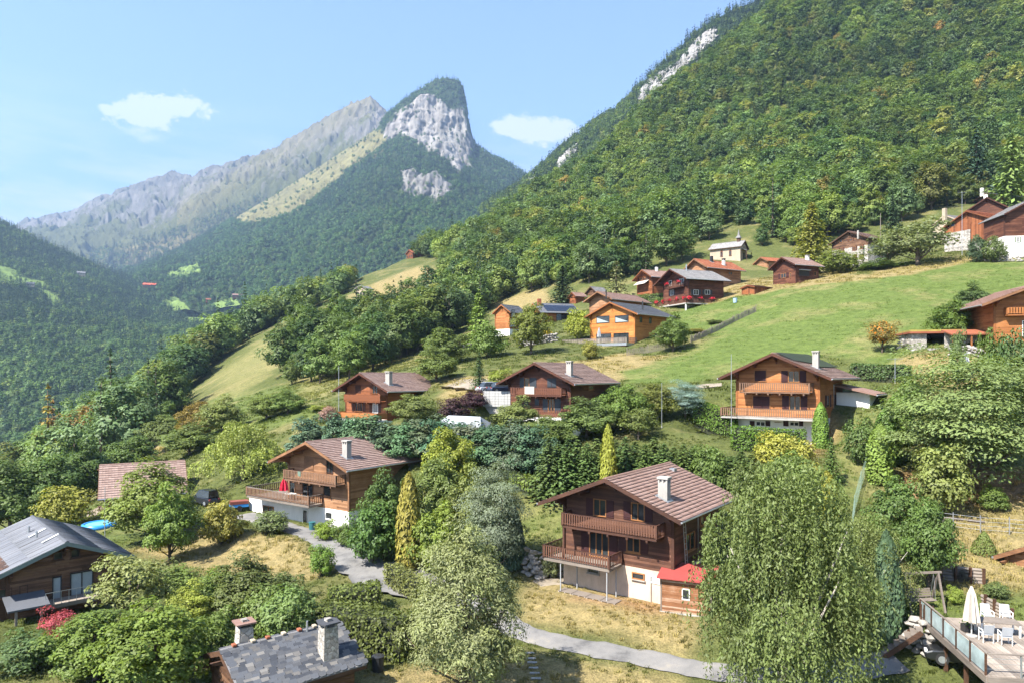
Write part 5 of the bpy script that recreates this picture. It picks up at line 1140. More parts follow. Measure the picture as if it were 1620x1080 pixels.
for sx in (-0.6, 0.6):
    MB().bar((sx, 0, 0.9), (sx, 3.6, 2.9), 0.08).build('handrail', W_GREY, st)
    for i in range(4): MB().box(sx-0.04, sx+0.04, 0.2+i*1.1, 0.28+i*1.1, -0.3+i*0.6, 1.0+i*0.6).build('post', W_GREY, st)
# red tiled house behind
G2 = small('red_roof_chalet', 'low wooden house with a red tiled roof and two chimneys behind the flower chalet', 46.41, 165, 25.07, 61.2, 9.24, 12.83, 2.66, 18.5, W_WARM, T_RED, 0.5, STONE, z=z, wins=[('right', 1160, 405, 1205, 440, 2, 0)])
G2.chimney(z(965, 0)[0], z(1000, 0)[0], z(0, 300)[1], z(0, 240)[1], BLACKM, cap=False); G2.chimney(z(1095, 0)[0], z(1130, 0)[0], z(0, 335)[1], z(0, 265)[1], WHITE, capmat=BLACKM)
G3 = small('chalet', 'small brown chalet with a cream awning left of the flower chalet', 34.10, 170, 23.55, 66, 8.43, 7.5, 2.22, 18.3, W_RED, T_BROWN, 0.3, STONE, z=z, wins=[('front', 215, 470, 250, 505, 2, 0.7), ('front', 265, 465, 300, 500, 2, 0.7)])
q = G3.rect('front', *z(200, 505), *z(320, 545)); MB().hull([(q[0], -0.1, q[3]), (q[1], -0.1, q[3]), (q[1], -1.5, q[2]), (q[0], -1.5, q[2])], [(q[0], -0.1, q[3]+0.05), (q[1], -0.1, q[3]+0.05), (q[1], -1.5, q[2]+0.05), (q[0], -1.5, q[2]+0.05)]).build('awning', BEIGEC, G3.root)
G3.chimney(z(380, 0)[0], z(412, 0)[0], z(0, 400)[1], z(0, 358)[1], WHITE, cap=False, flash=False)
LO = small('low_chalet', 'long low chalet with a plain brown roof above the bright larch house', 22.0, 153, 16.3, 48, 8.6, 14.5, 2.0, 13.0, W_WARM, T_BROWN, 0.0, os=1.0, of=1.3); p = LO.roofpt(959, 470); MB().tube([(p.x, p.y, p.z-0.4), (p.x, p.y, p.z+1.5)], 0.14, 8).build('flue_pipe', BLACKM, LO.root)
HT = small('dark_hut', 'little dark hut with a grey roof beside the tall conifer', 22.9, 190, 22.2, 55, 4.6, 5.0, 1.6, 18.5, W_OLD, T_GREY, 0.0, os=0.5, of=0.5, gutter=False)
HU = small('red_gable_hut', 'tiny red-brown hut peeping out left of the little dark hut', 17.0, 186, 20.5, 60, 3.6, 4.0, 1.2, 17.5, W_RED, T_BROWN, 0.0, os=0.4, of=0.4, gutter=False)
# wooden shed with stone footing
SX = P(1205, 470, 149); sd = small('plank_shed', 'small rust-brown plank shed on a stone footing by the flower chalet', 52.2, 149.5, 18.6, 62, 4.2, 5.4, 0.5, 15.9, W_RED, W_DARK, 0.7, STONE, os=0.35, of=0.35, vertical=True, gutter=False, purlins=0, step=0.3, cat='shed')
# dark veranda chalet
z = zoom(1200, 330, 6.75)
Hh = small('veranda_chalet', 'dark chalet with a covered veranda on the knoll above the meadow', 61.13, 150, 23.40, 68, 8.4, 8.3, 2.2, 19.0, W_REDD, T_BROWN, 0.2, STONE, os=0.9, of=1.0, z=z, wins=[('front', 240, 692, 296, 745, 2, 0.9), ('front', 335, 685, 350, 740, 1, 0), ('right', 590, 675, 615, 720, 1, 0)])
q = Hh.rect('right', *z(430, 655), *z(540, 722)); MB().box(Hh.w + 0.03, Hh.w + 0.05, q[0], q[1], q[2], q[3]).build('veranda_shade', BLACKM, Hh.root); MB().box(Hh.w + 0.05, Hh.w + 0.6, q[0], q[1], q[3]-0.15, q[3]).build('awning', WHITEC, Hh.root)  # flat black sheet on the closed wall paints the shade of the open veranda
Hh.chimney(z(500, 0)[0], z(540, 0)[0], z(0, 552)[1], z(0, 500)[1], WHITE)
o = link('balusters', board_mesh([(Hh.w + 0.9, Hh.w + 0.95, i*0.24, i*0.24 + 0.18, 0.1, 0.95) for i in range(30)], W_DARK), Hh.root); o['kind'] = 'stuff'
MB().box(Hh.w + 0.02, Hh.w + 1.0, 0, 7.0, -1.2, 0.1).build('veranda_floor', STONE, Hh.root)
# tall stone house
Ih = small('stone_house', 'tall pale stone house with a dark timber gable and brown shutters', 91.34, 178, 34.72, 62, 12.0, 9.0, 2.63, 26.5, W_OLD, T_BROWN, 6.5, STONE, os=0.8, of=0.8, z=z, shut=W_REDD,
           wins=[('front', 1015, 405, 1042, 452, 2, 0.8), ('front', 1093, 390, 1117, 435, 2, 0.8), ('front', 1090, 492, 1116, 540, 2, 0.8), ('front', 1020, 492, 1044, 540, 2, 0.8), ('front', 875, 420, 905, 465, 2, 0.8), ('front', 968, 320, 1010, 350, 2, 0.5), ('front', 870, 330, 895, 365, 1, 0)])
Ih.chimney(1356, 1359, 372, 365, STONE, cap=False, flash=False)
# old barn
z = zoom(1420, 290, 8.1)
J = small('old_barn', 'big old barn of rusty vertical boards and rubble stone under a red roof', 104.0, 150, 33.3, 68, 12.3, 14.5, 3.0, 26.5, W_RED, T_RED, 2.6, STONE, os=0.7, of=0.7, z=z, vertical=True, step=0.35, wins=[('front', 680, 500, 740, 560, 1, 0.0), ('front', 640, 510, 672, 570, 1, 0)], tw=0.45, tl=0.45, gutter=False)
MB().box(-J.w - 0.1, J.w*0.1, -0.12, -0.06, 2.0, 5.6).build('stone_gable', STONE, J.root)
# house at the right edge
K = small('white_base_house', 'brown gabled house on a white ground floor with green shutters at the right edge', 110.8, 140, 32.2, 6, 11.0, 9.0, 3.0, 25.4, W_REDD, T_GREY, 2.5, WHITE, os=0.6, of=0.9, z=z, wins=[('front', 1520, 690, 1560, 760, 2, 0.9)], shut=simple('green_shutter', (0.22, 0.26, 0.18), 0.6), frame=WHITEP)
K2 = small('rear_gable_house', 'brown house with a grey roof and an antlered chimney behind the barn', 121.5, 170, 40.5, 30, 9.0, 8.0, 3.0, 33.0, W_REDD, T_GREY, 0.0, os=0.8, of=0.8)
c = MB().box(-0.4, 0.4, 2.0, 2.8, K2.he + K2.rise - 0.5, K2.he + K2.rise + 1.2).build('chimney', WHITE, K2.root)
for sx in (-1, 1): MB().tube([(0.0, 2.4, K2.he + K2.rise + 1.2), (sx*0.45, 2.4, K2.he + K2.rise + 1.9), (sx*0.5, 2.4, K2.he + K2.rise + 2.8)], [0.08, 0.06, 0.03], 6).build('antler', W_GREY, c)
Lh = small('forest_chalet', 'dark chalet half hidden at the forest edge above the barn', 150.5, 215, 55.0, 74, 9.0, 11.5, 1.7, 50.5, W_OLD, T_DARK, 0.3, STONE, os=1.2, of=1.0, gutter=False); Lh.chimney(1551, 1556, 306, 298, WHITE, cap=False, flash=False)
Mh = small('slate_roof_house', 'old house with a lumpy slate roof behind the walnut tree', 113.0, 175, 38.3, 70, 9.0, 10.0, 2.4, 33.0, CREAM, T_GREY, 0.0, os=0.7, of=0.7, plank=False, gutter=False)
c = Mh.chimney(1491, 1498, 346, 330, W_ORANGE, cap=False, flash=False); c.data.materials[0] = CREAM
Oh = small('orange_roof_hut', 'small building with a pale orange tiled roof below the chapel', 70.0, 190, 30.6, 70, 6.5, 6.5, 1.5, 26.5, W_WARM, T_RED, 0.0, os=0.6, of=0.6, gutter=False)
# chalet at the right edge
z = zoom(1360, 430, 6.23)
Nh = House('chalet', 'honey wood chalet cut off by the right edge, with a carved balcony', 69.8, 83.5, 8.43, 12, 12.0, 11.0, 2.43, 2.6, 2.1, 1.6, 0.9); Nh.hb = 0.3
W4(Nh, 'front', z, 1600, 480, 1660, 640, lights=2, frame=WHITEP, glass=GLASS, sill=False, name='door')
Nh.shell(0.3, W_ORANGE, STONE); Nh.roof(T_BROWN, 0.4, 0.4, under=W_RED, fascia=W_WARM)
xn, zn = Nh.front(*z(1452, 425), y=-0.8); Nh.balcony(xn, xn + 5.0, zn + 0.05, 0.8, 0.85, W_ORANGE, bw=0.2, pitch=0.3, label='carved honey wood balcony')
cp = empty('carport', (Nh.M @ Vector((-Nh.w - 4.6, 1.6, 0))), -Nh.yaw, 'low lean-to with a tiled roof on the left of the right-edge chalet', 'lean-to')
MB().hull([(-0.3, -1.6, 2.2), (4.5, -1.6, 2.2), (4.5, 1.6, 2.9), (-0.3, 1.6, 2.9)], [(-0.3, -1.6, 2.35), (4.5, -1.6, 2.35), (4.5, 1.6, 3.05), (-0.3, 1.6, 3.05)]).build('roof', T_RED, cp)
for x in (0, 2.1, 4.2): MB().box(x-0.08, x+0.08, -1.5, -1.34, -1.0, 2.2).build('post', W_ORANGE, cp)
MB().box(0, 4.3, 1.2, 1.4, -1, 2.7).build('back_wall', STONE, cp)
# left house with metal roof
z = zoom(0, 800, 4.153)
LH = House('metal_roof_house', 'large barn-wood house with a grey standing-seam roof at the lower left edge', -29.36, 54, -14.15, -44, 8.9, 13.0, 1.78, -20.2, 1.0, 0.9, 0.5); LH.hb = 0.1
W4(LH, 'front', z, 342, 462, 405, 632, lights=1, frame=BLACKM, glass=BLIND, sill=False, name='door'); W4(LH, 'front', z, 460, 428, 612, 598, lights=2, frame=BLACKM, glass=BLIND, sill=False)
W4(LH, 'front', z, 348, 298, 415, 352, lights=1, frame=W_OLD); W4(LH, 'front', z, 462, 280, 525, 338, lights=1, frame=W_OLD)
LH.shell(0.1, W_OLD, CONC); LH.roof(T_DARK, 0.55, 9.0, under=W_OLD, fascia=simple('zinc_fascia', (0.16, 0.20, 0.19), 0.4, 0.2), purlins=3, roll=0.04, lip=0.02)
xw, _ = LH.front(*z(0, 600)); MB().prism([(xw - 3.0, -1), (-LH.w + 0.1, -1), (-LH.w + 0.1, LH.zt + 0.3), (xw - 3.0, LH.zt - 0.9)], 'y', 0.02, 6.0).build('wing_wall', W_OLD, LH.root)
for (u0, v0, u1, v1) in ((-30, 530, 78, 615), (125, 512, 183, 600)):
    a = LH.front(*z(u0, v1)); b_ = LH.front(*z(u1, v0)); LH.window_at('front', a[0], b_[0], a[1], b_[1], 1, W_OLD, GLASS)
xd0, zd = LH.front(*z(300, 660), y=-1.6); xd1, _ = LH.front(*z(650, 600), y=-1.6)
dk = MB().box(xd0, xd1, -1.6, -0.05, zd - 0.25, zd).build('deck', W_GREY, LH.root)
for i in range(int((xd1-xd0)/0.14)): o = link('deck_board', shared_box('deckb', 0.13, 1.5, 0.03, W_GREY), dk); o.location = (xd0 + 0.07 + i*0.14, -0.83, zd + 0.003)
for i in range(8): MB().box(xd0 + i*(xd1-xd0)/7 - 0.015, xd0 + i*(xd1-xd0)/7 + 0.015, -1.58, -1.55, zd, zd + 0.9).build('rail_post', METAL, dk)
MB().bar((xd0, -1.56, zd + 0.9), (xd1, -1.56, zd + 0.9), 0.03).build('handrail', METAL, dk)
xc0, zc = LH.front(*z(45, 700), y=-2.0); xc1, _ = LH.front(*z(325, 690), y=-2.0)
MB().hull([(xc0, -0.05, zc + 0.5), (xc1, -0.05, zc + 0.5), (xc1, -2.3, zc), (xc0, -2.3, zc)], [(xc0, -0.05, zc + 0.62), (xc1, -0.05, zc + 0.62), (xc1, -2.3, zc + 0.12), (xc0, -2.3, zc + 0.12)]).build('canopy', T_DARK, LH.root)
for x in (xc0 + 0.5, xc1 - 0.5): MB().box(x-0.07, x+0.07, -2.2, -2.06, -1, zc).build('post', W_GREY, LH.root)
for (u, v) in ((190, 175), (240, 210)):
    o_, d_ = LH.ray(*z(u, v)); t = (LH.he + LH.rise + LH.sl*o_.x - o_.z)/(d_.z - LH.sl*d_.x); p = o_ + d_*t; MB().tube([(p.x, p.y, p.z - 0.3), (p.x, p.y, p.z + 0.55)], 0.09, 8).build('vent_pipe', METAL, LH.root)
for (u0, v0, u1, v1) in ((190, 213, 300, 155), (275, 250, 385, 192)):
    def lp(u, v):
        o_, d_ = LH.ray(*z(u, v)); t = (LH.he + LH.rise + LH.sl*o_.x - o_.z)/(d_.z - LH.sl*d_.x); return o_ + d_*t
    a, b_ = lp(u0, v0), lp(u1, v1); MB().bar(a + Vector((0, 0, 0.12)), b_ + Vector((0, 0, 0.12)), 0.16, 0.05).build('snow_guard', WHITEP, LH.root)
# tiled roof house, left
TR = small('tiled_house', 'house showing only its pinkish tiled roof behind the garden trees on the left', -50.02, 84, -15.2, 61, 10.6, 9.9, 3.5, -18.2, W_WARM, T_PINK, 0.5, WHITE, os=0.8, of=0.7, tw=0.34, tl=0.4)
# bottom slate house
z = zoom(240, 940, 4.5)
SL = House('slate_house', 'old house with an uneven grey slate roof and two stone chimneys at the bottom edge', -13.2, 34, -16.0, 51, 7.1, 6.7, 1.32, -19.5, 0.7, 0.5, 0.4); SL.hb = 1.2
SL.shell(1.2, W_OLD, STONE); SL.roof(T_GREY, under=W_OLD, tiles=False, gutter=False, purlins=5)
SLATES = [tile_mat('slate_%s' % nm, *c_) for nm, c_ in (('blue', ((0.032, 0.035, 0.042), (0.055, 0.059, 0.068), (0.085, 0.09, 0.10))), ('grey', ((0.048, 0.05, 0.056), (0.078, 0.08, 0.085), (0.115, 0.115, 0.115))), ('pale', ((0.08, 0.076, 0.072), (0.125, 0.118, 0.11), (0.18, 0.17, 0.155))))]
rs = random.Random(4); slen = math.hypot(SL.W/2, SL.rise); ang = math.atan2(SL.rise, SL.W/2)
slate_me = []
for k in range(20):
    w_, l_ = 0.18 + 0.05*rs.random(), 0.36; pts_ = [(-w_, 0.0), (w_*(0.9+0.2*rs.random()), 0.02*rs.random()), (w_*1.02, l_*0.8), (w_*0.55, l_*(0.96+0.08*rs.random())), (-w_*0.4, l_), (-w_*1.0, l_*0.78)]
    m_ = MB().prism(pts_, 'z', 0.0, 0.035).mesh('slate'); m_.materials.append(SLATES[(0, 1, 0, 1, 2)[k % 5]]); at_ = m_.attributes.new('var', 'FLOAT', 'FACE'); at_.data.foreach_set('value', np.full(len(m_.polygons), rs.random(), np.float32)); slate_me.append(m_)
nr = 18; cnt = 0
for side_ in (1,):
    for i in range(nr):
        y = -SL.of - 0.03 + rs.random()*0.2
        while y < SL.l + SL.ob - 0.1:
            a = slen*(i/nr) ; o = link('slate', slate_me[rs.randrange(20)], SL.roof_o); sx = side_
            a2 = a + 0.34 + rs.uniform(-0.03, 0.03); o.location = (sx*(SL.W/2 - a2*math.cos(ang)), y + 0.16, SL.he + a2*math.sin(ang) + 0.055 + 0.02*rs.random())
            o.rotation_euler = Matrix(((0, sx*math.cos(ang + 0.05), sx*math.sin(ang)), (sx*-1 if False else -sx, 0, 0), (0, -math.sin(ang + 0.05), math.cos(ang)))).to_euler() if sx > 0 else Matrix(((0, -math.cos(ang), -math.sin(ang)), (1, 0, 0), (0, -math.sin(ang), math.cos(ang)))).to_euler()
            cnt += 1; y += rs.uniform(0.36, 0.46)
def stone_chimney(px_l, px_r, py_b, py_t, taper=0.86):
    p = SL.roofpt((px_l+px_r)/2, py_b); q = SL.M @ p; wd = (px_r-px_l)/FPX*q.y*0.72; ht = (py_b-py_t)/FPX*q.y
    c = MB().hull([(p.x-wd/2, p.y-wd/2, p.z-0.6), (p.x+wd/2, p.y-wd/2, p.z-0.6), (p.x+wd/2, p.y+wd/2, p.z-0.6), (p.x-wd/2, p.y+wd/2, p.z-0.6)],
                  [(p.x-wd/2*taper, p.y-wd/2*taper, p.z+ht-0.32), (p.x+wd/2*taper, p.y-wd/2*taper, p.z+ht-0.32), (p.x+wd/2*taper, p.y+wd/2*taper, p.z+ht-0.32), (p.x-wd/2*taper, p.y+wd/2*taper, p.z+ht-0.32)]).build('chimney', stone_mat('chimney_stone', (0.2, 0.18, 0.15), (0.34, 0.31, 0.27), (0.48, 0.45, 0.4), 5), SL.root)
    for i in (-1, 1):
        for j in (-1, 1): MB().box(p.x+i*wd*0.33-0.07, p.x+i*wd*0.33+0.07, p.y+j*wd*0.33-0.07, p.y+j*wd*0.33+0.07, p.z+ht-0.34, p.z+ht-0.14).build('cap_support', STONE, c)
    MB().prism([(p.x-wd*0.62, p.y-wd*0.5), (p.x+wd*0.1, p.y-wd*0.66), (p.x+wd*0.62, p.y-wd*0.45), (p.x+wd*0.58, p.y+wd*0.55), (p.x-wd*0.2, p.y+wd*0.64), (p.x-wd*0.6, p.y+wd*0.4)], 'z', p.z+ht-0.14, p.z+ht-0.06).build('cap_slab', SLATES[1], c)
    MB().prism([(p.x-0.18, p.y-0.15), (p.x+0.16, p.y-0.12), (p.x+0.12, p.y+0.16), (p.x-0.12, p.y+0.13)], 'z', p.z+ht-0.06, p.z+ht+0.1).build('cap_stone', STONE, c); return c
stone_chimney(*[z(1175, 0)[0], z(1338, 0)[0]], z(0, 440)[1], z(0, 178)[1])
# second chimney stands behind the ridge
p = Vector((-0.55, 0.9, SL.he + SL.rise)); 
mb = MB().hull([(-1.05, 0.5, SL.zr - 0.7), (-0.15, 0.5, SL.zr - 0.7), (-0.15, 1.4, SL.zr - 0.7), (-1.05, 1.4, SL.zr - 0.7)], [(-0.95, 0.6, SL.zr + 1.05), (-0.25, 0.6, SL.zr + 1.05), (-0.25, 1.3, SL.zr + 1.05), (-0.95, 1.3, SL.zr + 1.05)]).build('chimney', STONE, SL.root)
MB().box(-0.85, -0.35, 0.7, 1.2, SL.zr + 1.05, SL.zr + 1.25).build('flue', BLACKM, mb); MB().prism([(-1.15, 0.45), (-0.1, 0.4), (-0.05, 1.45), (-1.1, 1.5)], 'z', SL.zr + 1.25, SL.zr + 1.33).build('cap_slab', T_BROWN, mb); MB().box(-0.75, -0.4, 0.8, 1.1, SL.zr + 1.33, SL.zr + 1.45).build('cap_stone', STONE, mb)
for i, y in enumerate((0.1, 1.1, 1.9, 2.8, 3.7, 4.6)): o = MB().box(-0.16, 0.16, y, y + 0.24, SL.he + SL.rise + 0.08, SL.he + SL.rise + 0.22).build('ridge_stone', CREAM if i % 2 else T_RED, SL.roof_o, bevel=0.03)
MB().tube([(0.2, 4.2, SL.he + SL.rise - 0.3), (0.2, 4.2, SL.he + SL.rise + 0.6)], 0.06, 8).build('vent_pipe', METAL, SL.root)
MB().tube([(-SL.W/2 - 0.05, -SL.of - 0.6, SL.he - 0.12), (-SL.W/2 - 0.05, SL.l + SL.ob, SL.he - 0.04)], 0.09, 8).build('gutter', METAL, SL.root)
# roof corner at the right edge
z = zoom(1080, 720, 3.0)
QR = small('right_edge_house', 'brown tiled roof corner of a house at the right edge above the swing', 37.0, 42.5, -12.8, 62, 7.0, 7.0, 1.9, -15.2, W_WARM, T_BROWN, 0.4, STONE, os=0.6, of=0.5, tw=0.3, tl=0.36)
# chapel
CH = House('chapel', 'little cream chapel with a grey roof and a slim bell spire at the forest edge', 70.3, 206, 36.6, -52, 6.6, 10.0, 2.1, 33.0, 0.5, 0.5, 0.4); CH.hb = 0.0
for (y, ww) in ((2.6, 0.7), (5.2, 0.7)):
    CH.window_at('left', y, y + ww, 1.3, 2.7, 2, W_RED, GLASS); 
    MB().prism([(y + ww/2 + ww/2*math.cos(t), 2.7 + ww/2*math.sin(t)) for t in np.linspace(0, math.pi, 9)], 'x', -CH.w - 0.05, -CH.w - 0.005).build('window_arch', W_RED, CH.root)
CH.shell(0.0, CREAM, CREAM, plank=False, core=CREAM); CH.roof(T_GREY, 0.6, 0.5, under=W_OLD, purlins=0, gutter=False)
MB().box(-CH.w - 0.05, CH.w + 0.05, -0.05, CH.l, -2.5, 0.0).build('plinth', CREAM, CH.root)
CH.window_at('front', -0.35, 0.35, 3.6, 4.0, 1, CREAM, GLASS, sill=False); CH.window_at('front', -0.55, 0.55, 0.0, 2.1, 1, W_OLD, BLACKM, sill=False, name='door')
MB().hull([(-1.9, -1.7, 2.35), (2.2, -1.7, 2.35), (2.2, -0.02, 3.1), (-1.9, -0.02, 3.1)], [(-1.9, -1.7, 2.45), (2.2, -1.7, 2.45), (2.2, -0.02, 3.2), (-1.9, -0.02, 3.2)]).build('porch_roof', T_GREY, CH.root)
for x in (-1.8, 2.1): MB().box(x-0.07, x+0.07, -1.6, -1.46, -0.5, 2.35).build('porch_post', W_OLD, CH.root)
sp = MB().box(-0.45, 0.45, 1.0, 1.9, CH.he + CH.rise - 0.5, CH.he + CH.rise + 0.9).build('bell_turret', W_OLD, CH.root)
MB().add([(-0.75, 0.7, CH.he+CH.rise+0.9), (0.75, 0.7, CH.he+CH.rise+0.9), (0.75, 2.2, CH.he+CH.rise+0.9), (-0.75, 2.2, CH.he+CH.rise+0.9), (-0.3, 1.15, CH.he+CH.rise+1.7), (0.3, 1.15, CH.he+CH.rise+1.7), (0.3, 1.75, CH.he+CH.rise+1.7), (-0.3, 1.75, CH.he+CH.rise+1.7), (0, 1.45, CH.he+CH.rise+3.6)],
         [(3, 2, 1, 0), (0, 1, 5, 4), (1, 2, 6, 5), (2, 3, 7, 6), (3, 0, 4, 7), (4, 5, 8), (5, 6, 8), (6, 7, 8), (7, 4, 8)]).build('spire', T_GREY, sp)
# far buildings
def far_y(px, py):
    'distance of the far slopes where a pixel meets them'
    best = 9e9
    for (X_, Y_, Z_, a, b_) in (VL, PK):
        k = (np.abs(a-px) < 6) & (np.abs(b_-py) < 4)
        if k.any(): best = min(best, float(Y_[k].min()))
    return best
def far_house(name, px, py, Y, w, d, ht, rise, yaw, wall, tile, label):
    if Y > 1000: Y2 = far_y(px, py); Y = Y2 if Y2 < 9e8 else Y
    x, y, zz = P(px, py, Y); e = empty(name, (x, y, zz), R(-yaw), label, 'house')
    MB().prism([(-w/2, -3), (w/2, -3), (w/2, ht), (0, ht+rise), (-w/2, ht)], 'y', 0, d).build('wall', wall, e)
    MB().prism([(-w/2-0.6, ht-0.25), (0, ht+rise), (w/2+0.6, ht-0.25), (w/2+0.6, ht+0.1), (0, ht+rise+0.35), (-w/2-0.6, ht+0.1)], 'y', -0.7, d+0.5).build('roof', tile, e)
    for i in range(3):
        for j in range(max(1, int(ht/3))):
            wn_ = MB().box(-w/2+w*(i+0.5)/3-0.5, -w/2+w*(i+0.5)/3+0.5, -0.08, -0.02, 1.0+j*2.8, 2.2+j*2.8).build('window', BLACKM, e)
            MB().box(w/2+0.02, w/2+0.08, d*(i+0.5)/3-0.5, d*(i+0.5)/3+0.5, 1.0+j*2.8, 2.2+j*2.8).build('window', BLACKM, e)
    return e
ORED = simple('bright_red_roof', (0.62, 0.10, 0.035), 0.6, 0.15, 0.5)
tp = Gp(571, 433, 300, 520); far_house('tower_house', 571, HY-FPX*tp.z/tp.y, tp.y, 5, 5, 6.5, 1.2, 25, CREAM, T_GREY, 'small pale stone tower house on the brow of the dry field')
tp = Gp(645, 410, 320, 560); far_house('red_cottage', 648, HY-FPX*tp.z/tp.y, tp.y, 8, 9, 3.6, 2.2, 50, W_RED, T_RED, 'little red wooden cottage among trees on the crest')
far_house('valley_house', 227, 455, 1560, 20, 32, 7, 5, 72, W_OLD, ORED, 'long house with a bright red roof in the valley forest')
far_house('valley_farm', 122, 436, 1700, 14, 18, 6, 5, 60, CREAM, T_GREY, 'grey-roofed farm on the dark slope across the valley')
far_house('valley_barn', 368, 471, 1420, 16, 24, 5, 4, 70, W_OLD, T_BROWN, 'brown barn on the far meadow at the foot of the wooded mountain')
far_house('pasture_hut', 42, 452, 1350, 9, 14, 4, 3, 60, CREAM, T_DARK, 'small hut on the light green pasture across the valley')
far_house('meadow_chalet', 326, 477, 1400, 8, 10, 4, 3, 60, W_RED, T_RED, 'tiny red chalet at the left end of the far meadow')
# ---------------------------------------------------------------- garden trees, bushes and hedges
KH = {}
def sp(key, ht, r, crown, trunk): PROTO[key] = (crown, trunk); KH[key] = (ht, r)
for i in range(4):
    c, t = broad(400+i, 8.0, 3.4, 0.4, 70, 170, 0.29, cr=0.25, lobes=0.32, tall=0.12*i); sp('garden%d' % i, 8.0, 3.4, c, trunk_mesh(400+i, 8, 0.2, t, 6))
for i in range(3):
    c, t = broad(410+i, 3.0, 1.7, -0.1, 44, 105, 0.19, cr=0.3, lobes=0.25); sp('bush%d' % i, 3.0, 1.7, c, trunk_mesh(410+i, 3, 0.06, t, 5, 0.5))
c, t = broad(420, 11.0, 4.0, 0.0, 170, 190, 0.27, cr=0.22, lobes=0.25, aspect=0.3, tall=0.25, inner=0.5); sp('osier', 11.0, 4.0, c, trunk_mesh(420, 11, 0.22, t, 6))
c, t = broad(421, 12.0, 6.0, 0.6, 88, 300, 0.33, cr=0.22, lobes=0.35, layered=0.85, inner=0.5, aspect=0.45, rough=0.35); sp('layered', 12.0, 6.0, c, trunk_mesh(421, 12, 0.3, t, 6))
c, t = broad(422, 8.0, 3.6, 1.2, 55, 60, 0.34, cr=0.24, lobes=0.4, inner=0.35); sp('fruit', 8.0, 3.6, c, trunk_mesh(422, 8, 0.2, t, 6))
c, t = broad(423, 3.2, 1.5, 0.6, 40, 70, 0.2, cr=0.24, lobes=0.3, layered=0.5, aspect=0.35); sp('maple', 3.2, 1.5, c, trunk_mesh(423, 3.2, 0.07, t, 5))
sp('birch', 13.0, 5.6, weeping(430, 13.0, 5.6, 2300, 0.19, 0.1, 1.4, 5.6, 0.125, lift=0.5), trunk_mesh(430, 13, 0.28, [(3, 1, 8), (-3, 1, 7), (1, -3, 9), (-2, -2, 8), (2, 2, 10), (0, 3, 7)], 7, 0.85, PALEBARK))
sp('birch2', 10.0, 4.6, weeping(431, 10.0, 4.6, 1300, 0.19, 0.1, 1.0, 4.6, 0.13, lift=0.5), trunk_mesh(431, 10, 0.2, [(2, 1, 6), (-3, 1, 6), (1, -3, 7), (-2, -2, 6)], 7, 0.85, PALEBARK))
sp('willow', 10.0, 5.2, weeping(432, 10.0, 5.2, 900, 0.36, 0.5, 1.5, 5.0, 0.24, lift=0.45), trunk_mesh(432, 10, 0.3, [(2, 1, 6), (-3, 1, 6), (1, -3, 7), (-2, -2, 6)], 6, 0.8))
for i in range(2): sp('spruce%d' % i, 10.0, 2.3, spruce(440+i, 10.0, 2.3, 0.1, 32, 16, 6, 0.5, narrow=0.85), trunk_mesh(440+i, 10, 0.14, [], 6, 0.96))
sp('pine', 10.0, 3.2, spruce(443, 10.0, 3.2, 0.8, 15, 11, 6, 0.75, droop=0.1, narrow=0.6), trunk_mesh(443, 10, 0.2, [], 6, 0.94))
sp('larch', 12.0, 3.6, spruce(444, 12.0, 3.6, 0.8, 30, 16, 7, 0.75, droop=0.35, narrow=0.7, stagger=0.5, mat=LEAF), trunk_mesh(444, 12, 0.25, [], 6, 0.96))
sp('cedar', 14.0, 5.0, spruce(445, 14.0, 5.0, 0.6, 24, 14, 8, 0.95, droop=0.22, narrow=0.8, stagger=0.5), trunk_mesh(445, 14, 0.3, [], 6, 0.95))
sp('thuja', 5.0, 0.75, column(450, 5.0, 0.75, 2600, 0.24, taper=4.5), trunk_mesh(450, 5, 0.07, [], 5, 0.5))
sp('cypress', 6.0, 1.5, column(451, 6.0, 1.5, 4600, 0.34, taper=2.6), trunk_mesh(451, 6, 0.1, [], 5, 0.6))
for i in range(3):
    c, t = broad(460+i, 6.0, 1.6, 0.0, 46, 95, 0.28, cr=0.34, lobes=0.3, tall=0.35, inner=0.4, mat=NEEDLE, aspect=0.4); sp('screen%d' % i, 6.0, 1.6, c, trunk_mesh(460+i, 6, 0.1, t, 5, 0.7))
sp('cone', 2.0, 0.95, column(452, 2.0, 0.95, 1700, 0.16, taper=1.25), trunk_mesh(452, 2, 0.05, [], 5, 0.5))

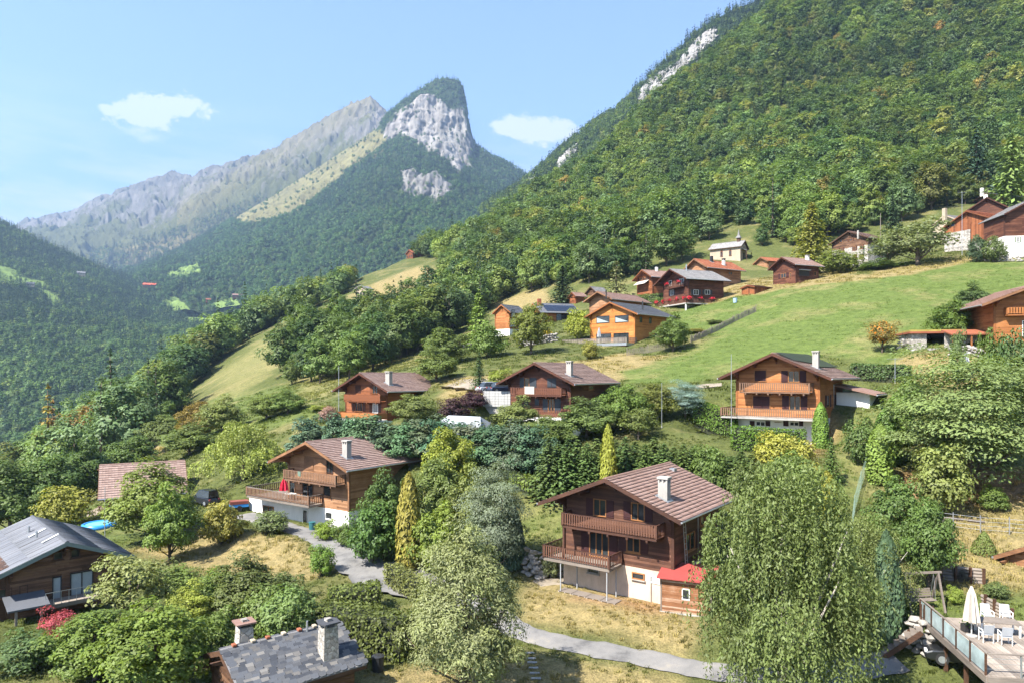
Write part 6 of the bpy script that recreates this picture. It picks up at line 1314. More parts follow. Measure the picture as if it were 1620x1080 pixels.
NPL = [0]
def plant(name, key, px, base, top, wpx, tint, label, cat='tree', group=None):
    'base: distance in metres, or minus the pixel row where the foot is seen'
    p = Gp(px, -base) if base < 0 else G(px, base); ht, r = KH[key]
    zt = (HY - top)/FPX*p.y; hh = max(0.8, zt - p.z); sr = wpx/FPX*p.y/2/r; NPL[0] += 1
    e = add_tree(name, key, (p.x, p.y, p.z - 0.05), 1.0, (NPL[0]*2.399) % 6.28, tint, label, cat, group); e.scale = (sr, sr, hh/ht); return e
OLV = (0.15, 0.165, 0.04); GRN = (0.11, 0.165, 0.04); DKG = (0.06, 0.10, 0.03); YEL = (0.24, 0.25, 0.05); GRY = (0.22, 0.25, 0.13); TEAL = (0.065, 0.125, 0.085); LIM = (0.19, 0.25, 0.05); PUR = (0.06, 0.03, 0.035)
T = 'tree'; Bu = 'bush'
for row in [
 ('osier_willow', 'osier', 735, 38, 828, 190, (0.20, 0.225, 0.115), 'big pale grey-green willow at the bottom centre beside the lane', T),
 ('weeping_birch', 'birch', 1240, 35.2, 720, 375, (0.145, 0.18, 0.06), 'huge weeping birch hanging over the lane right of the red shed', T),
 ('weeping_birch', 'birch2', 1362, 43.5, 812, 190, (0.14, 0.175, 0.06), 'smaller weeping birch between the huge birch and the wooden deck', T),
 ('walnut_tree', 'layered', 1535, 60, 548, 235, (0.20, 0.25, 0.085), 'large spreading pale green tree above the terraces at right', T),
 ('hazel_tree', 'garden1', 1425, 50, 752, 100, (0.10, 0.155, 0.04), 'dark leafy tree at the foot of the wire fence', T),
 ('dark_cypress', 'cypress', 1402, 42, 835, 56, (0.06, 0.10, 0.055), 'dark blue-green cypress behind the birch, left of the swing bench', T),
 ('thuja', 'thuja', 1392, 62, 668, 40, (0.13, 0.19, 0.04), 'first and lowest thuja of the row beside the big spreading tree', T),
 ('thuja', 'thuja', 1404, 66, 640, 40, (0.12, 0.19, 0.04), 'second thuja of the row beside the big spreading tree', T),
 ('thuja', 'thuja', 1422, 70, 616, 44, (0.12, 0.19, 0.045), 'third thuja of the row beside the big spreading tree', T),
 ('thuja', 'thuja', 1440, 76, 600, 44, (0.12, 0.185, 0.045), 'uppermost thuja of the row beside the big spreading tree', T),
 ('thuja_column', 'thuja', 1298, 71, 634, 24, (0.13, 0.21, 0.035), 'slim bright thuja at the corner of the honey-coloured chalet', T),
 ('golden_shrub', 'bush0', 1222, 64, 684, 70, (0.33, 0.31, 0.055), 'bright yellow shrub below the clipped hedge, left one', Bu),
 ('golden_shrub', 'bush1', 1262, 63, 688, 64, (0.31, 0.30, 0.06), 'bright yellow shrub below the clipped hedge, right one', Bu),
 ('green_shrub', 'bush2', 1366, 66, 660, 60, (0.10, 0.15, 0.04), 'upright green shrub on the slope right of the honey-coloured chalet', Bu),
 ('blue_spruce', 'layered', 1084, 82, 600, 58, (0.19, 0.27, 0.26), 'small silvery-blue spruce left of the square hedge', T),
 ('garden_tree', 'garden0', 1040, 82, 606, 70, OLV, 'olive green garden tree next to the silvery-blue spruce', T),
 ('garden_tree', 'garden1', 985, 80, 606, 85, GRN, 'leafy tree hiding the rear of the red-brown chalet', T),
 ('garden_tree', 'garden2', 928, 79, 634, 100, (0.13, 0.175, 0.055), 'leafy tree in front of the right corner of the red-brown chalet', T),
 ('garden_tree', 'garden3', 822, 82, 630, 80, (0.15, 0.18, 0.06), 'loose tree covering the lower left of the red-brown chalet', T),
 ('young_birch', 'fruit', 1010, 76, 640, 70, (0.15, 0.18, 0.05), 'thin young tree above the dark green conifer row', T),
 ('thuja_column', 'thuja', 962, 62, 668, 27, (0.20, 0.22, 0.035), 'slim yellow-green thuja standing in the dark conifer row', T),
 ('garden_tree', 'garden0', 712, 68, 676, 90, (0.20, 0.23, 0.04), 'yellow-green tree right of the roof of the white-based chalet', T),
 ('garden_tree', 'garden1', 690, 62, 716, 95, (0.15, 0.185, 0.05), 'bushy tree against the rear roof of the white-based chalet', T),
 ('garden_tree', 'garden2', 608, 62, 752, 80, (0.10, 0.155, 0.04), 'dense tree covering the right wall of the white-based chalet', T),
 ('garden_tree', 'garden3', 742, 60, 745, 80, (0.16, 0.19, 0.06), 'olive tree between the golden thuja and the silver-leaved tree', T),
 ('golden_thuja', 'thuja', 647, 58, 744, 40, (0.25, 0.215, 0.045), 'tall golden-brown thuja column beside the drive', T),
 ('climbing_shrub', 'bush0', 590, 60, 800, 84, (0.10, 0.17, 0.04), 'large fresh green bush at the corner of the white base wall', Bu),
 ('laurel', 'bush1', 690, 57, 800, 85, (0.19, 0.24, 0.045), 'lime green bush right of the golden thuja', Bu),
 ('silver_tree', 'layered', 783, 55, 722, 95, (0.145, 0.18, 0.13), 'silver-leaved tree above the boulder wall', T),
 ('dark_cypress', 'cypress', 805, 56.5, 784, 50, (0.06, 0.10, 0.07), 'dark cypress just right of the silver-leaved tree', T),
 ('round_bush', 'bush2', 509, 59, 860, 44, (0.12, 0.20, 0.035), 'round bright green bush on the edge of the drive', Bu),
 ('flowering_bush', 'bush0', 430, 71, 808, 62, (0.14, 0.175, 0.07), 'straggly bush at the drive in front of the garage door', Bu),
 ('box_bush', 'bush1', 514, 68, 822, 38, (0.17, 0.24, 0.035), 'low lime bush under the white base wall', Bu),
 ('box_bush', 'bush2', 548, 65, 826, 44, (0.12, 0.18, 0.045), 'low green bush right of the lime bush under the white wall', Bu),
 ('yellow_bush', 'bush1', 350, 70, 790, 66, (0.24, 0.22, 0.05), 'yellowing bush on top of the dry bank', Bu),
 ('garden_tree', 'garden2', 240, 73, 738, 135, (0.15, 0.19, 0.045), 'broad tree in front of the pinkish tiled roof', T),
 ('garden_tree', 'garden3', 268, 66, 772, 85, (0.14, 0.205, 0.045), 'bright tree at the left end of the dry bank', T),
 ('weeping_willow', 'willow', 385, 90, 668, 140, (0.27, 0.31, 0.085), 'yellow-green weeping willow left of the white-based chalet', T),
 ('forsythia', 'bush0', 102, 84, 770, 78, (0.24, 0.24, 0.05), 'yellow-green bush beside the blue paddling pool', Bu),
 ('fruit_tree', 'fruit', 205, 48, 868, 130, (0.18, 0.20, 0.075), 'spreading fruit tree in front of the barn-wood house', T),
 ('plum_tree', 'garden0', 150, 40, 962, 150, (0.12, 0.17, 0.035), 'dense green plum tree at the bottom left, right of the red maple', T),
 ('plum_tree', 'garden1', 245, 38, 950, 170, (0.14, 0.19, 0.035), 'big leafy plum tree at the bottom edge left of the slate roof', T),
 ('lime_tree', 'garden3', 300, 48, 922, 84, (0.27, 0.30, 0.055), 'small lime-yellow tree on the lawn behind the slate house', T),
 ('yew_bush', 'garden2', 388, 50, 884, 115, (0.12, 0.14, 0.04), 'dark olive bushy tree in the middle of the lower gardens', T),
 ('hazel_bush', 'bush2', 460, 45, 928, 110, (0.13, 0.19, 0.06), 'grey-green bush behind the ridge of the slate roof', Bu),
 ('hazel_bush', 'bush0', 340, 53, 900, 70, (0.12, 0.17, 0.04), 'green bush between the lime-yellow tree and the dry bank', Bu),
 ('dark_bush', 'bush1', 45, 41, 1000, 95, (0.09, 0.14, 0.05), 'dark rounded bush in the bottom left corner', Bu),
 ('red_maple', 'maple', 95, 43, 958, 58, (0.33, 0.06, 0.085), 'small crimson maple under the canopy of the barn-wood house', T),
 ('green_tree', 'garden1', 840, 126, 478, 62, (0.14, 0.165, 0.035), 'dense tree in front of the solar panel house', T),
 ('conical_tree', 'spruce1', 758, 150, 458, 62, (0.17, 0.24, 0.05), 'bright green conical tree left of the solar panel house', T),
 ('garden_tree', 'garden0', 705, 128, 520, 80, (0.14, 0.18, 0.05), 'rounded tree below the conical tree, left of the shrine wall', T),
 ('garden_tree', 'garden2', 690, 112, 552, 70, (0.14, 0.18, 0.05), 'pale trunked tree behind the roof of the reddish chalet', T),
 ('garden_bush', 'bush1', 772, 128, 512, 60, (0.12, 0.18, 0.045), 'round bush beneath the conical tree', Bu),
 ('dark_spruce', 'spruce0', 758, 101, 556, 34, (0.05, 0.085, 0.035), 'slim dark spruce left of the parked cars', T),
 ('tall_spruce', 'spruce0', 890, 192, 420, 56, (0.045, 0.075, 0.032), 'dark spruce standing alone above the solar panel roof', T),
 ('scots_pine', 'pine', 975, 178, 412, 50, (0.16, 0.17, 0.075), 'grey-green pine left of the small awning chalet', T),
 ('bamboo', 'bush0', 914, 138, 490, 42, (0.24, 0.27, 0.04), 'yellow-green bamboo clump left of the bright larch house', Bu),
 ('broom', 'bush2', 866, 140, 520, 22, (0.5, 0.38, 0.03), 'small yellow flowering bush below the solar panel house', Bu),
 ('hazel_tree', 'garden3', 1065, 116, 499, 58, (0.12, 0.175, 0.045), 'rounded tree at the right corner of the bright larch house', T),
 ('yellow_bush', 'bush1', 934, 118, 538, 28, (0.28, 0.26, 0.05), 'yellowish bush below the larch house terrace', Bu),
 ('purple_shrub', 'bush0', 720, 90, 628, 56, PUR, 'dark purple shrub behind the white tent', Bu),
 ('purple_shrub', 'bush1', 750, 93, 616, 44, (0.07, 0.03, 0.04), 'dark purple shrub at the foot of the white block wall', Bu),
 ('garden_tree', 'garden1', 655, 92, 622, 80, (0.15, 0.18, 0.06), 'pale green tree against the side wall of the reddish chalet', T),
 ('larch', 'larch', 1284, 170, 320, 78, (0.24, 0.235, 0.05), 'tall yellow-green larch behind the dark veranda chalet', T),
 ('hawthorn', 'bush0', 1330, 158, 398, 72, (0.15, 0.185, 0.04), 'big round bush right of the dark veranda chalet', Bu),
 ('bramble', 'bush1', 1390, 152, 412, 60, (0.12, 0.18, 0.04), 'green thicket below the tall pale stone house', Bu),
 ('old_apple', 'fruit', 1452, 148, 345, 120, (0.20, 0.225, 0.10), 'big pale old fruit tree left of the old barn', T),
 ('old_apple', 'fruit', 1405, 155, 372, 70, (0.17, 0.2, 0.08), 'smaller pale fruit tree right of the tall stone house', T),
 ('dark_spruce', 'spruce1', 1412, 205, 306, 34, (0.05, 0.085, 0.035), 'dark spruce at the forest edge above the old fruit tree', T),
 ('cedar', 'cedar', 1600, 190, 212, 95, (0.15, 0.21, 0.055), 'huge bright layered cedar at the upper right edge', T),
 ('dark_cedar', 'cedar', 1545, 235, 205, 75, (0.045, 0.085, 0.05), 'huge dark conifer left of the bright cedar', T),
 ('box_bush', 'bush2', 1545, 142, 372, 30, (0.07, 0.11, 0.05), 'dark rounded bush in front of the old barn', Bu),
 ('box_bush', 'bush0', 1573, 140, 376, 36, (0.13, 0.17, 0.05), 'loose bush right of the dark rounded one by the barn', Bu),
 ('rowan', 'fruit', 1396, -558, 504, 52, (0.19, 0.15, 0.04), 'little rowan heavy with orange berries on the meadow edge', T),
 ('maple_tree', 'garden0', 1502, 94, 476, 64, (0.13, 0.19, 0.035), 'leafy tree behind the hillside garage', T),
 ('pear_tree', 'garden3', 1540, 104, 450, 58, (0.11, 0.155, 0.05), 'darker tree behind the leafy tree by the hillside garage', T),
 ('lilac', 'bush1', 1515, 80, 520, 26, (0.12, 0.17, 0.06), 'small grey-green bush on the garage wall', Bu),
 ('laurel', 'bush2', 1570, 72, 520, 40, (0.14, 0.2, 0.04), 'upright bush in front of the right-edge chalet', Bu),
 ('laurel', 'bush0', 1600, 70, 528, 60, (0.08, 0.13, 0.045), 'wide dark bush at the right edge below the chalet', Bu),
 ('field_tree', 'garden1', 422, 118, 622, 66, (0.15, 0.19, 0.05), 'rounded tree at the lower end of the dry field', T),
 ('field_tree', 'garden2', 455, 116, 618, 58, (0.13, 0.185, 0.05), 'tree just left of the reddish chalet garden', T),
 ('field_tree', 'garden3', 352, 122, 628, 74, (0.17, 0.2, 0.06), 'pale tree above the weeping willow', T),
 ('autumn_tree', 'garden0', 312, 128, 634, 66, (0.24, 0.17, 0.04), 'rusty autumn tree left of the pale tree above the willow', T),
 ('field_tree', 'garden1', 268, 138, 655, 84, (0.15, 0.18, 0.05), 'green tree below the brown track at left', T),
 ('field_tree', 'garden2', 300, 112, 672, 90, (0.15, 0.19, 0.05), 'green tree left of the weeping willow', T),
 ('field_tree', 'garden0', 205, 120, 690, 90, (0.10, 0.15, 0.04), 'dark green tree behind the pinkish tiled roof', T),
 ('field_tree', 'garden3', 140, 112, 700, 95, (0.08, 0.125, 0.035), 'dark tree left of the pinkish tiled roof', T),
 ('field_tree', 'garden1', 75, 105, 715, 110, (0.09, 0.14, 0.035), 'dark leafy tree above the yellow-green bush by the pool', T),
 ('field_tree', 'garden2', 15, 100, 735, 110, (0.10, 0.145, 0.035), 'dark leafy tree at the left edge above the barn-wood house', T),
 ('cone_bush', 'cone', 1557, -876, 838, 38, (0.12, 0.15, 0.04), 'small clipped cone bush on the dry terrace', Bu),
 ('young_tree', 'bush1', 1572, -808, 768, 46, (0.12, 0.175, 0.045), 'young shrub on the brown terrace under the big tree', Bu),
 ('elder', 'bush0', 1490, 56, 705, 90, (0.17, 0.2, 0.065), 'drooping olive shrub under the big spreading tree', Bu),
 ('garden_shrub', 'bush2', 1575, 44.5, 920, 42, (0.13, 0.17, 0.06), 'green shrub beside the brown roof corner', Bu),
 ('garden_shrub', 'bush1', 1512, 44.2, 926, 26, (0.22, 0.28, 0.05), 'lime green clump behind the wooden deck', Bu),
 ('dead_shrub', 'bush0', 1524, 46.5, 905, 28, (0.14, 0.12, 0.09), 'small brownish shrub against the log wall', Bu),
 ('bramble', 'bush1', 1245, 60, 716, 90, (0.13, 0.18, 0.05), 'green thicket between the birch and the yellow shrubs', Bu),
 ('green_fir', 'spruce0', 1315, 62, 690, 46, (0.09, 0.14, 0.035), 'young dark fir below the slim bright thuja', T),
 ('thuja', 'thuja', 1308, 55, 742, 34, (0.21, 0.21, 0.035), 'yellowish thuja rising behind the huge birch', T),
 ('garden_bush', 'bush2', 870, 56, 868, 34, (0.17, 0.19, 0.09), 'small greyish shrub at the end of the boulder wall', Bu),
 ('hydrangea', 'bush1', 505, 112, 640, 36, (0.3, 0.33, 0.06), 'lime hedge plant left of the reddish chalet', Bu),
 ('hydrangea', 'bush0', 520, 104, 642, 34, (0.34, 0.2, 0.17), 'pinkish flowering bush left of the reddish chalet', Bu),
 ('garden_bush', 'bush2', 560, 97, 664, 70, TEAL, 'dark bush below the terrace of the reddish chalet', Bu),
 ('laurel', 'garden1', 1470, 46, 790, 90, (0.11, 0.165, 0.04), 'leafy green tree left of the dry terrace', T),
 ('garden_shrub', 'bush0', 1120, 62, 706, 60, (0.11, 0.16, 0.04), 'green bush at the right end of the dark conifer row', Bu)]:
    plant(*row[:8], cat=row[8])
plant('garden_tree', 'garden0', 872, 78, 660, 90, (0.12, 0.165, 0.05), 'leafy tree under the lower balcony of the red-brown chalet', T)
plant('garden_bush', 'bush1', 790, 100, 583, 44, (0.20, 0.24, 0.045), 'lime green trimmed bush above the parked cars', Bu)
for row in [('hedge_bush', 'bush0', 275, 57, 895, 80, (0.13, 0.175, 0.045), 'green bush at the foot of the dry bank, left of the small lime-yellow tree'), ('hedge_bush', 'bush2', 425, 47, 925, 90, (0.115, 0.16, 0.045), 'green bush joining the dark olive tree and the slate roof garden'),
            ('hedge_bush', 'bush1', 335, 43, 965, 80, (0.14, 0.19, 0.05), 'leafy bush on the lawn edge behind the left stone chimney'), ('hedge_bush', 'bush0', 190, 57, 905, 80, (0.12, 0.17, 0.045), 'green bush beside the eave of the barn-wood house'), ('hedge_bush', 'bush2', 440, 54, 905, 80, (0.13, 0.16, 0.05), 'olive bush below the dry bank, right of the dark olive tree')]: plant(*row, cat=Bu)
plant('garden_bush', 'bush2', 1130, 132, 508, 26, (0.14, 0.17, 0.05), 'small bush in the fenced garden patch on the meadow', Bu)
plant('garden_bush', 'bush0', 1100, 128, 524, 34, (0.22, 0.2, 0.05), 'yellowish bush at the left end of the paling fence', Bu)

# tall hedge rows of single conifers
rs = random.Random(8)
for i in range(17):
    t = i/16; px = 482 + 385*t; Y = 86 - 17*t; top = 662 + 6*math.sin(i*1.3) + (24*max(0, t-0.4)) + rs.uniform(-4, 4)
    plant('hedge_cypress', 'screen%d' % (i % 3), px + rs.uniform(-6, 6), Y, top + rs.uniform(-13, 3), 66 + rs.uniform(-8, 10), (0.07 + 0.04*rs.random(), 0.115 + 0.04*rs.random(), 0.075), 'blue-green cypress in the tall hedge row below the reddish and red-brown chalets', T, 'cypresses of the blue-green hedge row')
for i in range(22):
    t = i/21; px = 868 + 320*t; Y = 66 - 4*t; top = 690 + 30*t*t + 5*math.sin(i*2.1) + rs.uniform(-5, 5)
    plant('hedge_spruce', 'spruce%d' % (i % 2), px, Y + (1.6 if i % 2 else 0), top, 86, (0.085 + 0.02*rs.random(), 0.135, 0.04), 'dark green spruce in the dense row behind the dark central chalet', T, 'spruces of the row behind the central chalet')
def hedge(name, p0, p1, W, Ht, tint, label, ls=0.2, dens=70, zoff=0.0, top=None):
    if top: Ht = max(Ht, (HY-top)/FPX*p0.y - p0.z)
    d = p1 - p0; L = math.hypot(d.x, d.y); e = empty(name, p0 + Vector((0, 0, zoff)), math.atan2(d.y, d.x), label, 'hedge'); sl_ = d.z/L
    o = link('foliage', hedge_mesh(len(label), L, W, Ht, dens, ls, zf=lambda x: x*sl_), e); o['tint'] = list(tint)
    MB().hull([(0.1, -W*0.38, -0.6), (L-0.1, -W*0.38, -0.6+sl_*L), (L-0.1, W*0.38, -0.6+sl_*L), (0.1, W*0.38, -0.6)], [(0.1, -W*0.36, Ht*0.88), (L-0.1, -W*0.36, Ht*0.88+sl_*L), (L-0.1, W*0.36, Ht*0.88+sl_*L), (0.1, W*0.36, Ht*0.88)]).build('inner_twigs', TWIG, e); return e
TWIG = simple('dark_twigs', (0.03, 0.035, 0.015), 0.95, 0.3, 5)
hedge('clipped_hedge', G(1158, 70.5), G(1274, 68.5), 1.1, 1.6, (0.13, 0.21, 0.03), 'long clipped hedge below the balcony of the honey-coloured chalet', top=673)
hedge('square_hedge', G(1098, 82), G(1166, 80), 1.4, 2.2, (0.12, 0.20, 0.03), 'square clipped hedge left of the honey-coloured chalet', top=628)
hedge('olive_hedge', G(495, 46), G(648, 43.5), 2.4, 2.6, (0.125, 0.145, 0.035), 'thick olive hedge between the drive and the slate roof', 0.24, 55)
hedge('olive_hedge', G(520, 50), G(600, 51), 2.0, 2.0, (0.12, 0.15, 0.04), 'second olive hedge along the lower edge of the drive', 0.24, 55)
hedge('beech_hedge', G(1000, 168), G(1052, 163), 1.5, 2.2, (0.10, 0.155, 0.035), 'straight dark green hedge left of the flower chalet', 0.3, 30)
hedge('bank_hedge', G(620, 56), G(668, 52), 1.4, 1.5, (0.17, 0.18, 0.06), 'low olive hedge at the bend of the drive', 0.22, 60)
hedge('slope_hedge', G(1348, 88), G(1440, 84), 1.8, 1.8, (0.10, 0.155, 0.045), 'ragged hedge behind the annex of the honey-coloured chalet', 0.26, 45)
hedge('ivy_bank', G(822, 70), G(880, 66), 3.0, 1.0, (0.15, 0.20, 0.045), 'ivy-green bank behind the lawn left of the central chalet', 0.26, 40)

# orange berries on the rowan
rw = [o for o in bpy.data.objects if o.name.startswith('rowan')][0]; rs_ = np.random.RandomState(3); n_ = 420; d_ = rdirs(rs_, n_); c_ = d_*np.array([3.3, 3.3, 3.0])*(0.6+0.4*rs_.rand(n_, 1)) + np.array([0, 0, 4.8])
o = link('berries', foliage_mesh('berries', c_, d_, 0.42*(0.6+0.6*rs_.rand(n_)), rs_.rand(n_), rs_, LEAF), rw); o['tint'] = [0.62, 0.22, 0.02]

# ---------------------------------------------------------------- grass
def tuft_mesh(seed, n=16, ht=0.42, spread=0.22, wd=0.03):
    rs = np.random.RandomState(seed); V = []; F = []
    for i in range(n):
        a = rs.rand()*6.28; b0 = np.array([rs.normal()*spread*0.5, rs.normal()*spread*0.5, -0.05]); hh = ht*(0.5 + 0.7*rs.rand()); ln = np.array([math.cos(a), math.sin(a), 0])*hh*(0.2 + 0.5*rs.rand()); s = np.array([-math.sin(a), math.cos(a), 0])*wd*(0.7+0.6*rs.rand()); k = len(V)
        V += [b0 - s, b0 + s, b0 + ln*0.4 + np.array([0, 0, hh*0.65]) + s*0.7, b0 + ln*0.4 + np.array([0, 0, hh*0.65]) - s*0.7, b0 + ln + np.array([0, 0, hh]) + s*0.15, b0 + ln + np.array([0, 0, hh]) - s*0.15]; F += [(k, k+1, k+2, k+3), (k+3, k+2, k+4, k+5)]
    me = np_mesh('tuft', np.array(V), np.array(F), var=np.repeat(rs.rand(n), 2)); me.materials.append(GRASSM); return me
GRASSM = leaf_mat('grass_blades', 0.25, 0.7, 0.15, 0.75, 1.25)
tufts = [tuft_mesh(500, 16, 0.2), tuft_mesh(501, 16, 0.42, 0.3), tuft_mesh(502, 20, 0.16, 0.5, 0.025), tuft_mesh(503, 24, 0.3, 0.6, 0.05)]
covx = cv
def cover_at(x, y):
    i = np.clip(np.searchsorted(ys, y), 0, len(ys)-1); j = np.clip(np.searchsorted(xs, x), 0, len(xs)-1); return covx[i, j]
# ---------------------------------------------------------------- lane, drive, walls and small things
def ribbon(name, pts, widths, mat, lift=0.07, kind='structure', step=0.5):
    pts = [Vector((p.x, p.y, 0)) for p in pts]; P_ = []; Wd = []
    for i in range(len(pts)-1):
        n = max(2, int((pts[i+1]-pts[i]).length/step))
        for k in range(n): t = k/n; P_.append(pts[i].lerp(pts[i+1], t)); Wd.append(widths[i]*(1-t) + widths[i+1]*t)
    P_.append(pts[-1]); Wd.append(widths[-1])
    for _ in range(6):
        Q = P_[:]
        for i in range(1, len(P_)-1): Q[i] = (P_[i-1] + P_[i]*2 + P_[i+1])/4
        P_ = Q
    m = 11; V = np.zeros((len(P_), m, 3))
    for i, p in enumerate(P_):
        d = (P_[min(i+1, len(P_)-1)] - P_[max(i-1, 0)]).normalized(); s = Vector((-d.y, d.x, 0)); wv = Wd[i]*(1 + 0.07*math.sin(i*0.9) + 0.06*math.sin(i*2.3) + 0.05*math.sin(i*5.1))
        for k in range(m): q = p + s*wv*(k/(m-1) - 0.5); V[i, k] = (q.x, q.y, 0)
    z = H(V[..., 0], V[..., 1]); z = (z + np.roll(z, 1, 1) + np.roll(z, -1, 1))/3; V[..., 2] = np.maximum(z, H(V[..., 0], V[..., 1])) + lift; V[:, 0, 2] -= lift*1.6; V[:, -1, 2] -= lift*1.6
    o = link(name, np_mesh(name, V.reshape(-1, 3), grid_faces(len(P_), m), smooth=True), None, mat); o['kind'] = kind; return o
ASPH, n, l, b = newmat('worn_asphalt'); f = noise(n, l, 0.5, 6, 0.65); g = noise(n, l, 25, 3, 0.7)
l.new(mixc(n, l, ramp(n, l, f, [(0.32, (0.085, 0.082, 0.08)), (0.45, (0.15, 0.145, 0.138)), (0.6, (0.19, 0.18, 0.168)), (0.72, (0.25, 0.225, 0.185))]), ramp(n, l, g, [(0.3, (0.8, 0.8, 0.8)), (0.7, (1.1, 1.1, 1.1))]), 1.0, 'MULTIPLY'), b.inputs['Base Color']); b.inputs['Roughness'].default_value = 0.9; bump(n, l, b, g, 0.3, 0.02)
GRAVEL = simple('pale_gravel', (0.22, 0.185, 0.14), 0.95, 0.35, 3, bumpk=0.5)
lane = [Gp(385, 814), Gp(440, 829), Gp(490, 845), Gp(532, 868), Gp(562, 892), Gp(600, 910), Gp(660, 928), G(740, 51.5), Gp(835, 1006), Gp(900, 1019), Gp(1000, 1038), Gp(1120, 1062), G(1260, 39.5), G(1420, 40)]
ROADXY = [(p.x, p.y) for p in lane]; ROADW = [3.0, 2.8, 2.8, 3.0, 3.6, 4.6, 4.4, 3.0, 2.1, 2.0, 2.0, 2.0, 2.2, 2.4]
ribbon('lane', lane, ROADW, ASPH)
ribbon('gravel_path', [G(848, 54.5), G(880, 55.5), G(905, 55)], [1.6, 1.8, 1.2], GRAVEL, 0.06)
ribbon('parking_terrace', [G(715, 108), G(770, 102), G(812, 98)], [5, 6.5, 6], GRAVEL, 0.08)
ribbon('garden_path', [G(1142, 92), G(1120, 92.5), G(1100, 92.5)], [1.6, 2, 1.6], GRAVEL, 0.08)
ribbon('pool_terrace', [G(150, 88), G(168, 90), G(185, 92)], [4, 5, 5], GRAVEL, 0.06)
def dist_lane(x, y):
    d = np.full(x.shape, 1e9)
    for i in range(len(ROADXY)-1):
        ax, ay = ROADXY[i]; bx, by = ROADXY[i+1]; t = np.clip(((x-ax)*(bx-ax) + (y-ay)*(by-ay))/((bx-ax)**2 + (by-ay)**2), 0, 1); d = np.minimum(d, np.hypot(x-ax-t*(bx-ax), y-ay-t*(by-ay)) - (ROADW[i]*(1-t) + ROADW[i+1]*t)/2)
    return d
# grass over the whole near ground
rs = np.random.RandomState(11); px_ = []
for (x0, x1, y0, y1, dens, kset, smin, smax, nm, lab, keepf) in (
    (-45, 48, 30, 80, 6.0, (0, 1, 2), 0.5, 1.0, 'garden_grass', 'sun-bleached grass on the near banks and lawns', lambda x, y, a, b_: np.ones(len(x), bool)),
    (-75, 110, 80, 175, 2.2, (2, 3), 0.6, 1.1, 'meadow_grass', 'short meadow grass on the slope between the houses', lambda x, y, a, b_: np.ones(len(x), bool))):
    n_ = int((x1-x0)*(y1-y0)*dens); x = rs.uniform(x0, x1, n_); y = rs.uniform(y0, y1, n_); zz = H(x, y); a, b_ = pix(x, y, zz)
    k = (a > -20) & (a < 1640) & (b_ < 1100) & (dist_lane(x, y) > rs.uniform(-0.35, 0.3, len(x)))
    for (cx_, cy_, yaw, *_r) in PADS:
        an = R(yaw); u = (x-cx_)*math.cos(an) - (y-cy_)*math.sin(an); v = (x-cx_)*math.sin(an) + (y-cy_)*math.cos(an); k &= ~((np.abs(u) < 5.5) & (v > -0.1) & (v < 10))
    k &= vnoise(x/2.5, y/2.5, 71, 3) > -0.15
    inm = in_poly(a, b_, MEADOW); k &= ~(inm & (rs.rand(len(x)) < 0.45))
    x, y, zz = x[k], y[k], zz[k]; cvr = cover_at(x, y)*(0.85 + 0.5*rs.rand(len(x), 1)); cvr = cvr*np.array([1.0, 1.05, 0.9])
    kd = np.array(kset)[rs.randint(0, len(kset), len(x))]; bank = in_poly(a[k], b_[k], DRY[2]) | in_poly(a[k], b_[k], DRY[5]); kd[(kd == 1) & ~bank] = 0; kd[inm[k]] = 2; forest_stuff(nm, np.c_[x, y, zz, rs.rand(len(x))*6.28, rs.uniform(smin, smax, len(x)), cvr], kd, tufts, lab, 'grass')

# rocks
def rock_mesh(seed, flat=0.7):
    rs = np.random.RandomState(seed); bm = bmesh.new(); bmesh.ops.create_icosphere(bm, subdivisions=2, radius=0.5)
    ax = rdirs(rs, 7)
    for v in bm.verts:
        p = np.array(v.co); s = 1.0
        for a in ax:
            d = p @ a
            if d > 0.33: p = p - a*(d-0.33)*0.85
        p *= 1 + rs.normal()*0.03; v.co = Vector(p*np.array([1.15, 1.0, flat]))
    me = bpy.data.meshes.new('stone'); bm.to_mesh(me); bm.free(); me.materials.append(ROCKM); return me
ROCKM = simple('boulder_rock', (0.27, 0.25, 0.225), 0.9, 0.5, 2.2, bumpk=0.5); ROCKS = [rock_mesh(600+i) for i in range(6)]
def stone_wall(name, pts, ht, size, label, seed=1, depth=1, cat='wall', slope=0.25, back=None):
    rs = random.Random(seed); c = pts[len(pts)//2]; e = empty(name, c, 0, label, cat); hh = 0
    row = 0
    while hh < ht:
        for i in range(len(pts)-1):
            a, b_ = pts[i], pts[i+1]; L = (b_-a).length; nn = max(1, int(L/(size*0.95)))
            d = (b_-a).normalized(); nrm = Vector((d.y, -d.x, 0))
            for k in range(nn):
                t = (k + 0.5*(row % 2) + rs.uniform(-0.2, 0.2))/nn; p = a.lerp(b_, min(max(t, 0), 1)) - nrm*(hh*slope) + Vector((0, 0, hh + size*0.22)); o = link('stone', ROCKS[rs.randrange(6)], e)
                s = size*rs.uniform(0.8, 1.35); o.location = p - c; o.rotation_euler = (rs.uniform(-0.4, 0.4), rs.uniform(-0.4, 0.4), rs.uniform(0, 6.28)); o.scale = (s, s, s*rs.uniform(0.75, 1.0))
        hh += size*0.58; row += 1
    return e
stone_wall('boulder_wall', [G(826, 56), G(850, 55.6), G(872, 56.2), G(893, 57)], 2.0, 0.62, 'wall of loose pale boulders left of the dark central chalet', 2)
stone_wall('dry_stone_wall', [G(822, 136), G(850, 137), G(884, 140)], 1.3, 0.7, 'low reddish dry-stone wall below the solar panel house', 3)
stone_wall('garage_wall', [Gp(1422, 553), Gp(1436, 552), Gp(1448, 552)], 1.6, 0.6, 'rubble wall sloping up to the left side of the hillside garage', 4)
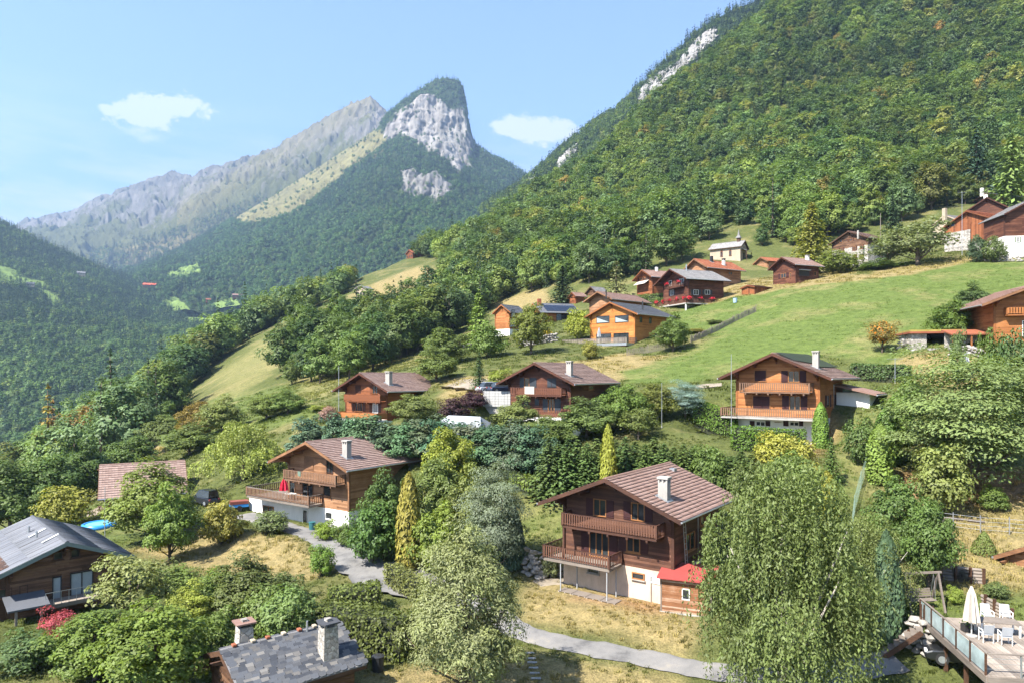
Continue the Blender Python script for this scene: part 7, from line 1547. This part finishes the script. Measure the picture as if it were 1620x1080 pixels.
stone_wall('rock_garden', [G(1502, 88), G(1530, 87), G(1556, 84)], 1.0, 0.6, 'rockery wall right of the hillside garage', 5)
stone_wall('stair_rocks', [Vector((23.2, 41.0, h(23.2, 41.0))), Vector((24.0, 39.4, h(24, 39.4)))], 1.6, 0.55, 'heap of rocks beneath the deck corner by the wooden steps', 6)
stone_wall('barn_wall', [G(1545, 143), G(1580, 140), G(1625, 137)], 1.2, 0.7, 'dry-stone terrace wall below the old barn', 7)

# white block wall with parked cars behind it
wb = G(765, 94); we = G(808, 92.5); d = (we-wb); L = math.hypot(d.x, d.y); e = empty('block_wall', wb, math.atan2(d.y, d.x), 'white concrete block wall left of the red-brown chalet', 'wall')
CREAM2 = plaster('pale_concrete', (0.38, 0.375, 0.36), 0.3); nb = 9; zt0 = (HY-618)/FPX*93 - wb.z
for i in range(nb):
    for j in range(6):
        bh = zt0/6; o = link('block', shared_box('block', L/nb*0.95, 0.35, bh*0.93, CREAM2), e); o.location = (L*(i+0.5+0.0*(j % 2))/nb, 0.02*((i*7+j*3) % 3), bh*j)
MB().box(0.02, L-0.02, 0.1, 0.3, -1, zt0-0.03).build('core', CONC, e)
def car(loc, yaw, paint, label, suv=False, pickup=False):
    e = empty('parked_car', loc, yaw, label, 'car'); Lc, Wc = 4.3, 0.88; hb_, ht_ = (0.98, 1.75) if suv or pickup else (0.86, 1.45)
    body = [(-Lc/2, 0.32), (-Lc/2+0.05, 0.66), (-Lc/2+0.25, hb_*0.94), (Lc*0.17, hb_), (Lc*0.42, hb_*0.86), (Lc/2, 0.62), (Lc/2, 0.3), (Lc*0.42, 0.2), (-Lc*0.45, 0.2)]
    MB().hull([(x, -Wc*0.93, z_) for x, z_ in body], [(x, Wc*0.93, z_) for x, z_ in body]).build('body', paint, e, bevel=0.06)
    x0, x1 = (-Lc*0.46, Lc*0.2) if suv else ((-Lc*0.08, Lc*0.2) if pickup else (-Lc*0.38, Lc*0.2))
    lo = [(x0, -Wc*0.86, hb_-0.04), (x1, -Wc*0.86, hb_-0.04), (x1, Wc*0.86, hb_-0.04), (x0, Wc*0.86, hb_-0.04)]; k = 0.12 if suv else 0.5; up = [(x0+k, -Wc*0.68, ht_), (x1-0.75, -Wc*0.68, ht_), (x1-0.75, Wc*0.68, ht_), (x0+k, Wc*0.68, ht_)]
    MB().hull(lo, up).build('cabin', GLASS, e, bevel=0.04); MB().hull([(a, b2*1.01, c-0.02) for a, b2, c in up], [(a*0.98, b2*0.93, c+0.05) for a, b2, c in up]).build('car_roof', paint, e, bevel=0.02)
    for wx in (-Lc*0.31, Lc*0.31):
        for sy in (-1, 1):
            w_ = MB().tube([(wx, sy*(Wc*0.93-0.16), 0.32), (wx, sy*(Wc*0.93+0.03), 0.32)], 0.33, 14).build('wheel', RUBBER, e); MB().tube([(wx, sy*(Wc*0.93+0.031), 0.32), (wx, sy*(Wc*0.93+0.045), 0.32)], 0.2, 12).build('rim', METAL, w_)
    for sy in (-1, 1):
        MB().box(Lc/2-0.12, Lc/2+0.01, sy*Wc*0.66-0.16, sy*Wc*0.66+0.16, 0.6, 0.74).build('headlight', WHITEP, e); MB().box(-Lc/2-0.01, -Lc/2+0.1, sy*Wc*0.72-0.12, sy*Wc*0.72+0.12, 0.66, 0.84).build('tail_light', REDM, e)
    return e
def paint_mat(name, col):
    m, n, l, b = newmat(name); f = noise(n, l, 1.2, 3); l.new(ramp(n, l, f, [(0.3, tuple(c*0.85 for c in col)), (0.7, col)]), b.inputs['Base Color']); b.inputs['Roughness'].default_value = 0.28; b.inputs['Metallic'].default_value = 0.35; b.inputs['Coat Weight'].default_value = 0.6; return m
RUBBER = simple('tyre_rubber', (0.02, 0.02, 0.02), 0.9, 0.2); SILV = paint_mat('silver_paint', (0.45, 0.47, 0.5)); NAVY = paint_mat('dark_blue_paint', (0.03, 0.04, 0.07)); BLK = paint_mat('black_paint', (0.02, 0.022, 0.025)); GREYP = paint_mat('grey_paint', (0.12, 0.13, 0.14))
zc_ = wb.z + zt0
def put_car(px, Y, yaw, paint, label, zoff=None, **kw):
    p = G(px, Y); return car((p.x, p.y, (p.z if zoff is None else zoff) + 0.06), yaw, paint, label, **kw)
pk_z = h((778-CX)/FPX*98, 98)
put_car(777, 97.5, 0.5, SILV, 'silver car parked on the terrace above the white block wall', max(pk_z, zc_-0.7)); put_car(795, 96.2, 0.5, NAVY, 'dark blue car parked right of the silver car above the block wall', max(pk_z, zc_-0.75))
put_car(322, 84, 2.6, BLK, 'dark off-road car half hidden behind the bushes left of the terrace', suv=True)
put_car(1490, 94.5, 1.9, GREYP, 'grey car standing inside the hillside garage')
car((25.4, 38.8, h(25.4, 38.8) + 0.05), 2.75, BLK, 'dark car tucked under the wooden deck at the bottom right')
# garage dug into the hillside
gp_ = Gp(1462, 553); e = empty('hillside_garage', gp_, R(-14), 'turf-roofed stone garage dug into the slope below the meadow', 'garage')
MB().box(-1.6, 0.3, 0, 6.0, -0.5, 2.0).build('side_wall', STONE, e); MB().box(4.2, 4.9, 0, 6.0, -0.5, 2.0).build('side_wall', STONE, e); MB().box(0.3, 4.2, 5.5, 6.0, -0.5, 2.0).build('back_wall', SHADESTONE, e)
MB().box(-1.9, 5.2, -0.5, 6.2, 2.0, 2.25).build('roof_slab', T_RED, e); MB().box(-1.7, 5.0, -0.2, 6.2, 2.25, 2.5).build('turf', simple('turf_roof', (0.26, 0.22, 0.05), 0.95, 0.4, 3, bumpk=0.6), e)
MB().box(0.3, 4.2, -1.0, 5.5, -0.4, 0.03).build('garage_floor', CONC, e)

# paddling pool
pp = Gp(157, 834); e = empty('paddling_pool', pp, 0, 'round blue inflatable paddling pool on the lawn', 'pool'); BLUE = simple('blue_vinyl', (0.03, 0.22, 0.55), 0.35, 0.1, bumpk=0.0)
V = []; F = []
for rr, zz in ((1.75, 0.0), (1.8, 0.25), (1.7, 0.5), (1.6, 0.56), (1.5, 0.52), (1.45, 0.4)): V.append((rr, zz))
MB().lathe([(1.78, 0.0), (1.85, 0.22), (1.74, 0.46), (1.6, 0.54), (1.48, 0.5), (1.44, 0.36)], 28).build('pool_wall', BLUE, e, smooth=True)
MB().lathe([(0.0, 0.40), (1.47, 0.401), (1.47, 0.41), (0.0, 0.412)], 28).build('water', simple('pool_water', (0.18, 0.5, 0.75), 0.08, 0.1, bumpk=0.05), e)
o = MB().box(-1.2, 1.2, -0.7, 0.7, 0.0, 0.05).build('ground_sheet', simple('green_sheet', (0.03, 0.17, 0.13), 0.6)); q = Gp(140, 836); o.location = q + Vector((0, 0, 0.05)); tag(o, 'green plastic sheet lying beside the paddling pool', 'sheet')
def garden_set(loc, label):
    e = empty('garden_bench_table', loc, 0.4, label, 'table'); MB().box(-0.8, 0.8, -0.35, 0.35, 0.7, 0.75).build('table_top', W_OLD, e)
    for s in (-1, 1):
        MB().box(-0.8, 0.8, s*0.75-0.14, s*0.75+0.14, 0.42, 0.46).build('bench', W_OLD, e); MB().bar((s*0.6, -0.75, 0), (s*0.6, 0.3, 0.72), 0.07).build('leg', W_OLD, e); MB().bar((s*0.6, 0.75, 0), (s*0.6, -0.3, 0.72), 0.07).build('leg', W_OLD, e)
garden_set(G(166, 89), 'dark picnic table on the pale terrace behind the paddling pool')
# white tent
tp = G(737, 84); e = empty('white_tent', tp, R(-20), 'white tarpaulin tent with a sagging ridge behind the blue-green hedge', 'tent'); zt_ = (HY-657)/FPX*84 - tp.z
MB().hull([(-2.9, -1.6, zt_-0.75), (-2.3, 0, zt_), (-2.9, 1.6, zt_-0.75), (-2.9, 1.6, zt_-2.4), (-2.9, -1.6, zt_-2.4)], [(2.6, -1.6, zt_-0.9), (1.9, 0, zt_-0.08), (2.6, 1.6, zt_-0.9), (2.7, 1.6, zt_-2.4), (2.7, -1.6, zt_-2.4)]).build('canopy', WHITEC, e)
for x in (-2.8, 2.6):
    for y in (-1.5, 1.5): MB().tube([(x, y, -0.5), (x, y, zt_-0.8)], 0.04, 6).build('tent_pole', METAL, e)

# wooden deck bottom right
DZ = -14.45; a_, b__, c__, d__ = Vector((24.3, 41.4, DZ)), Vector((22.7, 33.2, DZ)), Vector((36.0, 31.5, DZ)), Vector((37.0, 39.6, DZ))
e = empty('wooden_deck', (a_.x, a_.y, DZ), 0, 'grey timber deck with frosted glass railing at the bottom right', 'deck'); org = Vector((a_.x, a_.y, DZ)); la, lb, lc, ld = [v - org for v in (a_, b__, c__, d__)]
nbd = 62
for i in range(nbd):
    t0, t1 = i/nbd, (i+0.93)/nbd; p0, p1, q0, q1 = la.lerp(ld, t0), la.lerp(ld, t1), lb.lerp(lc, t0), lb.lerp(lc, t1); rz_ = 0.004*((i*5) % 3)
    mb = MB().hull([p0 + Vector((0, 0, -0.04)), p1 + Vector((0, 0, -0.04)), q1 + Vector((0, 0, -0.04)), q0 + Vector((0, 0, -0.04))], [p0 + Vector((0, 0, rz_)), p1 + Vector((0, 0, rz_)), q1 + Vector((0, 0, rz_)), q0 + Vector((0, 0, rz_))])
    me = mb.mesh('plank'); at = me.attributes.new('var', 'FLOAT', 'FACE'); at.data.foreach_set('value', np.full(len(me.polygons), ((i*37) % 17)/17, np.float32)); link('plank', me, e, W_GREY)
for p0, p1 in ((la, lb), (lb, lc)): MB().bar(p0 + Vector((0, 0, -0.2)), p1 + Vector((0, 0, -0.2)), 0.12, 0.34).build('edge_beam', W_GREY, e)
for k in range(7):
    t = (k+0.5)/7; MB().bar(la.lerp(ld, t) + Vector((0, 0, -0.16)), lb.lerp(lc, t) + Vector((0, 0, -0.16)), 0.1, 0.22).build('joist', W_OLD, e)
for t in (0.05, 0.35, 0.65, 0.95): p0 = la.lerp(lb, t) + Vector((0.3, 0, 0)); MB().box(p0.x-0.08, p0.x+0.08, p0.y-0.08, p0.y+0.08, -4.5, -0.36).build('support_post', W_OLD, e)
FROST = glass_mat('frosted_glass', (0.42, 0.52, 0.53), 0.3)
ng = 5
for i in range(ng + 1): p0 = la.lerp(lb, i/ng*0.97+0.01); MB().box(p0.x-0.04, p0.x+0.04, p0.y-0.04, p0.y+0.04, -0.3, 1.05).build('rail_post', W_OLD, e)
for i in range(ng):
    p0, p1 = la.lerp(lb, (i+0.06)/ng*0.97+0.01), la.lerp(lb, (i+0.94)/ng*0.97+0.01); MB().bar(p0 + Vector((0, 0, 0.52)), p1 + Vector((0, 0, 0.52)), 0.02, 0.86).build('glass_panel', FROST, e)
MB().bar(la + Vector((0, 0, 1.07)), lb + Vector((0, 0, 1.07)), 0.1, 0.05).build('handrail', W_GREY, e); MB().bar(lb + Vector((0, 0, 1.07)), lc + Vector((0, 0, 1.07)), 0.1, 0.05).build('handrail', W_GREY, e)
for i in range(9): p0 = lb.lerp(lc, (i+1)/9); MB().box(p0.x-0.03, p0.x+0.03, p0.y-0.03, p0.y+0.03, -0.3, 1.05).build('rail_post', METAL, e)
for zz in (0.35, 0.6, 0.85): MB().bar(lb + Vector((0, 0, zz)), lc + Vector((0, 0, zz)), 0.015).build('rail_wire', METAL, e)
# steps up to it
s0, s1 = Vector((20.6, 41.6, -17.7)), Vector((23.6, 40.1, DZ - 0.15)); e = empty('deck_steps', s0, 0, 'flight of weathered wooden steps climbing to the deck', 'stairs'); dr = (s1-s0); hd = Vector((dr.x, dr.y, 0)).normalized(); sd = Vector((-hd.y, hd.x, 0))
for i in range(12): p0 = dr*((i+0.6)/12); MB().bar(p0 - sd*0.65, p0 + sd*0.65, 0.34, 0.07).build('step', W_GREY, e)
for k in (-0.7, 0.7): MB().bar(sd*k + Vector((0, 0, -0.12)), dr + sd*k + Vector((0, 0, -0.12)), 0.08, 0.26).build('stringer', W_OLD, e)
for i in range(5): q = dr + sd*0.7 + hd*(0.05+0.25*i*0.6); MB().box(q.x-0.03, q.x+0.03, q.y-0.03, q.y+0.03, q.z, q.z+1.1).build('gate_bar', W_OLD, e)
# furniture
def deck_pt(px, py): Y = -DZ*FPX/(py-HY); return Vector(((px-CX)/FPX*Y, Y, DZ + 0.012))
tp = deck_pt(1578, 1002); e = empty('garden_table', tp, -0.25, 'long pale garden table on the timber deck', 'table'); MB().box(-1.0, 1.0, -0.5, 0.5, 0.7, 0.75).build('table_top', W_GREY, e)
for i in (-1, 1):
    for j in (-1, 1): MB().box(i*0.92-0.04, i*0.92+0.04, j*0.42-0.04, j*0.42+0.04, 0, 0.7).build('leg', WHITEP, e)
def chair(loc, yaw, label):
    e = empty('garden_chair', loc, yaw, label, 'chair', 'pale chairs round the deck table'); MB().box(-0.25, 0.25, -0.25, 0.25, 0.42, 0.46).build('seat', WHITEC, e); MB().hull([(-0.25, 0.22, 0.5), (0.25, 0.22, 0.5), (0.25, 0.25, 0.5), (-0.25, 0.25, 0.5)], [(-0.25, 0.34, 0.98), (0.25, 0.34, 0.98), (0.25, 0.37, 0.98), (-0.25, 0.37, 0.98)]).build('backrest', WHITEC, e)
    for i in (-1, 1):
        MB().bar((i*0.26, 0.2, 0.66), (i*0.26, -0.24, 0.66), 0.04).build('armrest', WHITEP, e)
        for j in (-1, 1): MB().bar((i*0.25, j*0.23, 0), (i*0.25, j*0.23, 0.66 if j < 0 else 0.6), 0.035).build('leg', WHITEP, e)
for (u, v, yw, lb_) in ((1545, 995, 1.4, 'at the left end of the deck table'), (1560, 1014, 3.0, 'on the near side of the deck table, left'), (1590, 1018, 2.9, 'on the near side of the deck table, right'), (1562, 984, -0.2, 'on the far side of the deck table, left'), (1592, 985, -0.3, 'on the far side of the deck table, right')): chair(deck_pt(u, v), yw, 'pale garden chair ' + lb_)
parasol('parasol', deck_pt(1537, 1006), 2.75, BEIGEC, 'tall folded ecru parasol on the timber deck', 0.34, droop=0.3)
pt_ = deck_pt(1530, 998); e = empty('flower_pot', pt_, 0, 'dark square planter with a small plant beside the parasol', 'planter'); MB().box(-0.25, 0.25, -0.2, 0.2, 0, 0.4).build('pot', BLACKM, e); o = link('foliage', foliage_mesh('foliage', np.random.RandomState(5).normal(size=(70, 3))*0.13 + np.array([0, 0, 0.55]), np.random.RandomState(6).normal(size=(70, 3)) + np.array([0, 0, 1.0]), 0.16, np.random.RandomState(7).rand(70), np.random.RandomState(8), LEAF), e); o['tint'] = [0.12, 0.2, 0.05]
# swing bench
sp_ = Gp(1484, 962); q2 = sp_ + Vector((-1.9, 0.35, 0)); q2.z = h(q2.x, q2.y); e = empty('swing_bench', sp_, 0, 'wooden garden swing with a slatted bench on the green lawn', 'swing'); dv = q2 - sp_; hgt = 2.25
for base in (Vector((0, 0, 0)), dv):
    for yy in (-0.75, 0.75): MB().bar(base + Vector((0.0, yy, -0.1)), base + Vector((0, 0, hgt)), 0.1).build('leg', W_GREY, e)
MB().bar(Vector((0.2, -0.03, hgt)), dv + Vector((-0.2, 0.03, hgt)), 0.12).build('top_beam', W_GREY, e)
for k in range(5): MB().bar(dv*0.12 + Vector((0, -0.28 + k*0.12, 0.55)), dv*0.88 + Vector((0, -0.28 + k*0.12, 0.55)), 0.1, 0.03).build('seat_slat', W_GREY, e)
for k in range(4): MB().bar(dv*0.12 + Vector((0, 0.3 + k*0.05, 0.68 + k*0.13)), dv*0.88 + Vector((0, 0.3 + k*0.05, 0.68 + k*0.13)), 0.03, 0.1).build('back_slat', W_GREY, e)
for t in (0.14, 0.86):
    for yy in (-0.25, 0.3): MB().tube([dv*t + Vector((0, yy, 0.55)), dv*t + Vector((0, 0, hgt))], 0.012, 5).build('chain', METAL, e)
# log terrace walls behind the lawn
for (p0, p1, lab) in ((Gp(1486, 918), Gp(1556, 925), 'weathered log retaining wall behind the swing bench'), (G(1556, 43.2), G(1600, 41.5), 'low log wall at the right under the brown roof corner')):
    e = empty('log_wall', p0, 0, lab, 'wall'); d = p1 - p0
    for k in range(5): MB().tube([Vector((0, 0.05*k, 0.05 + k*0.2)), d*0.5 + Vector((0, 0.05*k + 0.03, 0.05 + k*0.2)), d + Vector((0, 0.05*k, 0.05 + k*0.2))], 0.11, 8).build('log', W_GREY, e)
    for t in (0.02, 0.35, 0.68, 0.98): q = d*t; MB().box(q.x-0.07, q.x+0.07, q.y-0.2, q.y-0.06, q.z-0.4, q.z+1.05).build('stake', W_OLD, e)
# log lying on the dry terrace
p0, p1 = Gp(1485, 822), Gp(1558, 828); o = MB().tube([p0 + Vector((0, 0, 0.1)), (p0+p1)/2 + Vector((0, 0.2, 0.15)), p1 + Vector((0, 0, 0.1))], [0.16, 0.14, 0.1], 8).build('fallen_log', BARK); tag(o, 'thin dark log lying across the dry terrace', 'log')

# fences
def post_fence(name, spots, ht, label, wires=3, mesh_fill=False, r=0.04, mat=None):
    c = spots[0]; e = empty(name, c, 0, label, 'fence'); mat = mat or METAL
    for p in spots: MB().tube([p - c + Vector((0, 0, -0.3)), p - c + Vector((0, 0, ht))], r, 6).build('post', mat, e)
    for i in range(len(spots)-1):
        for k in range(wires): z_ = ht*(k+0.7)/wires*0.95; MB().tube([spots[i] - c + Vector((0, 0, z_)), spots[i+1] - c + Vector((0, 0, z_))], 0.012, 4).build('wire', mat, e)
        if mesh_fill:
            mb = MB(); L = (spots[i+1]-spots[i]).length; nn = int(L/0.25)
            for k in range(nn): t = k/nn; p = spots[i].lerp(spots[i+1], t) - c; mb.bar(p + Vector((0, 0, 0.05)), p + Vector((0, 0, ht-0.03)), 0.007)
            for k in range(7): z_ = 0.1 + k*(ht-0.15)/6; mb.bar(spots[i] - c + Vector((0, 0, z_)), spots[i+1] - c + Vector((0, 0, z_)), 0.007)
            o = mb.build('wire_mesh', mat, e); o['kind'] = 'stuff'
    return e
post_fence('wire_fence', [G(1347, 53), G(1352, 57), G(1362, 61), G(1374, 65.5), G(1379, 68)], 1.5, 'pale green wire mesh fence climbing the slope right of the huge birch', 2, True, 0.035, simple('green_wire', (0.20, 0.28, 0.22), 0.5, 0.1))
post_fence('pasture_fence', [Gp(1470, 832), Gp(1508, 838), Gp(1551, 842), Gp(1597, 846), Gp(1640, 850)], 1.3, 'thin pasture fence with grey posts on the dry terrace', 4)
post_fence('meadow_fence', [G(1040, 170), G(1005, 175), G(985, 178)], 1.1, 'low rail fence beside the straight hedge near the flower chalet', 2)
def palings(spots, label):
    c = spots[0]; e = empty('paling_fence', c, 0, label, 'fence'); rs = random.Random(3); mb = MB()
    for i in range(len(spots)-1):
        L = (spots[i+1]-spots[i]).length; nn = int(L/0.16)
        for k in range(nn):
            p = spots[i].lerp(spots[i+1], k/nn); p.z = h(p.x, p.y); p = p - c; t = rs.uniform(-0.06, 0.06); mb.bar(p + Vector((0, 0, -0.1)), p + Vector((t, 0, rs.uniform(1.0, 1.25))), 0.07, 0.025)
    o = mb.build('palings', W_GREY, e); o['kind'] = 'stuff'
    for p in spots: q = Vector((p.x, p.y, h(p.x, p.y))) - c; MB().tube([q + Vector((0, 0, -0.3)), q + Vector((0, 0, 1.4))], 0.06, 6).build('post', W_GREY, e)
palings([G(1093, 120), G(1125, 124), G(1160, 129), G(1196, 133)], 'weathered paling fence curving up the meadow right of the larch house')
palings([G(992, 118), G(1025, 118.5), G(1060, 119)], 'weathered paling fence below the rounded tree by the larch house')
# poles
def pole(px, base, top, r, label, arms=0, mat=None, cat='pole'):
    p = Gp(px, -base) if base < 0 else G(px, base); zt = (HY-top)/FPX*p.y - p.z; e = empty('antenna_pole' if arms else 'flag_pole', p, 0, label, cat); MB().tube([(0, 0, -0.3), (0, 0, zt)], [r, r*0.6], 8).build('pole', mat or METAL, e)
    for k in range(arms):
        z_ = zt - 0.1 - k*0.35; MB().tube([(-1.0+0.2*k, 0, z_), (1.0-0.2*k, 0, z_)], 0.02, 5).build('boom', METAL, e)
        for i in range(5): x = -0.8 + i*0.4; MB().tube([(x, -0.3, z_), (x, 0.3, z_)], 0.012, 4).build('element', METAL, e)
    MB().lathe([(0.0, 0.0), (r*2.2, 0.0), (r*1.8, 0.12), (r, 0.15)], 8).build('foot', CONC, e); return e
pole(1416, 84, 566, 0.05, 'grey television aerial on a pole behind the honey-coloured chalet', 1)
pole(1157, 78, 560, 0.045, 'thin mast beside the left eave of the honey-coloured chalet')
pole(536, 106, 578, 0.06, 'tall thin mast left of the reddish chalet')
pole(166, 72, 770, 0.05, 'thin metal washing pole beside the paddling pool')
pole(1047, 79, 605, 0.04, 'slim metal pole left of the silvery-blue spruce')
pole(1522, 152, 304, 0.06, 'aerial mast on the ridge side of the old barn', 1)
pole(728, 150, 538, 0.09, 'stone wayside cross pole on the shrine wall', 0, STONE)
pole(1393, 200, 338, 0.12, 'wooden utility pole at the forest edge', 0, W_GREY)
# shrine wall
e = stone_wall('shrine_wall', [G(714, 148), G(732, 149), G(748, 151)], 1.2, 0.6, 'low pale wall of the wayside shrine below the conical tree', 9)
# garden bits
def bin_(p, mat, ht, r, label, name='compost_bin', cat='bin'):
    e = empty(name, p, 0.3, label, cat); MB().lathe([(r*0.85, 0), (r, ht*0.85), (r*0.98, ht*0.9)], 12).build('body', mat, e); MB().lathe([(r*1.05, ht*0.9), (r*1.05, ht*0.95), (r*0.6, ht)], 12).build('lid', mat, e)
bin_(Gp(598, 1062), BLACKM, 0.95, 0.38, 'black compost bin on the dry grass right of the slate roof'); bin_(Gp(494, 838), simple('teal_plastic', (0.03, 0.12, 0.13), 0.5), 0.9, 0.35, 'teal wheeled bin beside the white base wall', 'garden_bin'); bin_(G(1163, 146), simple('pale_blue_plastic', (0.3, 0.42, 0.55), 0.5), 1.0, 0.45, 'pale blue water barrel by the rust-brown shed', 'water_barrel', 'barrel')
tp = Gp(378, 806); e = empty('trailer', tp, 0.5, 'small blue and red trailer at the left end of the drive', 'trailer'); MB().box(-1.0, 1.0, -0.6, 0.6, 0.4, 0.75).build('box', BLUE, e); MB().box(-1.02, 1.02, -0.62, 0.62, 0.76, 1.1).build('side_boards', simple('faded_red', (0.2, 0.06, 0.045), 0.6), e)
for s in (-1, 1): MB().tube([(0, s*0.62, 0.3), (0, s*0.74, 0.3)], 0.3, 12).build('wheel', RUBBER, e)
MB().bar((1.0, 0, 0.45), (2.0, 0, 0.4), 0.07).build('drawbar', METAL, e)
parasol('parasol', G(1138, 84), 2.4, WHITEC, 'folded white parasol left of the honey-coloured chalet behind the square hedge', 0.28); parasol('parasol', G(1528, 82), 2.6, WHITEC, 'folded white parasol beside the lean-to of the right-edge chalet', 0.32)
# stepping slabs down the near slope
for i in range(6): p = Gp(838 + i*2, 1034 + i*8); o = MB().box(-0.3, 0.3, -0.09, 0.09, -0.05, 0.03).build('stepping_slab', CONC, None, bevel=0.02); o.location = p + Vector((0, 0, 0.06)); tag(o, 'pale stepping slab number %s from the top in the line below the lane' % ['one', 'two', 'three', 'four', 'five', 'six'][i], 'slab', 'stepping slabs below the lane')
HAZE = 0.000095
# ---------------------------------------------------------------- haze
if HAZE > 0:
    hb = MB().box(-9000, 9000, -900, 9600, -400, 3600).build('haze')
    m = bpy.data.materials.new('haze'); m.use_nodes = True; n = m.node_tree.nodes; l = m.node_tree.links; n.clear()
    o = n.new('ShaderNodeOutputMaterial'); v = n.new('ShaderNodeVolumePrincipled'); v.inputs['Density'].default_value = HAZE
    v.inputs['Color'].default_value = (0.45, 0.66, 1.0, 1); v.inputs['Anisotropy'].default_value = 0.1
    l.new(v.outputs[0], o.inputs['Volume']); hb.data.materials.append(m)
    tag(hb, 'thin blue summer haze filling the valley', 'haze', kind='stuff')
